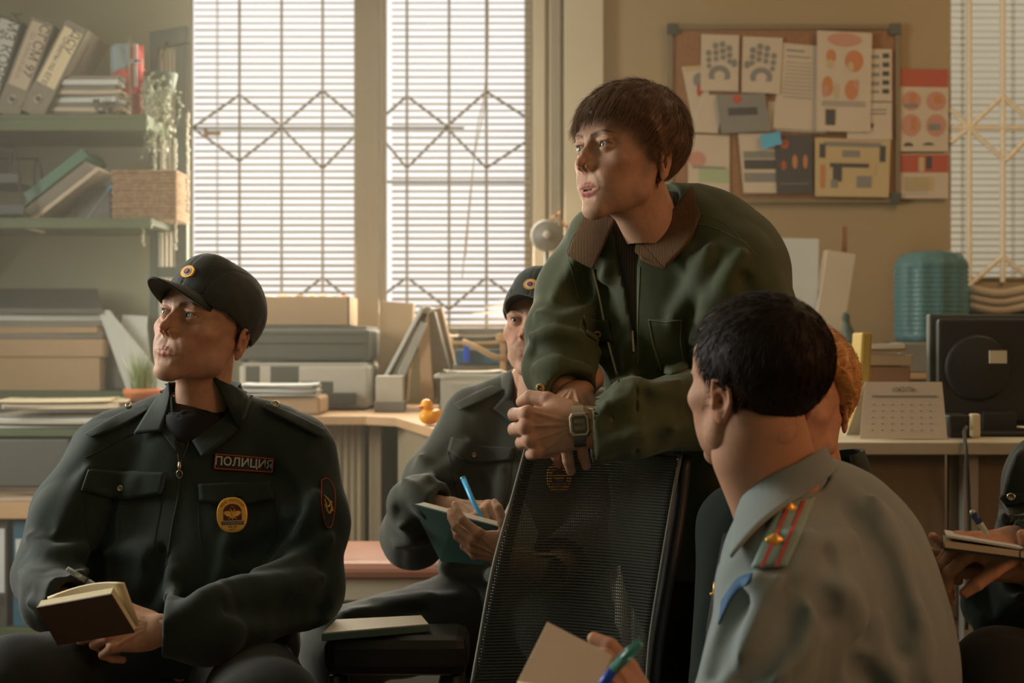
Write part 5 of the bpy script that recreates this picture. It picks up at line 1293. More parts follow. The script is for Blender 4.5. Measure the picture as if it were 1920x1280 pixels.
def arm_field(sh, mid, el, o, fwd, r=(.070, .065, .066, .050, .042)):
    x = nrm(fwd); o = np.array(o, float); w = o - x * .07
    return [chain([sh, mid, el], r[:3], .03), chain([el, w, o], [r[2], r[3], r[4]], .02)]

def hair_mesh(name, root, hf, w2, line, t, mt, n=0, L=30, flow=None, r0=.5, seed=1, h=2.6, curl=.3, jit=.25, zmax=140, lump=2.0, lo=(-110, -135, -110), hi=(110, 135, 150), crown=(0, -45, 118), lift=1.2, sep=None, short=.35):
    az, zl = np.array(line).T
    def f(p):
        a = np.degrees(np.abs(np.arctan2(p[:, 0], p[:, 1] + 14)))
        z = np.interp(a, az, zl).astype(F32)
        d = hf.skull(p) - t * np.clip((p[:, 2] - z) / 22 + .3, .28, 1) + lump * hashn(p / np.array([9, 9, 16], F32), seed)
        return smax(smax(d, z - p[:, 2], 5), p[:, 2] - zmax, 3)
    v, q = surf(f, lo, hi, h)
    o = part(name, w2(v), q, mt, root)
    if n:
        rng = np.random.default_rng(seed); i = rng.choice(len(v), n)
        roots = v[i] + rng.normal(0, .8, (n, 3)); g = grad(hf.skull, roots, 1.0)
        cr = np.array(crown, float)
        def fl(p, s):
            if flow is not None: d = flow(p)
            else: d = p - cr; d[:, 2] -= 25
            gg = grad(hf.skull, p, 1.0); d = d - gg * (d * gg).sum(1, keepdims=True)
            return d / (np.linalg.norm(d, axis=1, keepdims=True) + 1e-6)
        def kp(p):
            dd = hf.skull(p.astype(F32)); gg = grad(hf.skull, p, 1.0); m = (dd < t * .8 + lift)[:, None]
            return np.where(m, p + gg * (t * .8 + lift - dd)[:, None], p)
        V, Q = strands(roots, fl(roots, 0) * .9 + g * .35, L * np.clip((roots[:, 2] + 34) / 60, short, 1), r0, curl, fl, seg=7, jit=jit, seed=seed, keep=kp)
        s = part('strands', w2(V), Q, mt, o)
    return o

def cap(root, w2, hf, label=None):
    """peaked cap in head units"""
    def dome(p):
        d = UK(ell((0, -10, 36), (81, 94, 86)), (ell((0, 26, 68), (60, 62, 60)), 9), (ell((0, -34, 60), (62, 58, 58)), 8))(p)
        d = smin(d, hf.skull(p) - 6.5, 8)
        z = np.interp(p[:, 1], [-110, -60, 0, 44], [-26, -14, 6, 22]).astype(F32)
        z = np.where(p[:, 1] > 44, 46 - 24 * np.minimum(np.abs(p[:, 0]) / 63, 1) ** 2, z).astype(F32)
        d = smax(d, z - p[:, 2], 3)
        inner = smax(smin(ell((0, -14, 34), (78, 95, 83))(p), hf.skull(p) - 2.5, 4), (z - 30) - p[:, 2], 1)
        d = smax(d, -inner, 2)
        seam = np.abs(p[:, 0]) - 0.0
        d = d + 1.4 * np.exp(-(p[:, 0] / 1.8) ** 2) * (p[:, 1] > -80) + 1.0 * np.exp(-((np.abs(p[:, 0]) - 46 - .1 * (p[:, 2] - 60)) / 1.6) ** 2)
        return d + .7 * hashn(p / 16.0, 4)
    v, q = surf(dome, (-100, -125, -25), (100, 110, 140), 2.4)
    o = part('cap', w2(v), q, M['capcloth'], root)
    G = []
    for u in np.linspace(-1, 1, 25):
        a = u * .92; row = []
        for t in np.linspace(0, 1, 12):
            e = 80 * max(math.cos(u * PI / 2), 0) ** .55
            x = 81 * math.sin(a) * (1 - .05 * t); y = -14 + 95 * math.cos(a) + t * e
            z = 49 - 27 * abs(u) ** 2 + 5 * t - 9 * t * t - 6 * abs(u) * t
            row.append((x, y, z))
        G.append(row)
    b = MB(); g = w2(np.array(G).reshape(-1, 3)).reshape(25, 12, 3); b.sheet(g[:, ::-1], .0032); b.build('visor', M['capcloth'], o, smooth=True)
    b = MB(); b.lathe([(6, 0), (6, 3), (3, 5), (.1, 5.4)], (0, -16, 122), None, 14); b.v = [w2(b.v[0])]; b.build('top_button', M['capcloth'], o, smooth=True)
    # cockade
    c0 = project(dome, [(0, 160, 86)], (0, -1, -.12), 120)[0]; N = grad(dome, [c0], 1.5)[0]; N = nrm(N); Ux = nrm(np.cross((0, 0, 1), N)) * -1; Vy = np.cross(N, Ux); Rc = np.stack([Ux, Vy, N], 1)
    def disc(rx, ry, z0, z1, mt, name, rays=0):
        pr = []
        for i in range(48):
            a = 2 * PI * i / 48; k = 1 + (.07 * (i % 2) if rays else 0); pr.append((rx * k * math.cos(a), ry * k * math.sin(a)))
        b = MB(); V = [(x, y, z0) for x, y in pr] + [(x * .9, y * .9, z1) for x, y in pr]; n = 48
        b.add(np.array(V) @ Rc.T + c0, [tuple(range(n, 2 * n))] + [(i, (i + 1) % n, n + (i + 1) % n, n + i) for i in range(n)]); b.v = [w2(b.v[0])]; return b.build(name, mt, o)
    disc(16, 13, -1, 2.4, M['gold'], 'cockade_rays', 1); disc(10.0, 8.2, 2.2, 3.4, M['white'], 'cockade_ring'); disc(7.2, 5.8, 3.3, 4.1, M['bluedot'], 'cockade_ring'); disc(4.4, 3.6, 4.0, 4.8, M['reddot'], 'cockade_centre')
    return o

def gold_badge(f, cx, cy, d0, w, h, root, tilt=0, full=True):
    """oval gilt badge with a red field, eagle and dark lettering"""
    n = 40; c0, nn = f.hit(P(cx, cy, d0), ray(cx, cy)); N = nrm(-ray(cx, cy) * .6 + nn * .4)
    Ux = nrm(np.cross((0, 0, 1), N)); Vy = np.cross(N, Ux); Rt = rot(N, tilt); Ux, Vy = Rt @ Ux, Rt @ Vy; s = d0 / FPX
    w *= s; h *= s; c0 = c0 + N * .013
    pt = lambda u, v, z=0: c0 + Ux * u * w + Vy * v * h + N * z
    sup = [(math.copysign(abs(math.cos(a)) ** .8, math.cos(a)) * .5, math.copysign(abs(math.sin(a)) ** .9, math.sin(a)) * .5) for a in np.linspace(0, 2 * PI, n, endpoint=False)]
    r = part('badge', *_plate([pt(u, v) for u, v in sup], [pt(u * .97, v * .97, .0025) for u, v in sup], [pt(u * .90, v * .90, .0032) for u, v in sup]), M['gold'], root, smooth=False)
    arch = [(-.30, -.17), (.30, -.17)] + [(.30 * math.cos(a), .10 + .20 * math.sin(a) * 1.05) for a in np.linspace(0, PI, 14)]
    b = MB(); b.add([pt(u, v, .0036) for u, v in arch], [tuple(range(len(arch)))]); b.build('red_field', M['enamelred'], r)
    b = MB(); b.tube([pt(u, v, .0036) for u, v in arch], .0006, 5, closed=True); b.build('field_rim', M['gold'], r)
    if full:
        # two-headed eagle in relief
        b = MB()
        for sgn in (-1, 1):
            wing = [(0, .02), (.06, .09), (.14, .11), (.24, .10), (.29, .05), (.24, .03), (.27, -.0), (.20, -.01), (.17, -.05), (.10, -.05), (.05, -.09), (0, -.10)]
            b.add([pt(sgn * u, v, .0046 if 0 < u < .2 else .0040) for u, v in wing], [tuple(range(len(wing)))])
            b.tube([pt(sgn * .015, .05, .0045), pt(sgn * .05, .13, .005), pt(sgn * .09, .15, .0048)], [.0012, .0011, .0007], 6); b.lathe([(.0001, 0), (.0011, .0005), (.0001, .0012)], pt(sgn * .06, .185, .0044), None, 6)
            b.tube([pt(sgn * .05, -.08, .0042), pt(sgn * .14, -.12, .0042)], .0008, 5)
        b.lathe([(.0001, -.001), (.0016, 0), (.0001, .001)], pt(0, .22, .0045), None, 8)
        b.tube([pt(0, .05, .0048), pt(0, -.14, .0044)], [.0022, .0008], 6)
        b.build('eagle', M['golddull'] if False else M['gold'], r)
        b = MB(); b.add([pt(-.36, -.28, .0040), pt(.36, -.28, .0040), pt(.36, -.18, .0040), pt(-.36, -.18, .0040)], [(0, 1, 2, 3)]); b.build('name_band', M['greyd'], r)
        text_mesh('band_lettering', 'ПОЛИЦИЯ', h * .105, M['silverprint'], r, pt(0, -.23, .0043), Ux, Vy, .0003)
        text_mesh('number', '046 009', h * .075, M['blackprint'], r, pt(0, -.335, .0036), Ux, Vy, .0003)
        text_mesh('number', 'ЮГА', h * .075, M['blackprint'], r, pt(0, -.42, .0036), Ux, Vy, .0003)
        word = 'МВД РОССИИ'
        for k, ch in enumerate(word):
            if ch == ' ': continue
            a = math.radians(150 - k * 120 / (len(word) - 1)); u, v = .40 * math.cos(a), .10 + .30 * math.sin(a)
            ra = rot(N, math.degrees(a) - 90); text_mesh('rim_letter', ch, h * .085, M['blackprint'], r, pt(u, v, .0036), ra @ Ux, ra @ Vy, .0003)
    return r
def _plate(a, b, c):
    n = len(a); V = list(a) + list(b) + list(c)
    f = [tuple(range(n))[::-1]] + [(i, (i + 1) % n, n + (i + 1) % n, n + i) for i in range(n)] + [(n + i, n + (i + 1) % n, 2 * n + (i + 1) % n, 2 * n + i) for i in range(n)] + [tuple(range(2 * n, 3 * n))]
    return np.array(V), f
def button(f, px, py, d0, r, mt, root, name='button'):
    c, nn = f.hit(P(px, py, d0), ray(px, py)); N = nrm(-ray(px, py) * .5 + nn * .5); Ux = nrm(np.cross((0, 0, 1), N)); Rb = np.stack([Ux, np.cross(N, Ux), N], 1)
    b = MB(); b.lathe([(r, -.003), (r, .001), (r * .85, .0028), (r * .6, .0030), (r * .5, .0022), (.0001, .0022)], c + N * .0095, Rb, 20); return b.build(name, mt, root, smooth=True)
def stitch(f, pts, d0, mt, root, r=.0009, n=26, name='seam', lift=.0004):
    b = MB(); b.tube(pline(f, pts, d0, lift, n), r, 5); return b.build(name, mt, root)
def legs_field(hl, hr, kl, kr, al, ar, r=(.105, .085, .062)):
    return UK(con(hl, kl, r[0], r[1]), (con(kl, al, r[1] - .005, r[2]), .03), (con(hr, kr, r[0], r[1]), .02), (con(kr, ar, r[1] - .005, r[2]), .03), (con(hl, hr, .11), .05))
def shoes(root, ank, fwd):
    for a in ank:
        a = np.array(a); F = nrm((fwd[0], fwd[1], 0)); c = np.array([a[0], a[1], 0])
        f = INT(UK(ell(c + F * .06 + V3((0, 0, .03)), (.048, .14, .055), frame(F)), (con(c + V3((0, 0, .05)), c + V3((0, 0, .14)), .05, .055), .03)), pln(c + V3((0, 0, .003)), (0, 0, -1)))
        v, q = surf(f, c - V3((.22, .22, .02)), c + V3((.22, .22, .17)), .008); part('shoe', v, q, M['black'], root)
def stool(px, d, z, label, w=.36):
    x = (px - 960) / FPX * d; r = thing('stool', label, 'stool', (x, d, 0))
    b = MB(); b.bx(x - w / 2, x + w / 2, d - w / 2, d + w / 2, z - .05, z); b.build('seat', M['black'], r, bevel=.015)
    for sx in (-1, 1):
        for sy in (-1, 1): b = MB(); b.tube([(x + sx * (w / 2 - .03), d + sy * (w / 2 - .03), z - .05), (x + sx * (w / 2), d + sy * (w / 2), 0)], .012, 8); b.build('leg', M['darksteel'], r, smooth=True)
    return r

SKA = (.50, .285, .19); SKC = (.50, .29, .195); SKD = (.46, .25, .16)

# ============ A: officer at the left with the gilt badge
def officer_left():
    c = P(372, 1280, 2.6); root = thing('person', 'seated man in dark police jacket and cap, gold badge on chest, brown notebook in hand', 'person', (c[0], c[1], 0))
    F = nrm((-.49, -.83, .26)); up = (.14, 0, 1); o = P(391, 612, 2.58); body = []
    hf, R, w2 = make_head(body, root, o, F, up, 1.0, SKA, (.38, .125, .095), (.09, .045, .02), (.07, .17, .15), nrm((-.80, -.55, .30)), h=1.3, tone=dict(stub=.22, stubc=(.20, .12, .08), red=.6), lid=5.2, jaw=1.05, nose=.96, fat=1.03, nk=(3, -44, -134), nr=(43, 45))
    hair_mesh('hair', root, hf, w2, [(0, 80), (50, 60), (72, 10), (84, -14), (96, -16), (104, 4), (118, -28), (150, -46), (180, -52)], 4.0, M['hair_short'], 900, 9, zmax=16, r0=.35, seed=3, h=2.4, jit=.5, lump=.4)
    cap(root, w2, hf)
    # jacket
    J = lambda x, y, d: P(x, y, d)
    shL, shR = J(200, 852, 2.62), J(560, 850, 2.62)
    elL, elR = J(98, 1075, 2.50), J(570, 1105, 2.52); wrL, wrR = J(152, 1140, 2.27), J(352, 1182, 2.30)
    tor = UK(ell(J(375, 960, 2.64), (.190, .130, .21)), (con(J(235, 836, 2.65), J(520, 830, 2.65), .058), .08), (con(J(330, 775, 2.66), J(245, 822, 2.66), .038, .04), .05), (con(J(415, 770, 2.66), J(520, 818, 2.66), .038, .045), .05),
             (ell(J(365, 1120, 2.58), (.185, .150, .17)), .08), (ell(J(365, 1215, 2.60), (.19, .16, .10)), .06))
    hLo, hLf = J(300, 1180, 2.25), (-.93, -.16, .06); hRo, hRf = J(140, 1128, 2.34), (.62, -.62, .12)
    arms = arm_field(shL, J(132, 965, 2.56), elL, hRo, hRf) + arm_field(shR, J(580, 985, 2.57), elR, hLo, hLf, (.072, .068, .068, .054, .045))
    base = UK(tor, (arms[0], .035), (arms[1], .02), (arms[2], .035), (arms[3], .02))
    fo = folds(base, [
        ([(190, 935), (172, 1000), (150, 1040)], .016, .010), ([(165, 880), (140, 940), (108, 1000)], .014, .008), ([(60, 1010), (95, 1035), (150, 1030)], .016, .012), ([(45, 1075), (95, 1100), (160, 1075)], .018, .012), ([(60, 1130), (110, 1135), (150, 1105)], .014, .010),
        ([(205, 1040), (255, 1032), (300, 1055), (320, 1100)], .020, .014), ([(180, 1045), (178, 1100), (190, 1150)], .016, -.010), ([(300, 1035), (290, 1090), (262, 1160)], .016, -.010), ([(330, 1075), (310, 1140), (270, 1190)], .014, .008),
        ([(595, 930), (565, 990), (520, 1045)], .018, .010), ([(615, 1010), (560, 1050), (480, 1075)], .018, .012), ([(600, 1085), (540, 1090), (450, 1095), (380, 1120)], .022, .014), ([(610, 1140), (540, 1150), (430, 1140)], .018, -.010), ([(440, 1040), (500, 1020), (550, 980)], .016, -.008),
        ([(420, 1105), (370, 1130), (320, 1165)], .018, .012), ([(500, 880), (540, 920), (560, 960)], .014, -.007), ([(250, 900), (235, 960), (230, 1010)], .012, .005), ([(430, 1010), (420, 1060), (400, 1100)], .012, .006)], 2.2)
    jac = rumple(fo, .0028)
    neckhole = UK(con(J(372, 690, 2.60), J(368, 800, 2.635), .058, .060), (con(J(345, 740, 2.50), J(338, 805, 2.52), .038, .020), .03), (con(J(338, 805, 2.50), J(336, 868, 2.50), .018, .004), .02))
    jac = SUB(jac, neckhole, .006)
    jac = sleeve_end(jac, hLo, hLf, .034, -.006); jac = sleeve_end(jac, hRo, hRf, .034)
    lo, hi = bounds(None, [J(20, 680, 2.8), J(660, 1290, 2.8), J(150, 1200, 2.15)], .03); lo[2] = .44
    jo, jac = cloth('jacket', jac, lo, hi, .0045, M['police'], root)
    tee = SUB(OFF(tor, -.014), con(J(372, 690, 2.60), J(366, 785, 2.60), .056, .052), .006)
    tee = UK(tee, (SUB(con(J(372, 760, 2.62), J(366, 800, 2.60), .062, .066), con(J(372, 700, 2.61), J(366, 790, 2.60), .054, .057)), .006))
    cloth('shirt', INT(tee, pln(J(370, 778, 2.6), (-.05, 0.25, 1)), .002), J(250, 700, 2.8) - V3((0, .5, .45)), J(520, 700, 2.9), .005, M['tee'], root)
    neck_f = UK(con(J(377, 680, 2.60), J(368, 800, 2.63), .054, .073), (base, .02)); neck_S = Skin(*surf(neck_f, J(200, 900, 2.8) - V3((0, .5, 0)), J(520, 650, 2.8), .008))
    # collar flaps, zip, pocket flaps
    drape(neck_S, [(316, 716), (290, 748), (250, 812)], [(318, 738), (312, 770), (300, 806)], 2.3, .008, .005, n=(20, 10), edge=lambda u, v: .006 * u).build('collar', M['police'], jo, smooth=True)
    drape(neck_S, [(318, 738), (312, 770), (300, 806)], [(322, 744), (326, 790), (333, 850)], 2.3, .006, .004, n=(20, 8)).build('collar', M['police'], jo, smooth=True)
    # collar rising behind the neck, ring with a gap in front
    b = MB(); G = []
    for a in np.linspace(-70, 235, 34):
        t = math.radians(a); cx, cy, cz = J(374, 770, 2.635)
        hgt = .050 + .012 * math.sin(t)
        G.append([(cx + (.072 + .020 * (1 - v)) * math.cos(t), cy + (.062 + .016 * (1 - v)) * math.sin(t), cz - .022 - (.018 if math.sin(t) < -.2 else 0) + hgt * v + .010 * math.cos(t) * v + (.010 if math.cos(t) > 0 else 0)) for v in np.linspace(0, 1, 6)])
    b.sheet(np.array(G), .004); b.build('collar_stand', M['police'], jo, smooth=True)
    drape(neck_S, [(438, 706), (428, 770), (360, 826)], [(470, 740), (446, 800), (378, 856)], 2.3, .008, .005, n=(22, 10), edge=lambda u, v: .008 * v).build('collar', M['police'], jo, smooth=True)
    b = MB(); z = pline(jac, [(338, 868), (334, 930), (322, 990), (312, 1060)], 2.3, .001, 60); b.tube(z, .0022, 6); b.build('zip', M['police_trim'], jo)
    b = MB()
    for pts in ([(318, 790), (330, 830), (336, 868)], [(358, 800), (352, 835), (338, 868)]): b.tube(pline(jac, pts, 2.3, .003, 30), .0012, 5)
    b.build('zip_tape', M['darksteel'], jo)
    c0 = onto(jac, 337, 876, 2.3, .006); b = MB(); b.tube([c0 + V3((0, 0, .010)), c0, c0 - V3((0, 0, .008))], [.003, .004, .0025], 8); b.tube([c0 + V3((.005 * math.cos(t), -.002, -.012 + .007 * math.sin(t))) for t in np.linspace(0, 2 * PI, 14)[:-1]], .0012, 6, closed=True); b.build('zip_pull', M['steel'], jo, smooth=True)
    drape(jac, [(165, 880), (240, 884), (314, 886)], [(152, 918), (228, 936), (305, 925)], 2.2, .004, .004).build('pocket_flap', M['police'], jo, smooth=True)
    drape(jac, [(372, 908), (440, 905), (505, 905)], [(374, 938), (440, 948), (515, 935)], 2.2, .004, .004).build('pocket_flap', M['police'], jo, smooth=True)
    button(jac, 230, 917, 2.2, .0062, M['steel'], jo); button(jac, 448, 927, 2.2, .0062, M['police_trim'], jo)
    for pts in ([(156, 925), (165, 1000), (178, 1050)], [(305, 925), (296, 980), (284, 1040)], [(372, 938), (374, 1000), (385, 1040)], [(250, 812), (215, 830), (160, 858)], [(515, 935), (520, 1000), (500, 1040)]): stitch(jac, pts, 2.2, M['police_trim'], jo)
    # epaulettes
    drape(jac, [(270, 756), (215, 778), (158, 812)], [(282, 765), (228, 796), (172, 818)], 2.3, .008, .004, edge=lambda u, v: .004).build('epaulette', M['police'], jo, smooth=True)
    drape(jac, [(498, 758), (550, 778), (606, 806)], [(490, 766), (540, 790), (604, 822)], 2.3, .008, .004, edge=lambda u, v: .004).build('epaulette', M['police'], jo, smooth=True)
    button(jac, 243, 765, 2.3, .006, M['steel'], jo); button(jac, 516, 763, 2.3, .008, M['steel'], jo)
    # chest strip
    q = [(404, 850), (459, 855), (514, 860)], [(402, 879), (458, 883), (512, 887)]
    st = drape(jac, *q, 2.2, .003, .002).build('name_strip', M['police_trim'], jo)
    b = MB()
    for pl_ in ([(405, 851), (512, 860)], [(403, 878), (510, 885)], [(405, 851), (403, 878)], [(512, 860), (510, 885)]): b.tube(pline(jac, [pl_[0], ((pl_[0][0] + pl_[1][0]) / 2, (pl_[0][1] + pl_[1][1]) / 2), pl_[1]], 2.2, .006, 12), .0011, 5)
    b.build('strip_border', M['redprint'], st)
    Ux = P(512, 872, 2.4) - P(405, 864, 2.4); text_mesh('lettering', 'ПОЛИЦИЯ', .0208, M['silverprint'], st, P(458, 868, 2.3), Ux, np.cross(nrm(Ux), (0, 1, 0)), .001, wrap=(jac, tuple(ray(458, 868)), .0068), bold=.0004)
    gold_badge(jac, 434, 967, 2.3, 62, 73, jo)
    # sleeve patch: shield edge on
    pt = drape(jac, [(603, 898), (616, 897), (627, 915)], [(606, 975), (616, 990), (627, 960)], 2.3, .002, .002).build('sleeve_patch', M['police_trim'], jo)
    b = MB(); b.tube(pline(jac, [(603, 900), (604, 950), (612, 985), (622, 985), (628, 950), (627, 915), (615, 897), (603, 900)], 2.3, .005, 40), .0010, 5); b.build('patch_border', M['redprint'], pt)
    b = MB()
    for pts in ([(608, 935), (614, 950), (622, 940)], [(609, 945), (617, 962), (623, 950)], [(607, 928), (618, 940), (624, 958)]): b.tube(pline(jac, pts, 2.3, .005, 12), .0018, 5)
    b.build('patch_emblem', M['golddull'], pt)
    # trousers, shoes, core
    hl, hr = J(300, 1262, 2.62), J(440, 1262, 2.62); kl, kr = J(30, 1300, 2.20), J(500, 1345, 2.16)
    al, ar = np.array([kl[0] - .02, kl[1] + .06, .12]), np.array([kr[0] + .02, kr[1] + .06, .12])
    tr = rumple(legs_field(hl, hr, kl, kr, al, ar, (.105, .088, .065)), .004, (10, 10, 10), 5)
    lo, hi = bounds(None, [hl, hr, kl, kr, al, ar], .14); lo[2] = .05
    cloth('trousers', INT(tr, pln((0, 0, .10), (0, 0, -1))), lo, hi, .008, M['trouser'], root)
    shoes(root, (al, ar), (-.1, -1))
    cf = UK(OFF(tor, -.03), (OFF(arms[0], -.028), .02), (OFF(arms[1], -.024), .02), (OFF(arms[2], -.03), .02), (OFF(arms[3], -.024), .02), (con(J(372, 720, 2.61), J(370, 820, 2.64), .05, .06), .03), (OFF(legs_field(hl, hr, kl, kr, al, ar), -.03), .03))
    lo, hi = bounds(None, [hl, kl, al, ar, kr, J(372, 700, 2.7), elL, elR], .12); lo[2] = .05
    core(body, INT(cf, pln(J(372, 740, 2.6), (0, 0, 1))), lo, hi, SKA)
    # hands
    v, q, cc, hw, hfn = hand_mesh(hLo, hLf, (.05, -.78, .52), True, [(44, 66, 30), (48, 70, 32), (54, 72, 35), (60, 74, 38)], 1.6, SKA, .88, thumb=((.86, .42, -.05), 10, 25)); body.append((v, q, cc))
    v, q, cc, hw, hfn = hand_mesh(hRo, hRf, (.10, .15, .95), False, [(45, 55, 25), (52, 62, 30), (60, 70, 35), (65, 75, 38)], 1.6, SKA, .98, thumb=((.85, .35, -.35), 15, 25)); body.append((v, q, cc))
    join_body(root, body, SKA)
    # notebook
    tl, tr_, br, bl = J(68, 1139, 2.12), J(208, 1114, 2.10), J(252, 1186, 2.135), J(108, 1210, 2.155)
    n = nrm(np.cross(tr_ - tl, bl - tl)); n = n if n[1] > 0 else -n
    r = thing('notebook', 'dark brown notebook held open at the officer\'s knee, a pen over it', 'notebook', tuple(bl))
    b = MB(); b.sheet(np.array([[tl, bl], [(tl + tr_) / 2, (bl + br) / 2], [tr_, br]]), .003); b.build('cover', M['bookbrown'], r)
    t2 = lambda q, k: q + n * k
    b = MB(); a = [t2(tl * .985 + tr_ * .015, .003), t2(tr_ * .99 + tl * .01, .003), t2(br * .98 + bl * .02, .003), t2(bl * .98 + br * .02, .003)]; V = a + [t2(x, .013) for x in a]; b.add(V, [(0, 1, 2, 3), (7, 6, 5, 4), (0, 4, 5, 1), (1, 5, 6, 2), (2, 6, 7, 3), (3, 7, 4, 0)]); b.build('pages', M['cream'], r)
    b = MB(); G = []
    for s in np.linspace(0, 1, 9): G.append([t2(tl * (1 - s) + tr_ * s, .016 + .016 * math.sin(s * 3) + .004) + V3((.010, 0, .0)), t2(bl * (1 - s) + br * s, .018)])
    b.sheet(np.array(G), .006); b.build('open_page', M['cream'], r, smooth=True)
    b = MB(); b.tube([t2(J(92, 1152, 2.17), -.004), t2(J(205, 1132, 2.14), -.004)], .0022, 6); b.build('elastic', M['wood'], r)
    r = thing('pen', 'grey pen in the left officer\'s writing hand', 'pen', tuple(J(125, 1065, 2.22)))
    b = MB(); p0, p1 = J(125, 1066, 2.22), J(196, 1108, 2.235); b.tube([p0, p0 * .45 + p1 * .55], .0046, 10); b.tube([p0 * .45 + p1 * .55, p1], [.0046, .004], 10); b.build('barrel', M['pengrey'], r, smooth=True)
    b = MB(); b.tube([p0 * .50 + p1 * .50, p0 * .46 + p1 * .54], .0052, 10); b.build('ring', M['black'], r)
officer_left()
stool(372, 2.62, .305, 'black stool under the left officer')

# ============ C: young man leaning on the chair
def man_standing():
    J = P; c = J(1330, 1280, 2.85); root = thing('person', 'young man with brown hair in green canvas jacket, leaning on the mesh chair', 'person', (c[0], c[1], 0))
    F = nrm((-.815, -.575, .06)); up = (-.02, 0, 1); o = J(1181, 288, 2.36); body = []
    hf, R, w2 = make_head(body, root, o, F, up, .985, SKC, (.40, .125, .10), (.09, .045, .02), (.10, .15, .14), nrm((-.90, -.42, .04)), h=1.3, tone=dict(red=.4, browh=.8), lid=5.0, jaw=.95, mouth_open=5.2, fat=.98, nose=.90, nk=(0, -70, -136), nr=(42, 45))
    # teeth
    b = MB()
    for k in range(-3, 4):
        xx = k * 6.2; yy = 88 - abs(k) ** 1.6 * 1.3; b.box((xx, yy - 6, -68.2), (2.9, 2.2, 3.6), rot((0, 0, 1), -k * 9))
    b.v = [w2(x) for x in b.v]; b.build('teeth', M['teeth'], root, bevel=.0006)
    line = [(0, 48), (35, 44), (58, 34), (72, 6), (84, -22), (92, -28), (100, -4), (112, -20), (125, -52), (150, -84), (180, -92)]
    def flow(p):
        q = p - np.array([6, -52, 112]); d = q.copy(); d[:, 1] += 40 * (p[:, 1] > -30); d[:, 2] -= 45 + 60 * (p[:, 1] > 55); d[:, 0] += 10 * np.sin(p[:, 0] * .21) + 6 * np.sin(p[:, 1] * .33)
        return d
    h = hair_mesh('hair', root, hf, w2, line, 11, M['hair_brown'], 9000, 31, flow=flow, r0=.42, seed=11, jit=.22, lump=2.5, crown=(6, -52, 112), lift=.6, curl=.5)
    # joints
    shL, shR = J(1128, 470, 2.48), J(1385, 520, 2.36)          # viewer-left (own right), viewer-right (own left)
    hRo, hRf = J(1080, 738, 2.32), nrm((-.25, -.86, -.30))     # own right hand
    hLo, hLf = J(1100, 797, 2.14), nrm((-1, -.04, -.07))       # own left hand with the watch
    elR, elL = J(1052, 618, 2.46), J(1415, 775, 2.24)
    tor = UK(ell(J(1275, 600, 2.47), (.150, .125, .20), rot((0, 1, 0), -8)), (ell(J(1335, 520, 2.47), (.125, .12, .13)), .08), (con(J(1160, 455, 2.47), J(1370, 500, 2.40), .060, .066), .06), (ell(J(1275, 830, 2.57), (.140, .120, .24), rot((0, 1, 0), -4)), .09),
             (con(J(1215, 425, 2.45), J(1150, 440, 2.47), .045), .05), (con(J(1285, 410, 2.47), J(1370, 470, 2.41), .058), .06), (ell(J(1290, 1000, 2.67), (.150, .125, .12)), .08))
    aR = [chain([shL, J(1075, 545, 2.52), elR], [.072, .062, .060], .03), chain([elR, J(1050, 690, 2.40), hRo + V3((-.018, .02, .012))], [.060, .060, .052], .03)]
    x = nrm(hLf); wL = hLo - x * .07
    aL = [chain([shR, J(1432, 660, 2.30), elL], [.082, .076, .070], .03), chain([elL, J(1290, 768, 2.19), wL, hLo + V3((.012, 0, -.012))], [.070, .058, .052, .050], .03)]
    base = UK(tor, (aR[0], .035), (aR[1], .02), (aL[0], .04), (aL[1], .02))
    fo = folds(base, [
        ([(1105, 450), (1072, 500), (1040, 560)], .014, .006), ([(1135, 510), (1120, 560), (1085, 610)], .016, .010), ([(1010, 590), (1045, 600), (1100, 590)], .014, .010), ([(1000, 632), (1040, 625), (1110, 640)], .016, .012), ([(1000, 655), (1050, 650), (1105, 672)], .014, -.009),
        ([(1005, 690), (1050, 680), (1100, 700)], .014, .008), ([(1130, 540), (1142, 600), (1120, 650)], .014, -.009), ([(1110, 480), (1095, 520), (1092, 560)], .014, -.006),
        ([(1260, 450), (1300, 500), (1325, 560)], .018, .010), ([(1330, 470), (1300, 540), (1262, 600)], .016, .011), ([(1390, 480), (1340, 560), (1300, 640)], .018, .012), ([(1420, 560), (1370, 610), (1320, 650)], .016, -.010), ([(1440, 640), (1380, 660), (1320, 690)], .016, .010),
        ([(1140, 760), (1200, 745), (1270, 720)], .014, .009), ([(1150, 790), (1220, 770), (1290, 770)], .016, -.007), ([(1120, 850), (1190, 815), (1260, 800)], .014, .008), ([(1210, 740), (1230, 790), (1235, 830)], .014, -.007), ([(1185, 640), (1180, 690), (1190, 730)], .012, .006), ([(1120, 660), (1150, 700), (1160, 735)], .012, .006),
        ([(1395, 520), (1420, 600), (1425, 680)], .016, -.008)], 2.1)
    jac = rumple(fo, .0028, seed=7)
    colS = Skin(*surf(UK(base, (con(J(1226, 392, 2.44), J(1236, 445, 2.46), .070, .092), .025)), J(1030, 620, 2.6) - V3((0, .45, 0)), J(1460, 330, 2.75), .008))
    # open front: the wedge between the zip edges, and the neck
    def wedge(p):
        x_ = 960 + p[:, 0] / p[:, 1] * FPX; y_ = 640 + (CAMH - p[:, 2]) / p[:, 1] * FPX
        l_ = np.interp(y_, [400, 440, 500, 560, 660], [1140, 1152, 1162, 1176, 1193]); r_ = np.interp(y_, [400, 440, 500, 660], [1215, 1204, 1194, 1193.5])
        return np.maximum(np.maximum(l_ - x_, x_ - r_) / 1100, p[:, 1] - 2.45).astype(F32)
    jac = SUB(jac, con(J(1195, 340, 2.40), J(1228, 425, 2.45), .056, .058), .006); jac = SUB(jac, wedge, .003)
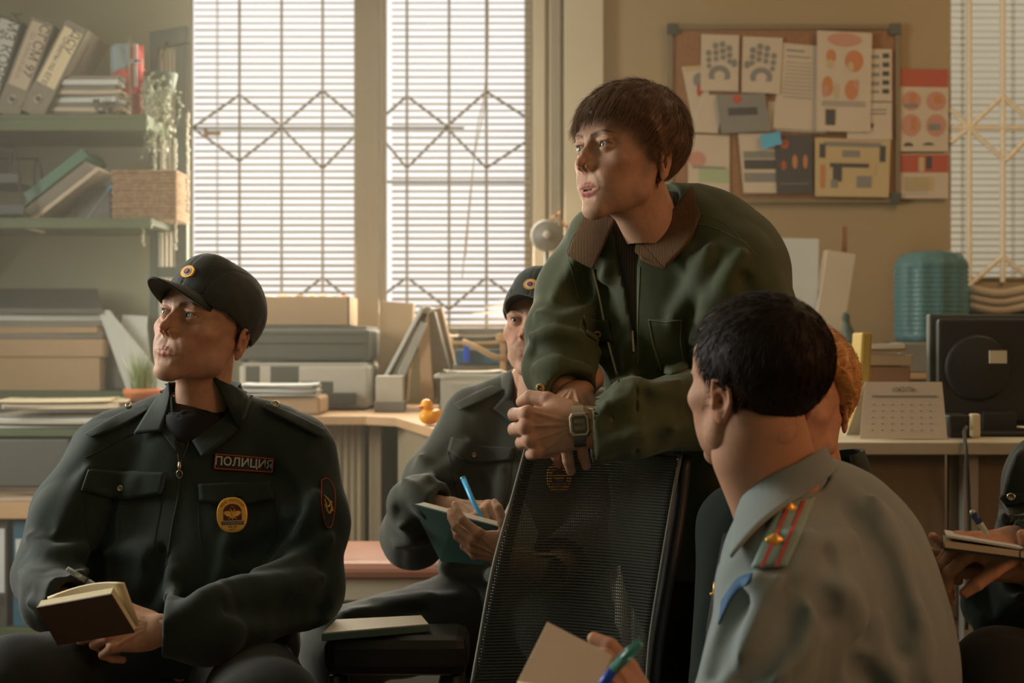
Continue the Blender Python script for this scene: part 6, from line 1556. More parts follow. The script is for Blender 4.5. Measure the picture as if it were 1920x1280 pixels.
    jac = sleeve_end(jac, hLo, hLf, .040, -.006)
    jac = SUB(jac, con(J(1075, 748, 2.30), J(1075, 790, 2.22), .045), .004)
    lo, hi = bounds(None, [J(985, 380, 2.5), J(1490, 1075, 2.9), J(1100, 860, 2.04)], .02); lo[2] = J(0, 1060, 2.72)[2]
    jo, S = cloth('jacket', jac, lo, hi, .0042, M['green'], root)
    # sweater with rolled collar
    sw = UK(OFF(tor, -.016), (con(J(1214, 414, 2.425), J(1230, 460, 2.45), .056, .066), .03)); sw = SUB(sw, con(J(1200, 360, 2.39), J(1218, 430, 2.42), .048, .049), .004)
    so, SS = cloth('sweater', INT(sw, pln(J(0, 700, 2.5), (0, 0, -1)), .004), J(1090, 720, 2.75) - V3((0, .48, 0)), J(1400, 380, 2.75), .0045, M['sweater'], root)
    # corduroy collar: two leaves
    def leaf(top, bot, d, dl, name='collar_leaf', lift=.012):
        return drape(S, top, bot, 2.0, lift, .004, n=(18, 10), edge=lambda u, v: .010 * v).build(name, M['cord'], jo, smooth=True)
    drape(colS, [(1100, 398), (1124, 404), (1156, 410)], [(1066, 478), (1090, 492), (1113, 503)], 2.0, .012, .004, n=(18, 12), edge=lambda u, v: .008 * v).build('collar', M['cord'], jo, smooth=True)
    drape(colS, [(1298, 346), (1258, 396), (1196, 446)], [(1312, 400), (1290, 452), (1246, 503)], 2.0, .010, .004, n=(22, 12), edge=lambda u, v: .010 * v).build('collar', M['cord'], jo, smooth=True)
    drape(colS, [(1196, 446), (1192, 458), (1190, 472)], [(1246, 503), (1228, 497), (1204, 484)], 2.0, .010, .004, n=(10, 8), edge=lambda u, v: .010 * v).build('collar', M['cord'], jo, smooth=True)
    # collar band standing behind the neck
    b = MB(); G = []
    for a in np.linspace(-58, 205, 30):
        t = math.radians(a); cc = J(1236, 418, 2.46); s = math.sin(t)
        G.append([(cc[0] + (.060 + .014 * v) * math.cos(t), cc[1] + (.060 + .014 * v) * s, cc[2] - .03 + .028 * math.cos(t) + (.055 + .012 * max(s, 0)) * (1 - v)) for v in np.linspace(1, 0, 6)])
    b.sheet(np.array(G), .004); b.build('collar_stand', M['cord'], jo, smooth=True)
    # zip: teeth on both edges
    def teeth(pts, nm, n=70):
        b = MB(); q = pline(S, pts, 2.0, .002, n)
        b2 = MB(); b2.tube(q, .0016, 5); b2.build('zip_tape', M['police_trim'], jo)
        for k in range(0, n - 1): b.box(q[k] - ray(*pts[0]) * .0015, (.0016, .0012, .0010))
        return b.build(nm, M['steel'], jo)
    teeth([(1111, 505), (1124, 560), (1140, 640), (1160, 715)], 'zip', 84)
    teeth([(1190, 478), (1189, 540), (1186, 610), (1188, 660)], 'zip', 64)
    # pockets and buttons
    drape(S, [(1094, 592), (1115, 598), (1140, 600)], [(1100, 628), (1124, 642), (1150, 640)], 2.0, .004, .003).build('pocket_flap', M['green'], jo, smooth=True)
    pk = drape(S, [(1216, 598), (1240, 598), (1278, 600)], [(1232, 690), (1256, 702), (1290, 690)], 2.0, .003, .003).build('chest_pocket', M['green'], jo, smooth=True)
    for pts in ([(1216, 600), (1226, 650), (1240, 695)], [(1278, 600), (1276, 640), (1284, 690)], [(1216, 600), (1245, 603), (1278, 600)]): stitch(S, pts, 2.0, M['folds_edge'], jo, r=.0008, lift=.007)
    for pts in ([(1094, 592), (1088, 612), (1100, 630), (1124, 643), (1150, 641)], [(1180, 470), (1300, 420), (1402, 455)], [(1062, 468), (1075, 520), (1085, 560)], [(1196, 680), (1196, 600), (1200, 500)], [(1116, 520), (1134, 600), (1156, 690), (1162, 715)], [(1300, 395), (1360, 420), (1420, 480)], [(1085, 428), (1072, 450), (1064, 470)]): stitch(S, pts, 2.0, M['folds_edge'], jo, r=.0007)
    for px, py in ((1116, 626), (1017, 726), (1112, 788)):
        q = button(S, px, py, 1.95, .0072, M['golddull'], jo); q2 = button(S, px, py, 1.95, .0045, M['darksteel'], jo, 'button_centre'); q2.location = -ray(px, py) * .0012
    # cuff edge piping
    stitch(S, [(1088, 748), (1092, 780), (1096, 830), (1115, 862)], 1.95, M['folds_edge'], jo, r=.0012)
    stitch(S, [(990, 741), (1020, 744), (1060, 738)], 1.95, M['folds_edge'], jo, r=.0012)
    # trousers
    hl, hr = J(1280, 1060, 2.78), J(1375, 1060, 2.72); kl, kr = np.array([hl[0] + .0, 2.80, .50]), np.array([hr[0] + .03, 2.72, .50]); al, ar = np.array([hl[0] + .02, 2.90, .13]), np.array([hr[0] + .05, 2.80, .13])
    lf = legs_field(hl, hr, kl, kr, al, ar, (.105, .080, .062)); lf = UK(lf, (ell(J(1310, 1000, 2.74), (.15, .12, .12)), .05)); tr = rumple(lf, .004, (10, 10, 8), 6)
    lo, hi = bounds(None, [hl, hr, al, ar, J(1310, 960, 2.74)], .16); lo[2] = .06
    to, _ = cloth('trousers', INT(tr, pln((0, 0, .11), (0, 0, -1))), lo, hi, .008, M['trouser'], root); shoes(root, (al, ar), (-.3, -1))
    c0 = J(1318, 988, 2.60); b = MB(); b.tube([c0 + V3((-.004, 0, .012)), c0 + V3((.004, -.002, 0)), c0 + V3((.010, 0, -.012))], .0012, 5); b.tube([c0 + V3((-.004, 0, .012)), c0 + V3((-.006, 0, -.010)), c0 + V3((.008, 0, -.012))], .001, 5); b.build('zip_pull', M['steel'], to)
    # hands
    v, q, cc, hw, hfn = hand_mesh(hLo, hLf, (-.05, -1, .12), True, [(66, 92, 48), (72, 96, 50), (76, 96, 50), (80, 94, 50)], 1.4, SKC, 1.0, thumb=((.80, .50, -.42), 18, 30)); body.append((v, q, cc))
    v, q, cc, hw2, hfn2 = hand_mesh(hRo, hRf, (-.15, -.35, .92), False, [(62, 28, 16), (60, 30, 18), (64, 34, 20), (68, 40, 22)], 1.4, SKC, 1.0, spread=(8, 3, -3, -8), thumb=((.7, .55, -.45), 15, 25)); body.append((v, q, cc))
    cf = UK(OFF(tor, -.035), (OFF(aR[0], -.028), .02), (OFF(aR[1], -.026), .02), (OFF(aL[0], -.032), .02), (OFF(aL[1], -.024), .02), (con(J(1215, 420, 2.42), J(1230, 470, 2.46), .045, .06), .03), (OFF(lf, -.03), .03))
    lo, hi = bounds(None, [hl, hr, al, ar, shL, shR, elR, elL, hLo, J(1225, 390, 2.5)], .10); lo[2] = .06
    core(body, INT(cf, pln(J(1200, 440, 2.45), (0, 0, 1))), lo, hi, SKC)
    join_body(root, body, SKC)
    # wrist watch: case, screen, links
    r = thing('wristwatch', 'steel digital watch on the wrist of the man in green canvas', 'watch', tuple(hw([[14, 0, 22]])[0]))
    b = MB(); G = []
    for a in np.linspace(0, 2 * PI, 41): G.append([(xx, 29.5 * math.cos(a), 1 + 21.5 * math.sin(a)) for xx in (4, 22)])
    G = np.array(G); g = hw(G.reshape(-1, 3)).reshape(41, 2, 3); b.sheet(g, -.0022)
    for a in np.linspace(0, 2 * PI, 42): c_, s_ = math.cos(a), math.sin(a); b.tube(hw([(3.4, 30.4 * c_, 1 + 22.4 * s_), (22.6, 30.4 * c_, 1 + 22.4 * s_)]), .0010, 5)
    b.build('band', M['steel'], r)
    n = 28; oct_ = [(-15, -12), (-11, -18), (11, -18), (15, -12), (15, 12), (11, 18), (-11, 18), (-15, 12)]
    def pl(sc_, z): return [hw([(13 + u * sc_, v * sc_, z)])[0] for u, v in oct_]
    r_ = part('case', *_plate(pl(1.0, 20), pl(1.0, 26), pl(.9, 28)), M['steel'], r, smooth=False)
    b = MB(); b.add(pl(.74, 28.2), [tuple(range(8))]); b.build('bezel', M['darksteel'], r_)
    b = MB(); b.add([hw([q_])[0] for q_ in ((5, -8, 28.4), (21, -8, 28.4), (21, 8, 28.4), (5, 8, 28.4))], [(0, 1, 2, 3)]); b.build('display', M['screen'], r_)
    ux = hw([(1, 0, 0)])[0] - hw([(0, 0, 0)])[0]; uy = hw([(0, 1, 0)])[0] - hw([(0, 0, 0)])[0]; uz = hw([(0, 0, 1)])[0] - hw([(0, 0, 0)])[0]
    text_mesh('digits', '10:58', .0065, M['blackprint'], r_, hw([(13, 0, 28.6)])[0], ux, nrm(uy), .0002)
    b = MB()
    for s in (-1, 1):
        for t in (-1, 1): b = MB(); b.tube(hw([(13 + s * 14, t * 8, 23), (13 + s * 17, t * 8, 23)]), .0014, 6); b.build('pusher', M['steel'], r_)
def SS2(a, b):
    """the outer one of two surfaces along each ray"""
    class Q:
        def hit(s, p, d):
            x, n = a.hit(p, d); y, m = b.hit(p, d); p = np.array(p)
            return (x, n) if np.linalg.norm(x - p) < np.linalg.norm(y - p) else (y, m)
    return Q()
M['folds_edge'] = mat('pale_stitching', (0.17, 0.19, 0.09), 0.8)
man_standing()

# ============ the mesh office chair
def mesh_chair():
    c = P(1090, 1280, 2.0); r = thing('office_chair', 'black mesh back office chair the young man leans on', 'chair', (c[0] + .05, 1.98, 0))
    Lp_ = [(986, 842, 2.26), (962, 930, 2.24), (926, 1060, 2.20), (900, 1200, 2.16), (884, 1290, 2.13)]
    Rp_ = [(1277, 852, 2.20), (1262, 930, 2.18), (1242, 1050, 2.14), (1220, 1190, 2.10), (1212, 1290, 2.07)]
    L_ = spline([P(*q) for q in Lp_], 20); R_ = spline([P(*q) for q in Rp_], 20); G = []
    for u in np.linspace(0, 1, 24): G.append([L_[i] * (1 - u) + R_[i] * u + V3((0, .035 * math.sin(u * PI), .006 * math.sin(u * PI) * (1 if i == 0 else .3))) for i in range(20)])
    G = np.array(G); b = MB(); b.sheet(G, .0022); b.build('mesh_back', M['meshweave'], r, smooth=True)
    b = MB(); b.tube(L_, .0035, 6); b.build('edge_piping', M['chairpipe'], r, smooth=True)
    b = MB(); b.tube(R_, .0030, 6); b.build('edge_piping', M['chairpipe'], r, smooth=True)
    b = MB(); b.tube([G[k][0] for k in range(24)], .007, 8); b.build('top_rail', M['black'], r, smooth=True)
    b = MB(); q = spline([P(1283, 852, 2.23), P(1272, 960, 2.22), P(1252, 1080, 2.19), P(1232, 1200, 2.15), P(1222, 1300, 2.12)], 16); b.tube(q, [.012] * 16, 8, sq=(1.6, 1)); b.build('side_frame', M['black'], r, smooth=True)
    b = MB(); q = spline([L_[0] + V3((.01, .03, 0)), L_[7] + V3((.012, .04, 0)), L_[13] + V3((.012, .04, 0)), L_[19] + V3((.012, .04, 0))], 12); b.tube(q, .010, 8); b.build('side_frame', M['black'], r, smooth=True)
    mid = (L_[19] + R_[19]) / 2
    b = MB(); f = ell((mid[0], 1.93, .475), (.22, .20, .035)); v, q = surf(lambda p: np.maximum(f(p), -(p[:, 2] - .44)), (mid[0] - .25, 1.7, .43), (mid[0] + .25, 2.15, .53), .009); part('seat', v, q, M['black'], r)
    b = MB(); b.tube([(mid[0], 1.92, .44), (mid[0], 1.92, .12)], [.028, .022], 12); b.tube([(mid[0], 2.06, .43), (mid[0], 2.14, .50), mid + V3((0, .05, .02))], .018, 8); b.build('column', M['darksteel'], r, smooth=True)
    for k in range(5):
        a = k * 2 * PI / 5 + .3; e = V3((mid[0] + .29 * math.cos(a), 1.92 + .29 * math.sin(a), .075)); b = MB(); b.tube([(mid[0], 1.92, .13), e], [.022, .014], 8); g = b.build('leg', M['black'], r, smooth=True)
        b = MB(); b.lathe([(.028, -.012), (.030, 0), (.028, .012)], e - V3((0, 0, .044)), rot((-math.sin(a), math.cos(a), 0), 90), 14); b.build('caster', M['black'], g, smooth=True)
M['chairpipe'] = mat('chair_piping', (0.10, 0.10, 0.075), 0.6)
mesh_chair()

# ============ B: officer in the middle
def officer_middle():
    J = P; c = J(960, 1280, 3.1); root = thing('person', 'smiling officer in cap writing in a green notebook behind the mesh chair', 'person', (c[0], c[1], 0))
    SK = (.52, .30, .20); F = nrm((-.34, -.92, .12)); o = J(1015, 610, 3.05); body = []
    hf, R, w2 = make_head(body, root, o, F, (.02, 0, 1), .98, SK, (.42, .18, .14), (.08, .05, .03), (.08, .09, .07), nrm((-.5, -.85, .08)), h=1.8, tone=dict(stub=.15, red=.6), lid=4.4, smile=1.3)
    hair_mesh('hair', root, hf, w2, [(0, 80), (50, 60), (72, 8), (84, -18), (96, -20), (104, 4), (118, -30), (150, -50), (180, -56)], 4.5, M['hair_short'], 0, h=3.2)
    cap(root, w2, hf)
    shL, shR = J(886, 797, 3.12), J(1138, 800, 3.12); elL, elR = J(775, 1005, 2.98), J(1122, 1010, 2.98)
    hRo, hRf = J(838, 952, 2.80), nrm((.86, -.42, -.02)); hLo, hLf = J(962, 1046, 2.58), nrm((-.92, .08, .38))
    tor = UK(ell(J(1005, 900, 3.14), (.185, .125, .20)), (con(J(900, 778, 3.14), J(1130, 775, 3.14), .056), .07), (con(J(975, 722, 3.14), J(900, 765, 3.14), .04), .05), (ell(J(985, 1040, 3.08), (.18, .145, .17)), .08), (ell(J(985, 1125, 3.08), (.185, .16, .09)), .06))
    arms = arm_field(shL, J(815, 900, 3.07), elL, hRo, hRf, (.070, .064, .068, .056, .046)) + arm_field(shR, J(1142, 900, 3.08), elR, hLo, hLf, (.070, .066, .066, .055, .048))
    base = UK(tor, (arms[0], .035), (arms[1], .02), (arms[2], .035), (arms[3], .02))
    fo = folds(base, [([(880, 830), (850, 870), (800, 900)], .014, .009), ([(790, 860), (800, 890), (850, 900)], .014, .010), ([(760, 905), (800, 935), (850, 925)], .016, .012), ([(745, 960), (775, 975), (800, 1010)], .016, -.012), ([(745, 1020), (790, 1015), (830, 1000)], .016, .010), ([(750, 985), (790, 960), (830, 965)], .012, .008),
                      ([(900, 900), (905, 960), (895, 1010)], .014, -.008), ([(820, 1060), (880, 1080), (950, 1075)], .018, .010), ([(940, 880), (935, 940), (920, 980)], .014, .007)], 2.5)
    jac = rumple(fo, .003, seed=9); jac = SUB(jac, UK(con(J(1000, 660, 3.06), J(1005, 745, 3.12), .056, .058), (con(J(1000, 740, 3.0), J(1000, 850, 3.0), .03, .004), .02)), .006)
    jac = sleeve_end(jac, hRo, hRf, .034, -.01); jac = sleeve_end(jac, hLo, hLf, .034, -.01)
    lo, hi = bounds(None, [J(720, 700, 3.2), J(1230, 1160, 3.25), J(800, 1000, 2.66)], .02)
    jo, S = cloth('jacket', jac, lo, hi, .0055, M['police2'], root)
    cloth('shirt', INT(SUB(OFF(tor, -.014), con(J(1000, 660, 3.06), J(1005, 738, 3.12), .054, .054), .005), pln(J(0, 960, 3.1), (0, 0, -1))), J(880, 960, 3.3) - V3((0, .4, 0)), J(1120, 700, 3.3), .007, M['tee'], root)
    drape(S, [(990, 705), (968, 718), (925, 765)], [(992, 735), (984, 770), (960, 792)], 2.6, .010, .004).build('collar', M['police2'], jo, smooth=True)
    b = MB(); G = []
    for a in np.linspace(-50, 230, 26):
        t = math.radians(a); cc = J(1005, 722, 3.12); G.append([(cc[0] + (.070 + .014 * (1 - v)) * math.cos(t), cc[1] + (.064 + .014 * (1 - v)) * math.sin(t), cc[2] - .028 + .055 * v) for v in np.linspace(0, 1, 5)])
    b.sheet(np.array(G), .004); b.build('collar_stand', M['police2'], jo, smooth=True)
    drape(S, [(922, 722), (885, 738), (850, 757)], [(944, 730), (905, 750), (862, 768)], 2.6, .009, .004, edge=lambda u, v: .004).build('epaulette', M['police2'], jo, smooth=True)
    drape(S, [(846, 820), (900, 834), (968, 840)], [(840, 845), (885, 866), (960, 862)], 2.6, .004, .004).build('pocket_flap', M['police2'], jo, smooth=True)
    button(S, 886, 852, 2.6, .006, M['steel'], jo)
    for pts in ([(840, 845), (850, 900), (862, 950)], [(960, 862), (952, 920), (940, 960)], [(935, 770), (985, 770)]): stitch(S, pts, 2.6, M['police_trim'], jo)
    gold_badge(S, 1046, 897, 2.6, 54, 62, jo, full=True)
    hl, hr = J(900, 1150, 3.05), J(1040, 1150, 3.05); kl, kr = J(640, 1215, 2.86), J(1080, 1215, 2.66); al, ar = np.array([kl[0], kl[1] - .02, .12]), np.array([kr[0], kr[1] + .03, .12])
    lf = legs_field(hl, hr, kl, kr, al, ar, (.100, .084, .062)); lo, hi = bounds(None, [hl, hr, kl, kr, al, ar], .13); lo[2] = .05
    tf = folds(lf, [([(640, 1150), (720, 1140), (800, 1120)], .014, .006), ([(620, 1170), (700, 1160), (790, 1140)], .012, -.006), ([(700, 1125), (780, 1130), (860, 1115)], .012, .006)], 2.4)
    cloth('trousers', INT(rumple(tf, .004, (10, 10, 10), 5), pln((0, 0, .10), (0, 0, -1))), lo, hi, .008, M['trouser2'], root); shoes(root, (al, ar), (-.2, -1))
    cf = UK(OFF(tor, -.03), (OFF(arms[0], -.028), .02), (OFF(arms[1], -.024), .02), (OFF(arms[2], -.028), .02), (OFF(arms[3], -.024), .02), (con(J(1004, 670, 3.07), J(1006, 760, 3.12), .05, .06), .03), (OFF(lf, -.03), .03))
    lo, hi = bounds(None, [hl, hr, kl, kr, al, ar, shL, shR, elL, elR, J(1004, 690, 3.1)], .10); lo[2] = .05
    core(body, INT(cf, pln(J(1004, 690, 3.08), (0, 0, 1))), lo, hi, SK)
    v, q, cc, hw, hf1 = hand_mesh(hRo, hRf, (.10, -.38, .92), False, [(42, 50, 25), (50, 60, 30), (58, 68, 35), (64, 72, 38)], 1.8, SK, .95, thumb=((.88, .30, -.30), 12, 20)); body.append((v, q, cc))
    v, q, cc, hw3, hf3 = hand_mesh(hLo, hLf, (-.15, -.85, -.42), True, [(20, 24, 12), (24, 28, 14), (28, 32, 16), (34, 36, 18)], 1.8, SK, .86, thumb=((.62, .62, -.45), 10, 35)); body.append((v, q, cc))
    join_body(root, body, SK)
    A, B_, C_, D_ = J(772, 945, 2.76), J(936, 988, 2.60), J(985, 1066, 2.66), J(826, 1052, 2.82)
    n = nrm(np.cross(B_ - A, D_ - A)); n = n if n[1] > 0 else -n
    r = thing('notebook', 'open notebook with a dark green cover in the middle officer\'s hands', 'notebook', tuple(A))
    b = MB(); b.sheet(np.array([[A, D_], [(A + B_) / 2, (C_ + D_) / 2], [B_, C_]]), .0025); b.build('cover', M['bookgreen'], r)
    b = MB(); a = [A * .985 + B_ * .015, B_, C_, D_ * .985 + C_ * .015]; V = [x_ + n * .003 for x_ in a] + [x_ + n * .013 for x_ in a]; b.add(V, [(0, 1, 2, 3), (7, 6, 5, 4), (0, 4, 5, 1), (1, 5, 6, 2), (2, 6, 7, 3), (3, 7, 4, 0)]); b.build('pages', M['paper'], r)
    E_, G_ = J(975, 914, 2.66), J(1010, 1000, 2.72)
    b = MB(); b.sheet(np.array([[B_ + n * .004, C_ + n * .004], [E_, G_]]), .007); b.build('facing_pages', M['paperb'], r)
    r = thing('pen', 'light blue pen in the middle officer\'s hand', 'pen', tuple(J(868, 895, 2.76)))
    b = MB(); b.tube([J(868, 895, 2.76), J(886, 938, 2.74), J(905, 972, 2.70)], [.0052, .0052, .003], 10); b.build('barrel', M['penblue'], r, smooth=True)
    b = MB(); b.tube([J(867, 893, 2.76), J(870, 901, 2.759)], .0056, 10); b.build('end_cap', M['penteal'], r, smooth=True)
M['police2'] = mat('lit_police_cloth', (0.045, 0.048, 0.034), 0.85, noise=(14, .5, (0.055, 0.058, 0.042)), bump=('noise', 700, .35), Sheen_Weight=0.12)  # police cloth with the haze and light on the middle officer put into its colour
M['trouser2'] = mat('lit_trouser_cloth', (0.026, 0.028, 0.020), 0.85, bump=('noise', 500, .3), Sheen_Weight=0.15)  # trouser cloth, its colour lightened for the same haze and light
officer_middle()
stool(985, 3.06, .335, 'black stool under the middle officer')
# the free chair with a pale pad lying on it
def pad_chair():
    r = thing('chair', 'black upholstered chair between the two officers with a pad lying on it', 'chair', (P(720, 0, 2.62)[0], 2.62, 0)); x0, x1 = P(618, 0, 2.55)[0], P(880, 0, 2.55)[0]; zt = P(0, 1186, 2.5)[2]
    b = MB(); b.bx(x0, x1, 2.46, 2.60, zt - .07, zt); b.build('seat', M['black'], r, bevel=.02)
    for x in (x0 + .02, x1 - .02):
        for y in (2.48, 2.58): b = MB(); b.tube([(x, y, zt - .07), (x, y, 0)], .012, 8); b.build('leg', M['darksteel'], r, smooth=True)
    q = [P(604, 1166, 2.46), P(806, 1158, 2.50), P(786, 1151, 2.66), P(640, 1157, 2.66)]; z = zt + .002
    for k in range(4): q[k][2] = zt + .022
    q = [P(603, 1168, 2.42), P(806, 1168, 2.50), P(792, 1168, 2.58), P(628, 1168, 2.54)]
    for k in range(4): q[k][2] = zt + .0145
    t = thing('notepad', 'pale topped notepad lying on the black chair between the officers', 'notepad', (q[0][0] + .1, 2.5, zt))
    b = MB(); n = 4; V = [x_ - V3((0, 0, .013)) for x_ in q] + [x_ for x_ in q]; b.add(V, [(3, 2, 1, 0), (4, 5, 6, 7)] + [(i, (i + 1) % 4, 4 + (i + 1) % 4, 4 + i) for i in range(4)]); b.build('cover', M['tealedge'], t, bevel=.0015)
    cc = sum(q) / 4; b = MB(); V = [(x_ - cc) * .97 + cc for x_ in q] + [(x_ - cc) * .97 + cc + V3((0, 0, .0015)) for x_ in q]; b.add(V, [(3, 2, 1, 0), (4, 5, 6, 7)] + [(i, (i + 1) % 4, 4 + (i + 1) % 4, 4 + i) for i in range(4)]); b.build('page', M['padwhite'], t)
pad_chair()

# ============ D: man in the pale blue shirt in front
def man_blue():
    J = P; c = J(1560, 1280, 1.92); root = thing('person', 'dark-haired man in a pale blue uniform shirt seen from behind', 'person', (c[0], c[1], 0))
    F = nrm((-.53, .845, .05)); o = J(1421, 718, 1.87); body = []
    hf, R, w2 = make_head(body, root, o, F, (0, 0, 1), .985, SKD, (.38, .16, .12), (.03, .02, .012), (.06, .05, .04), None, h=1.8, tone=dict(stub=.2), ear_out=1.1, fat=1.06, nk=(0, -6, -104), nr=(41, 40))
    line = [(0, 84), (28, 80), (45, 62), (58, 52), (70, 18), (80, -12), (90, -26), (97, -22), (103, 8), (112, -6), (124, -44), (145, -70), (180, -78)]
    def flow(p):
        d = p - np.array([0, -50, 118]); d[:, 2] -= 20; d[:, 1] += 40 * (p[:, 2] > 70); return d
    hair_mesh('hair', root, hf, w2, line, 8, M['hair_dark'], 9000, 16, flow=flow, r0=.38, seed=21, jit=.12, lump=.6, h=2.4, lift=.2, curl=.5)
    lf_ = V3((-.60, -.80, 0)); nb = J(1480, 925, 1.92)
    shL, shR = J(1450, 1118, 1.73), J(1606, 1050, 2.02)
    tor = UK(ell(J(1548, 1195, 1.94), (.140, .14, .20), rot((0, 0, 1), -52) @ np.eye(3)), (con(shL + V3((.03, .04, .0)), shR - V3((.03, .04, 0)), .062, .066), .07), (con(nb + V3((-.02, -.03, -.01)), shL + V3((0, .02, .02)), .046, .05), .06), (con(nb + V3((.03, .03, -.01)), shR + V3((0, -.02, .02)), .055, .06), .06),
             (ell(J(1572, 1120, 1.96), (.098, .11, .15)), .09), (ell(J(1572, 1350, 1.95), (.158, .15, .20)), .10), (ell(J(1465, 1200, 1.80), (.07, .10, .12)), .08))
    elL = J(1372, 1380, 1.66); hLo, hLf = J(1222, 1362, 1.60), nrm((-.72, .10, .62))
    aL = [chain([shL, J(1425, 1240, 1.70), elL], [.066, .062, .062], .03), chain([elL, hLo - nrm(hLf) * .07, hLo], [.058, .05, .044], .02)]
    elR = shR + V3((.035, .02, -.28)); aR = chain([shR, elR], [.070, .062])
    base = UK(tor, (aL[0], .03), (aL[1], .02), (aR, .05))
    fo = folds(base, [([(1420, 1085), (1380, 1140), (1345, 1210)], .014, 0.0104), ([(1460, 1090), (1430, 1150), (1390, 1230)], .014, 0.0087), ([(1500, 1105), (1470, 1180), (1400, 1280)], .016, -0.0081), ([(1395, 1120), (1360, 1190), (1335, 1260)], .010, -0.0069), ([(1520, 1120), (1500, 1200), (1450, 1270)], .016, 0.0104),
                      ([(1640, 940), (1690, 1050), (1720, 1160)], .012, 0.0061), ([(1600, 960), (1660, 1080), (1690, 1220)], .014, -0.0069), ([(1545, 1080), (1600, 1130), (1610, 1210)], .018, 0.0087), ([(1560, 1040), (1540, 1090), (1560, 1160)], .016, -0.0081), ([(1660, 1150), (1650, 1220), (1680, 1280)], .016, 0.0087), ([(1720, 1140), (1735, 1210), (1740, 1270)], .014, 0.0069), ([(1620, 1180), (1600, 1240), (1640, 1290)], .014, -0.0069), ([(1480, 1000), (1560, 1010), (1640, 1000)], .014, 0.0043)], 1.4)
    sh = rumple(fo, .003, (14, 14, 8), seed=13); sh = SUB(sh, con(J(1440, 820, 1.89), nb, .058, .060), .005)
    lo, hi = bounds(None, [J(1270, 880, 1.6), J(1830, 1400, 2.1), J(1290, 1380, 1.56), shR], .03); hi[0] += .02; hi[1] += .12; lo[2] = .38
    so, S = cloth('shirt', sh, lo, hi, .0045, M['blueshirt'], root)
    # collar: fall and stand
    nS = Skin(*surf(UK(base, (con(nb * .5 + J(1428, 800, 1.88) * .5, nb + V3((.005, 0, -.03)), .068, .086), .02)), nb - V3((.25, .35, .20)), nb + V3((.22, .2, .12)), .007))
    drape(nS, [(1384, 962), (1402, 925), (1448, 890), (1500, 864), (1546, 838)], [(1372, 1046), (1420, 992), (1466, 955), (1512, 925), (1566, 884)], 1.4, .010, .004, n=(26, 10), edge=lambda u, v: .010 * v).build('collar', M['blueshirt'], so, smooth=True)
    b = MB(); G = []
    for a in np.linspace(0, 360, 30):
        t = math.radians(a); G.append([(nb[0] - .004 - .020 * v + .063 * math.cos(t), nb[1] - .008 * v + .063 * math.sin(t), nb[2] - .03 + .020 * math.cos(t) + .060 * v) for v in (0, .5, 1)])
    b.sheet(np.array(G), .003); b.build('collar_stand', M['blueshirt'], so, smooth=True)
    # tie end, clip, patch, epaulette
    b = MB(); b.sheet(np.array([[J(1382 - w_, 1000, 1.95), J(1366 - w_, 1080, 1.93), J(1350 - w_, 1180, 1.90), J(1345 - w_, 1300, 1.88)] for w_ in (-26, 0, 26)]), .006); b.build('tie', M['tie'], so, smooth=True)
    b = MB(); c0 = J(1340, 1108, 1.885); b.tube([c0 + V3((0, 0, .012)), c0, c0 + V3((.004, 0, -.008))], [.0016, .003, .0018], 8); b.tube([c0 + V3((-.006, 0, -.004)), c0 + V3((.007, 0, -.002))], .0018, 6); b.build('tie_clip', M['gold'], so, smooth=True)
    pt = drape(S, [(1412, 1072), (1380, 1085), (1352, 1125)], [(1400, 1095), (1372, 1120), (1346, 1170)], 1.4, .002, .002).build('shoulder_patch', M['patchblue'], so, smooth=True)
    ep = drape(S, [(1462, 938), (1440, 990), (1408, 1062)], [(1530, 930), (1505, 995), (1476, 1060)], 1.4, .006, .004, n=(20, 10), edge=lambda u, v: .003).build('epaulette', M['epaulette'], so, smooth=True)
    for (a0, a1) in (((1480, 938), (1424, 1063)), ((1505, 937), (1452, 1062))):
        drape(S, [a0, ((a0[0] + a1[0]) / 2, (a0[1] + a1[1]) / 2), a1], [(a0[0] + 7, a0[1]), ((a0[0] + a1[0]) / 2 + 7, (a0[1] + a1[1]) / 2), (a1[0] + 7, a1[1])], 1.4, .0138, .001, n=(20, 3)).build('red_stripe', M['redstripe'], ep)
    for px, py in ((1480, 952), (1452, 1012)):
        c0, nn = S.hit(P(px, py, 1.4), ray(px, py)); c0 = c0 - ray(px, py) * .012; b = MB(); f = UK(ell((0, 0, 0), (11, 6, 4.5)), (ell((0, 0, 2), (6, 8, 3.5)), 2)); v, q = surf(f, (-14, -10, -7), (14, 10, 8), 1.0); Rn = frame((0, 0.3, 1), nn); part('star', v @ Rn.T * .001 + c0, q, M['gold'], ep)
    hl, hr = J(1510, 1490, 1.86), J(1640, 1490, 2.0); kl, kr = hl + V3((-.30, -.34, .0)), hr + V3((-.22, -.40, 0)); al, ar = kl * V3((1, 1, 0)) + V3((.03, .04, .12)), kr * V3((1, 1, 0)) + V3((.02, .04, .12))
    lf = legs_field(hl, hr, kl, kr, al, ar); lo, hi = bounds(None, [hl, hr, kl, kr, al, ar], .13); lo[2] = .05
    cloth('trousers', INT(lf, pln((0, 0, .10), (0, 0, -1))), lo, hi, .010, M['trouser'], root); shoes(root, (al, ar), (-.6, -.8))
    cf = UK(OFF(tor, -.032), (OFF(aL[0], -.03), .02), (OFF(aL[1], -.02), .02), (OFF(aR, -.03), .03), (con(J(1440, 860, 1.89), nb, .05, .055), .03), (OFF(lf, -.03), .03))
    lo, hi = bounds(None, [hl, hr, kl, kr, al, ar, shL, shR, elL, elR, nb], .10); lo[2] = .05
    core(body, INT(cf, pln(nb + V3((0, 0, .02)), (0, 0, 1))), lo, hi, SKD)
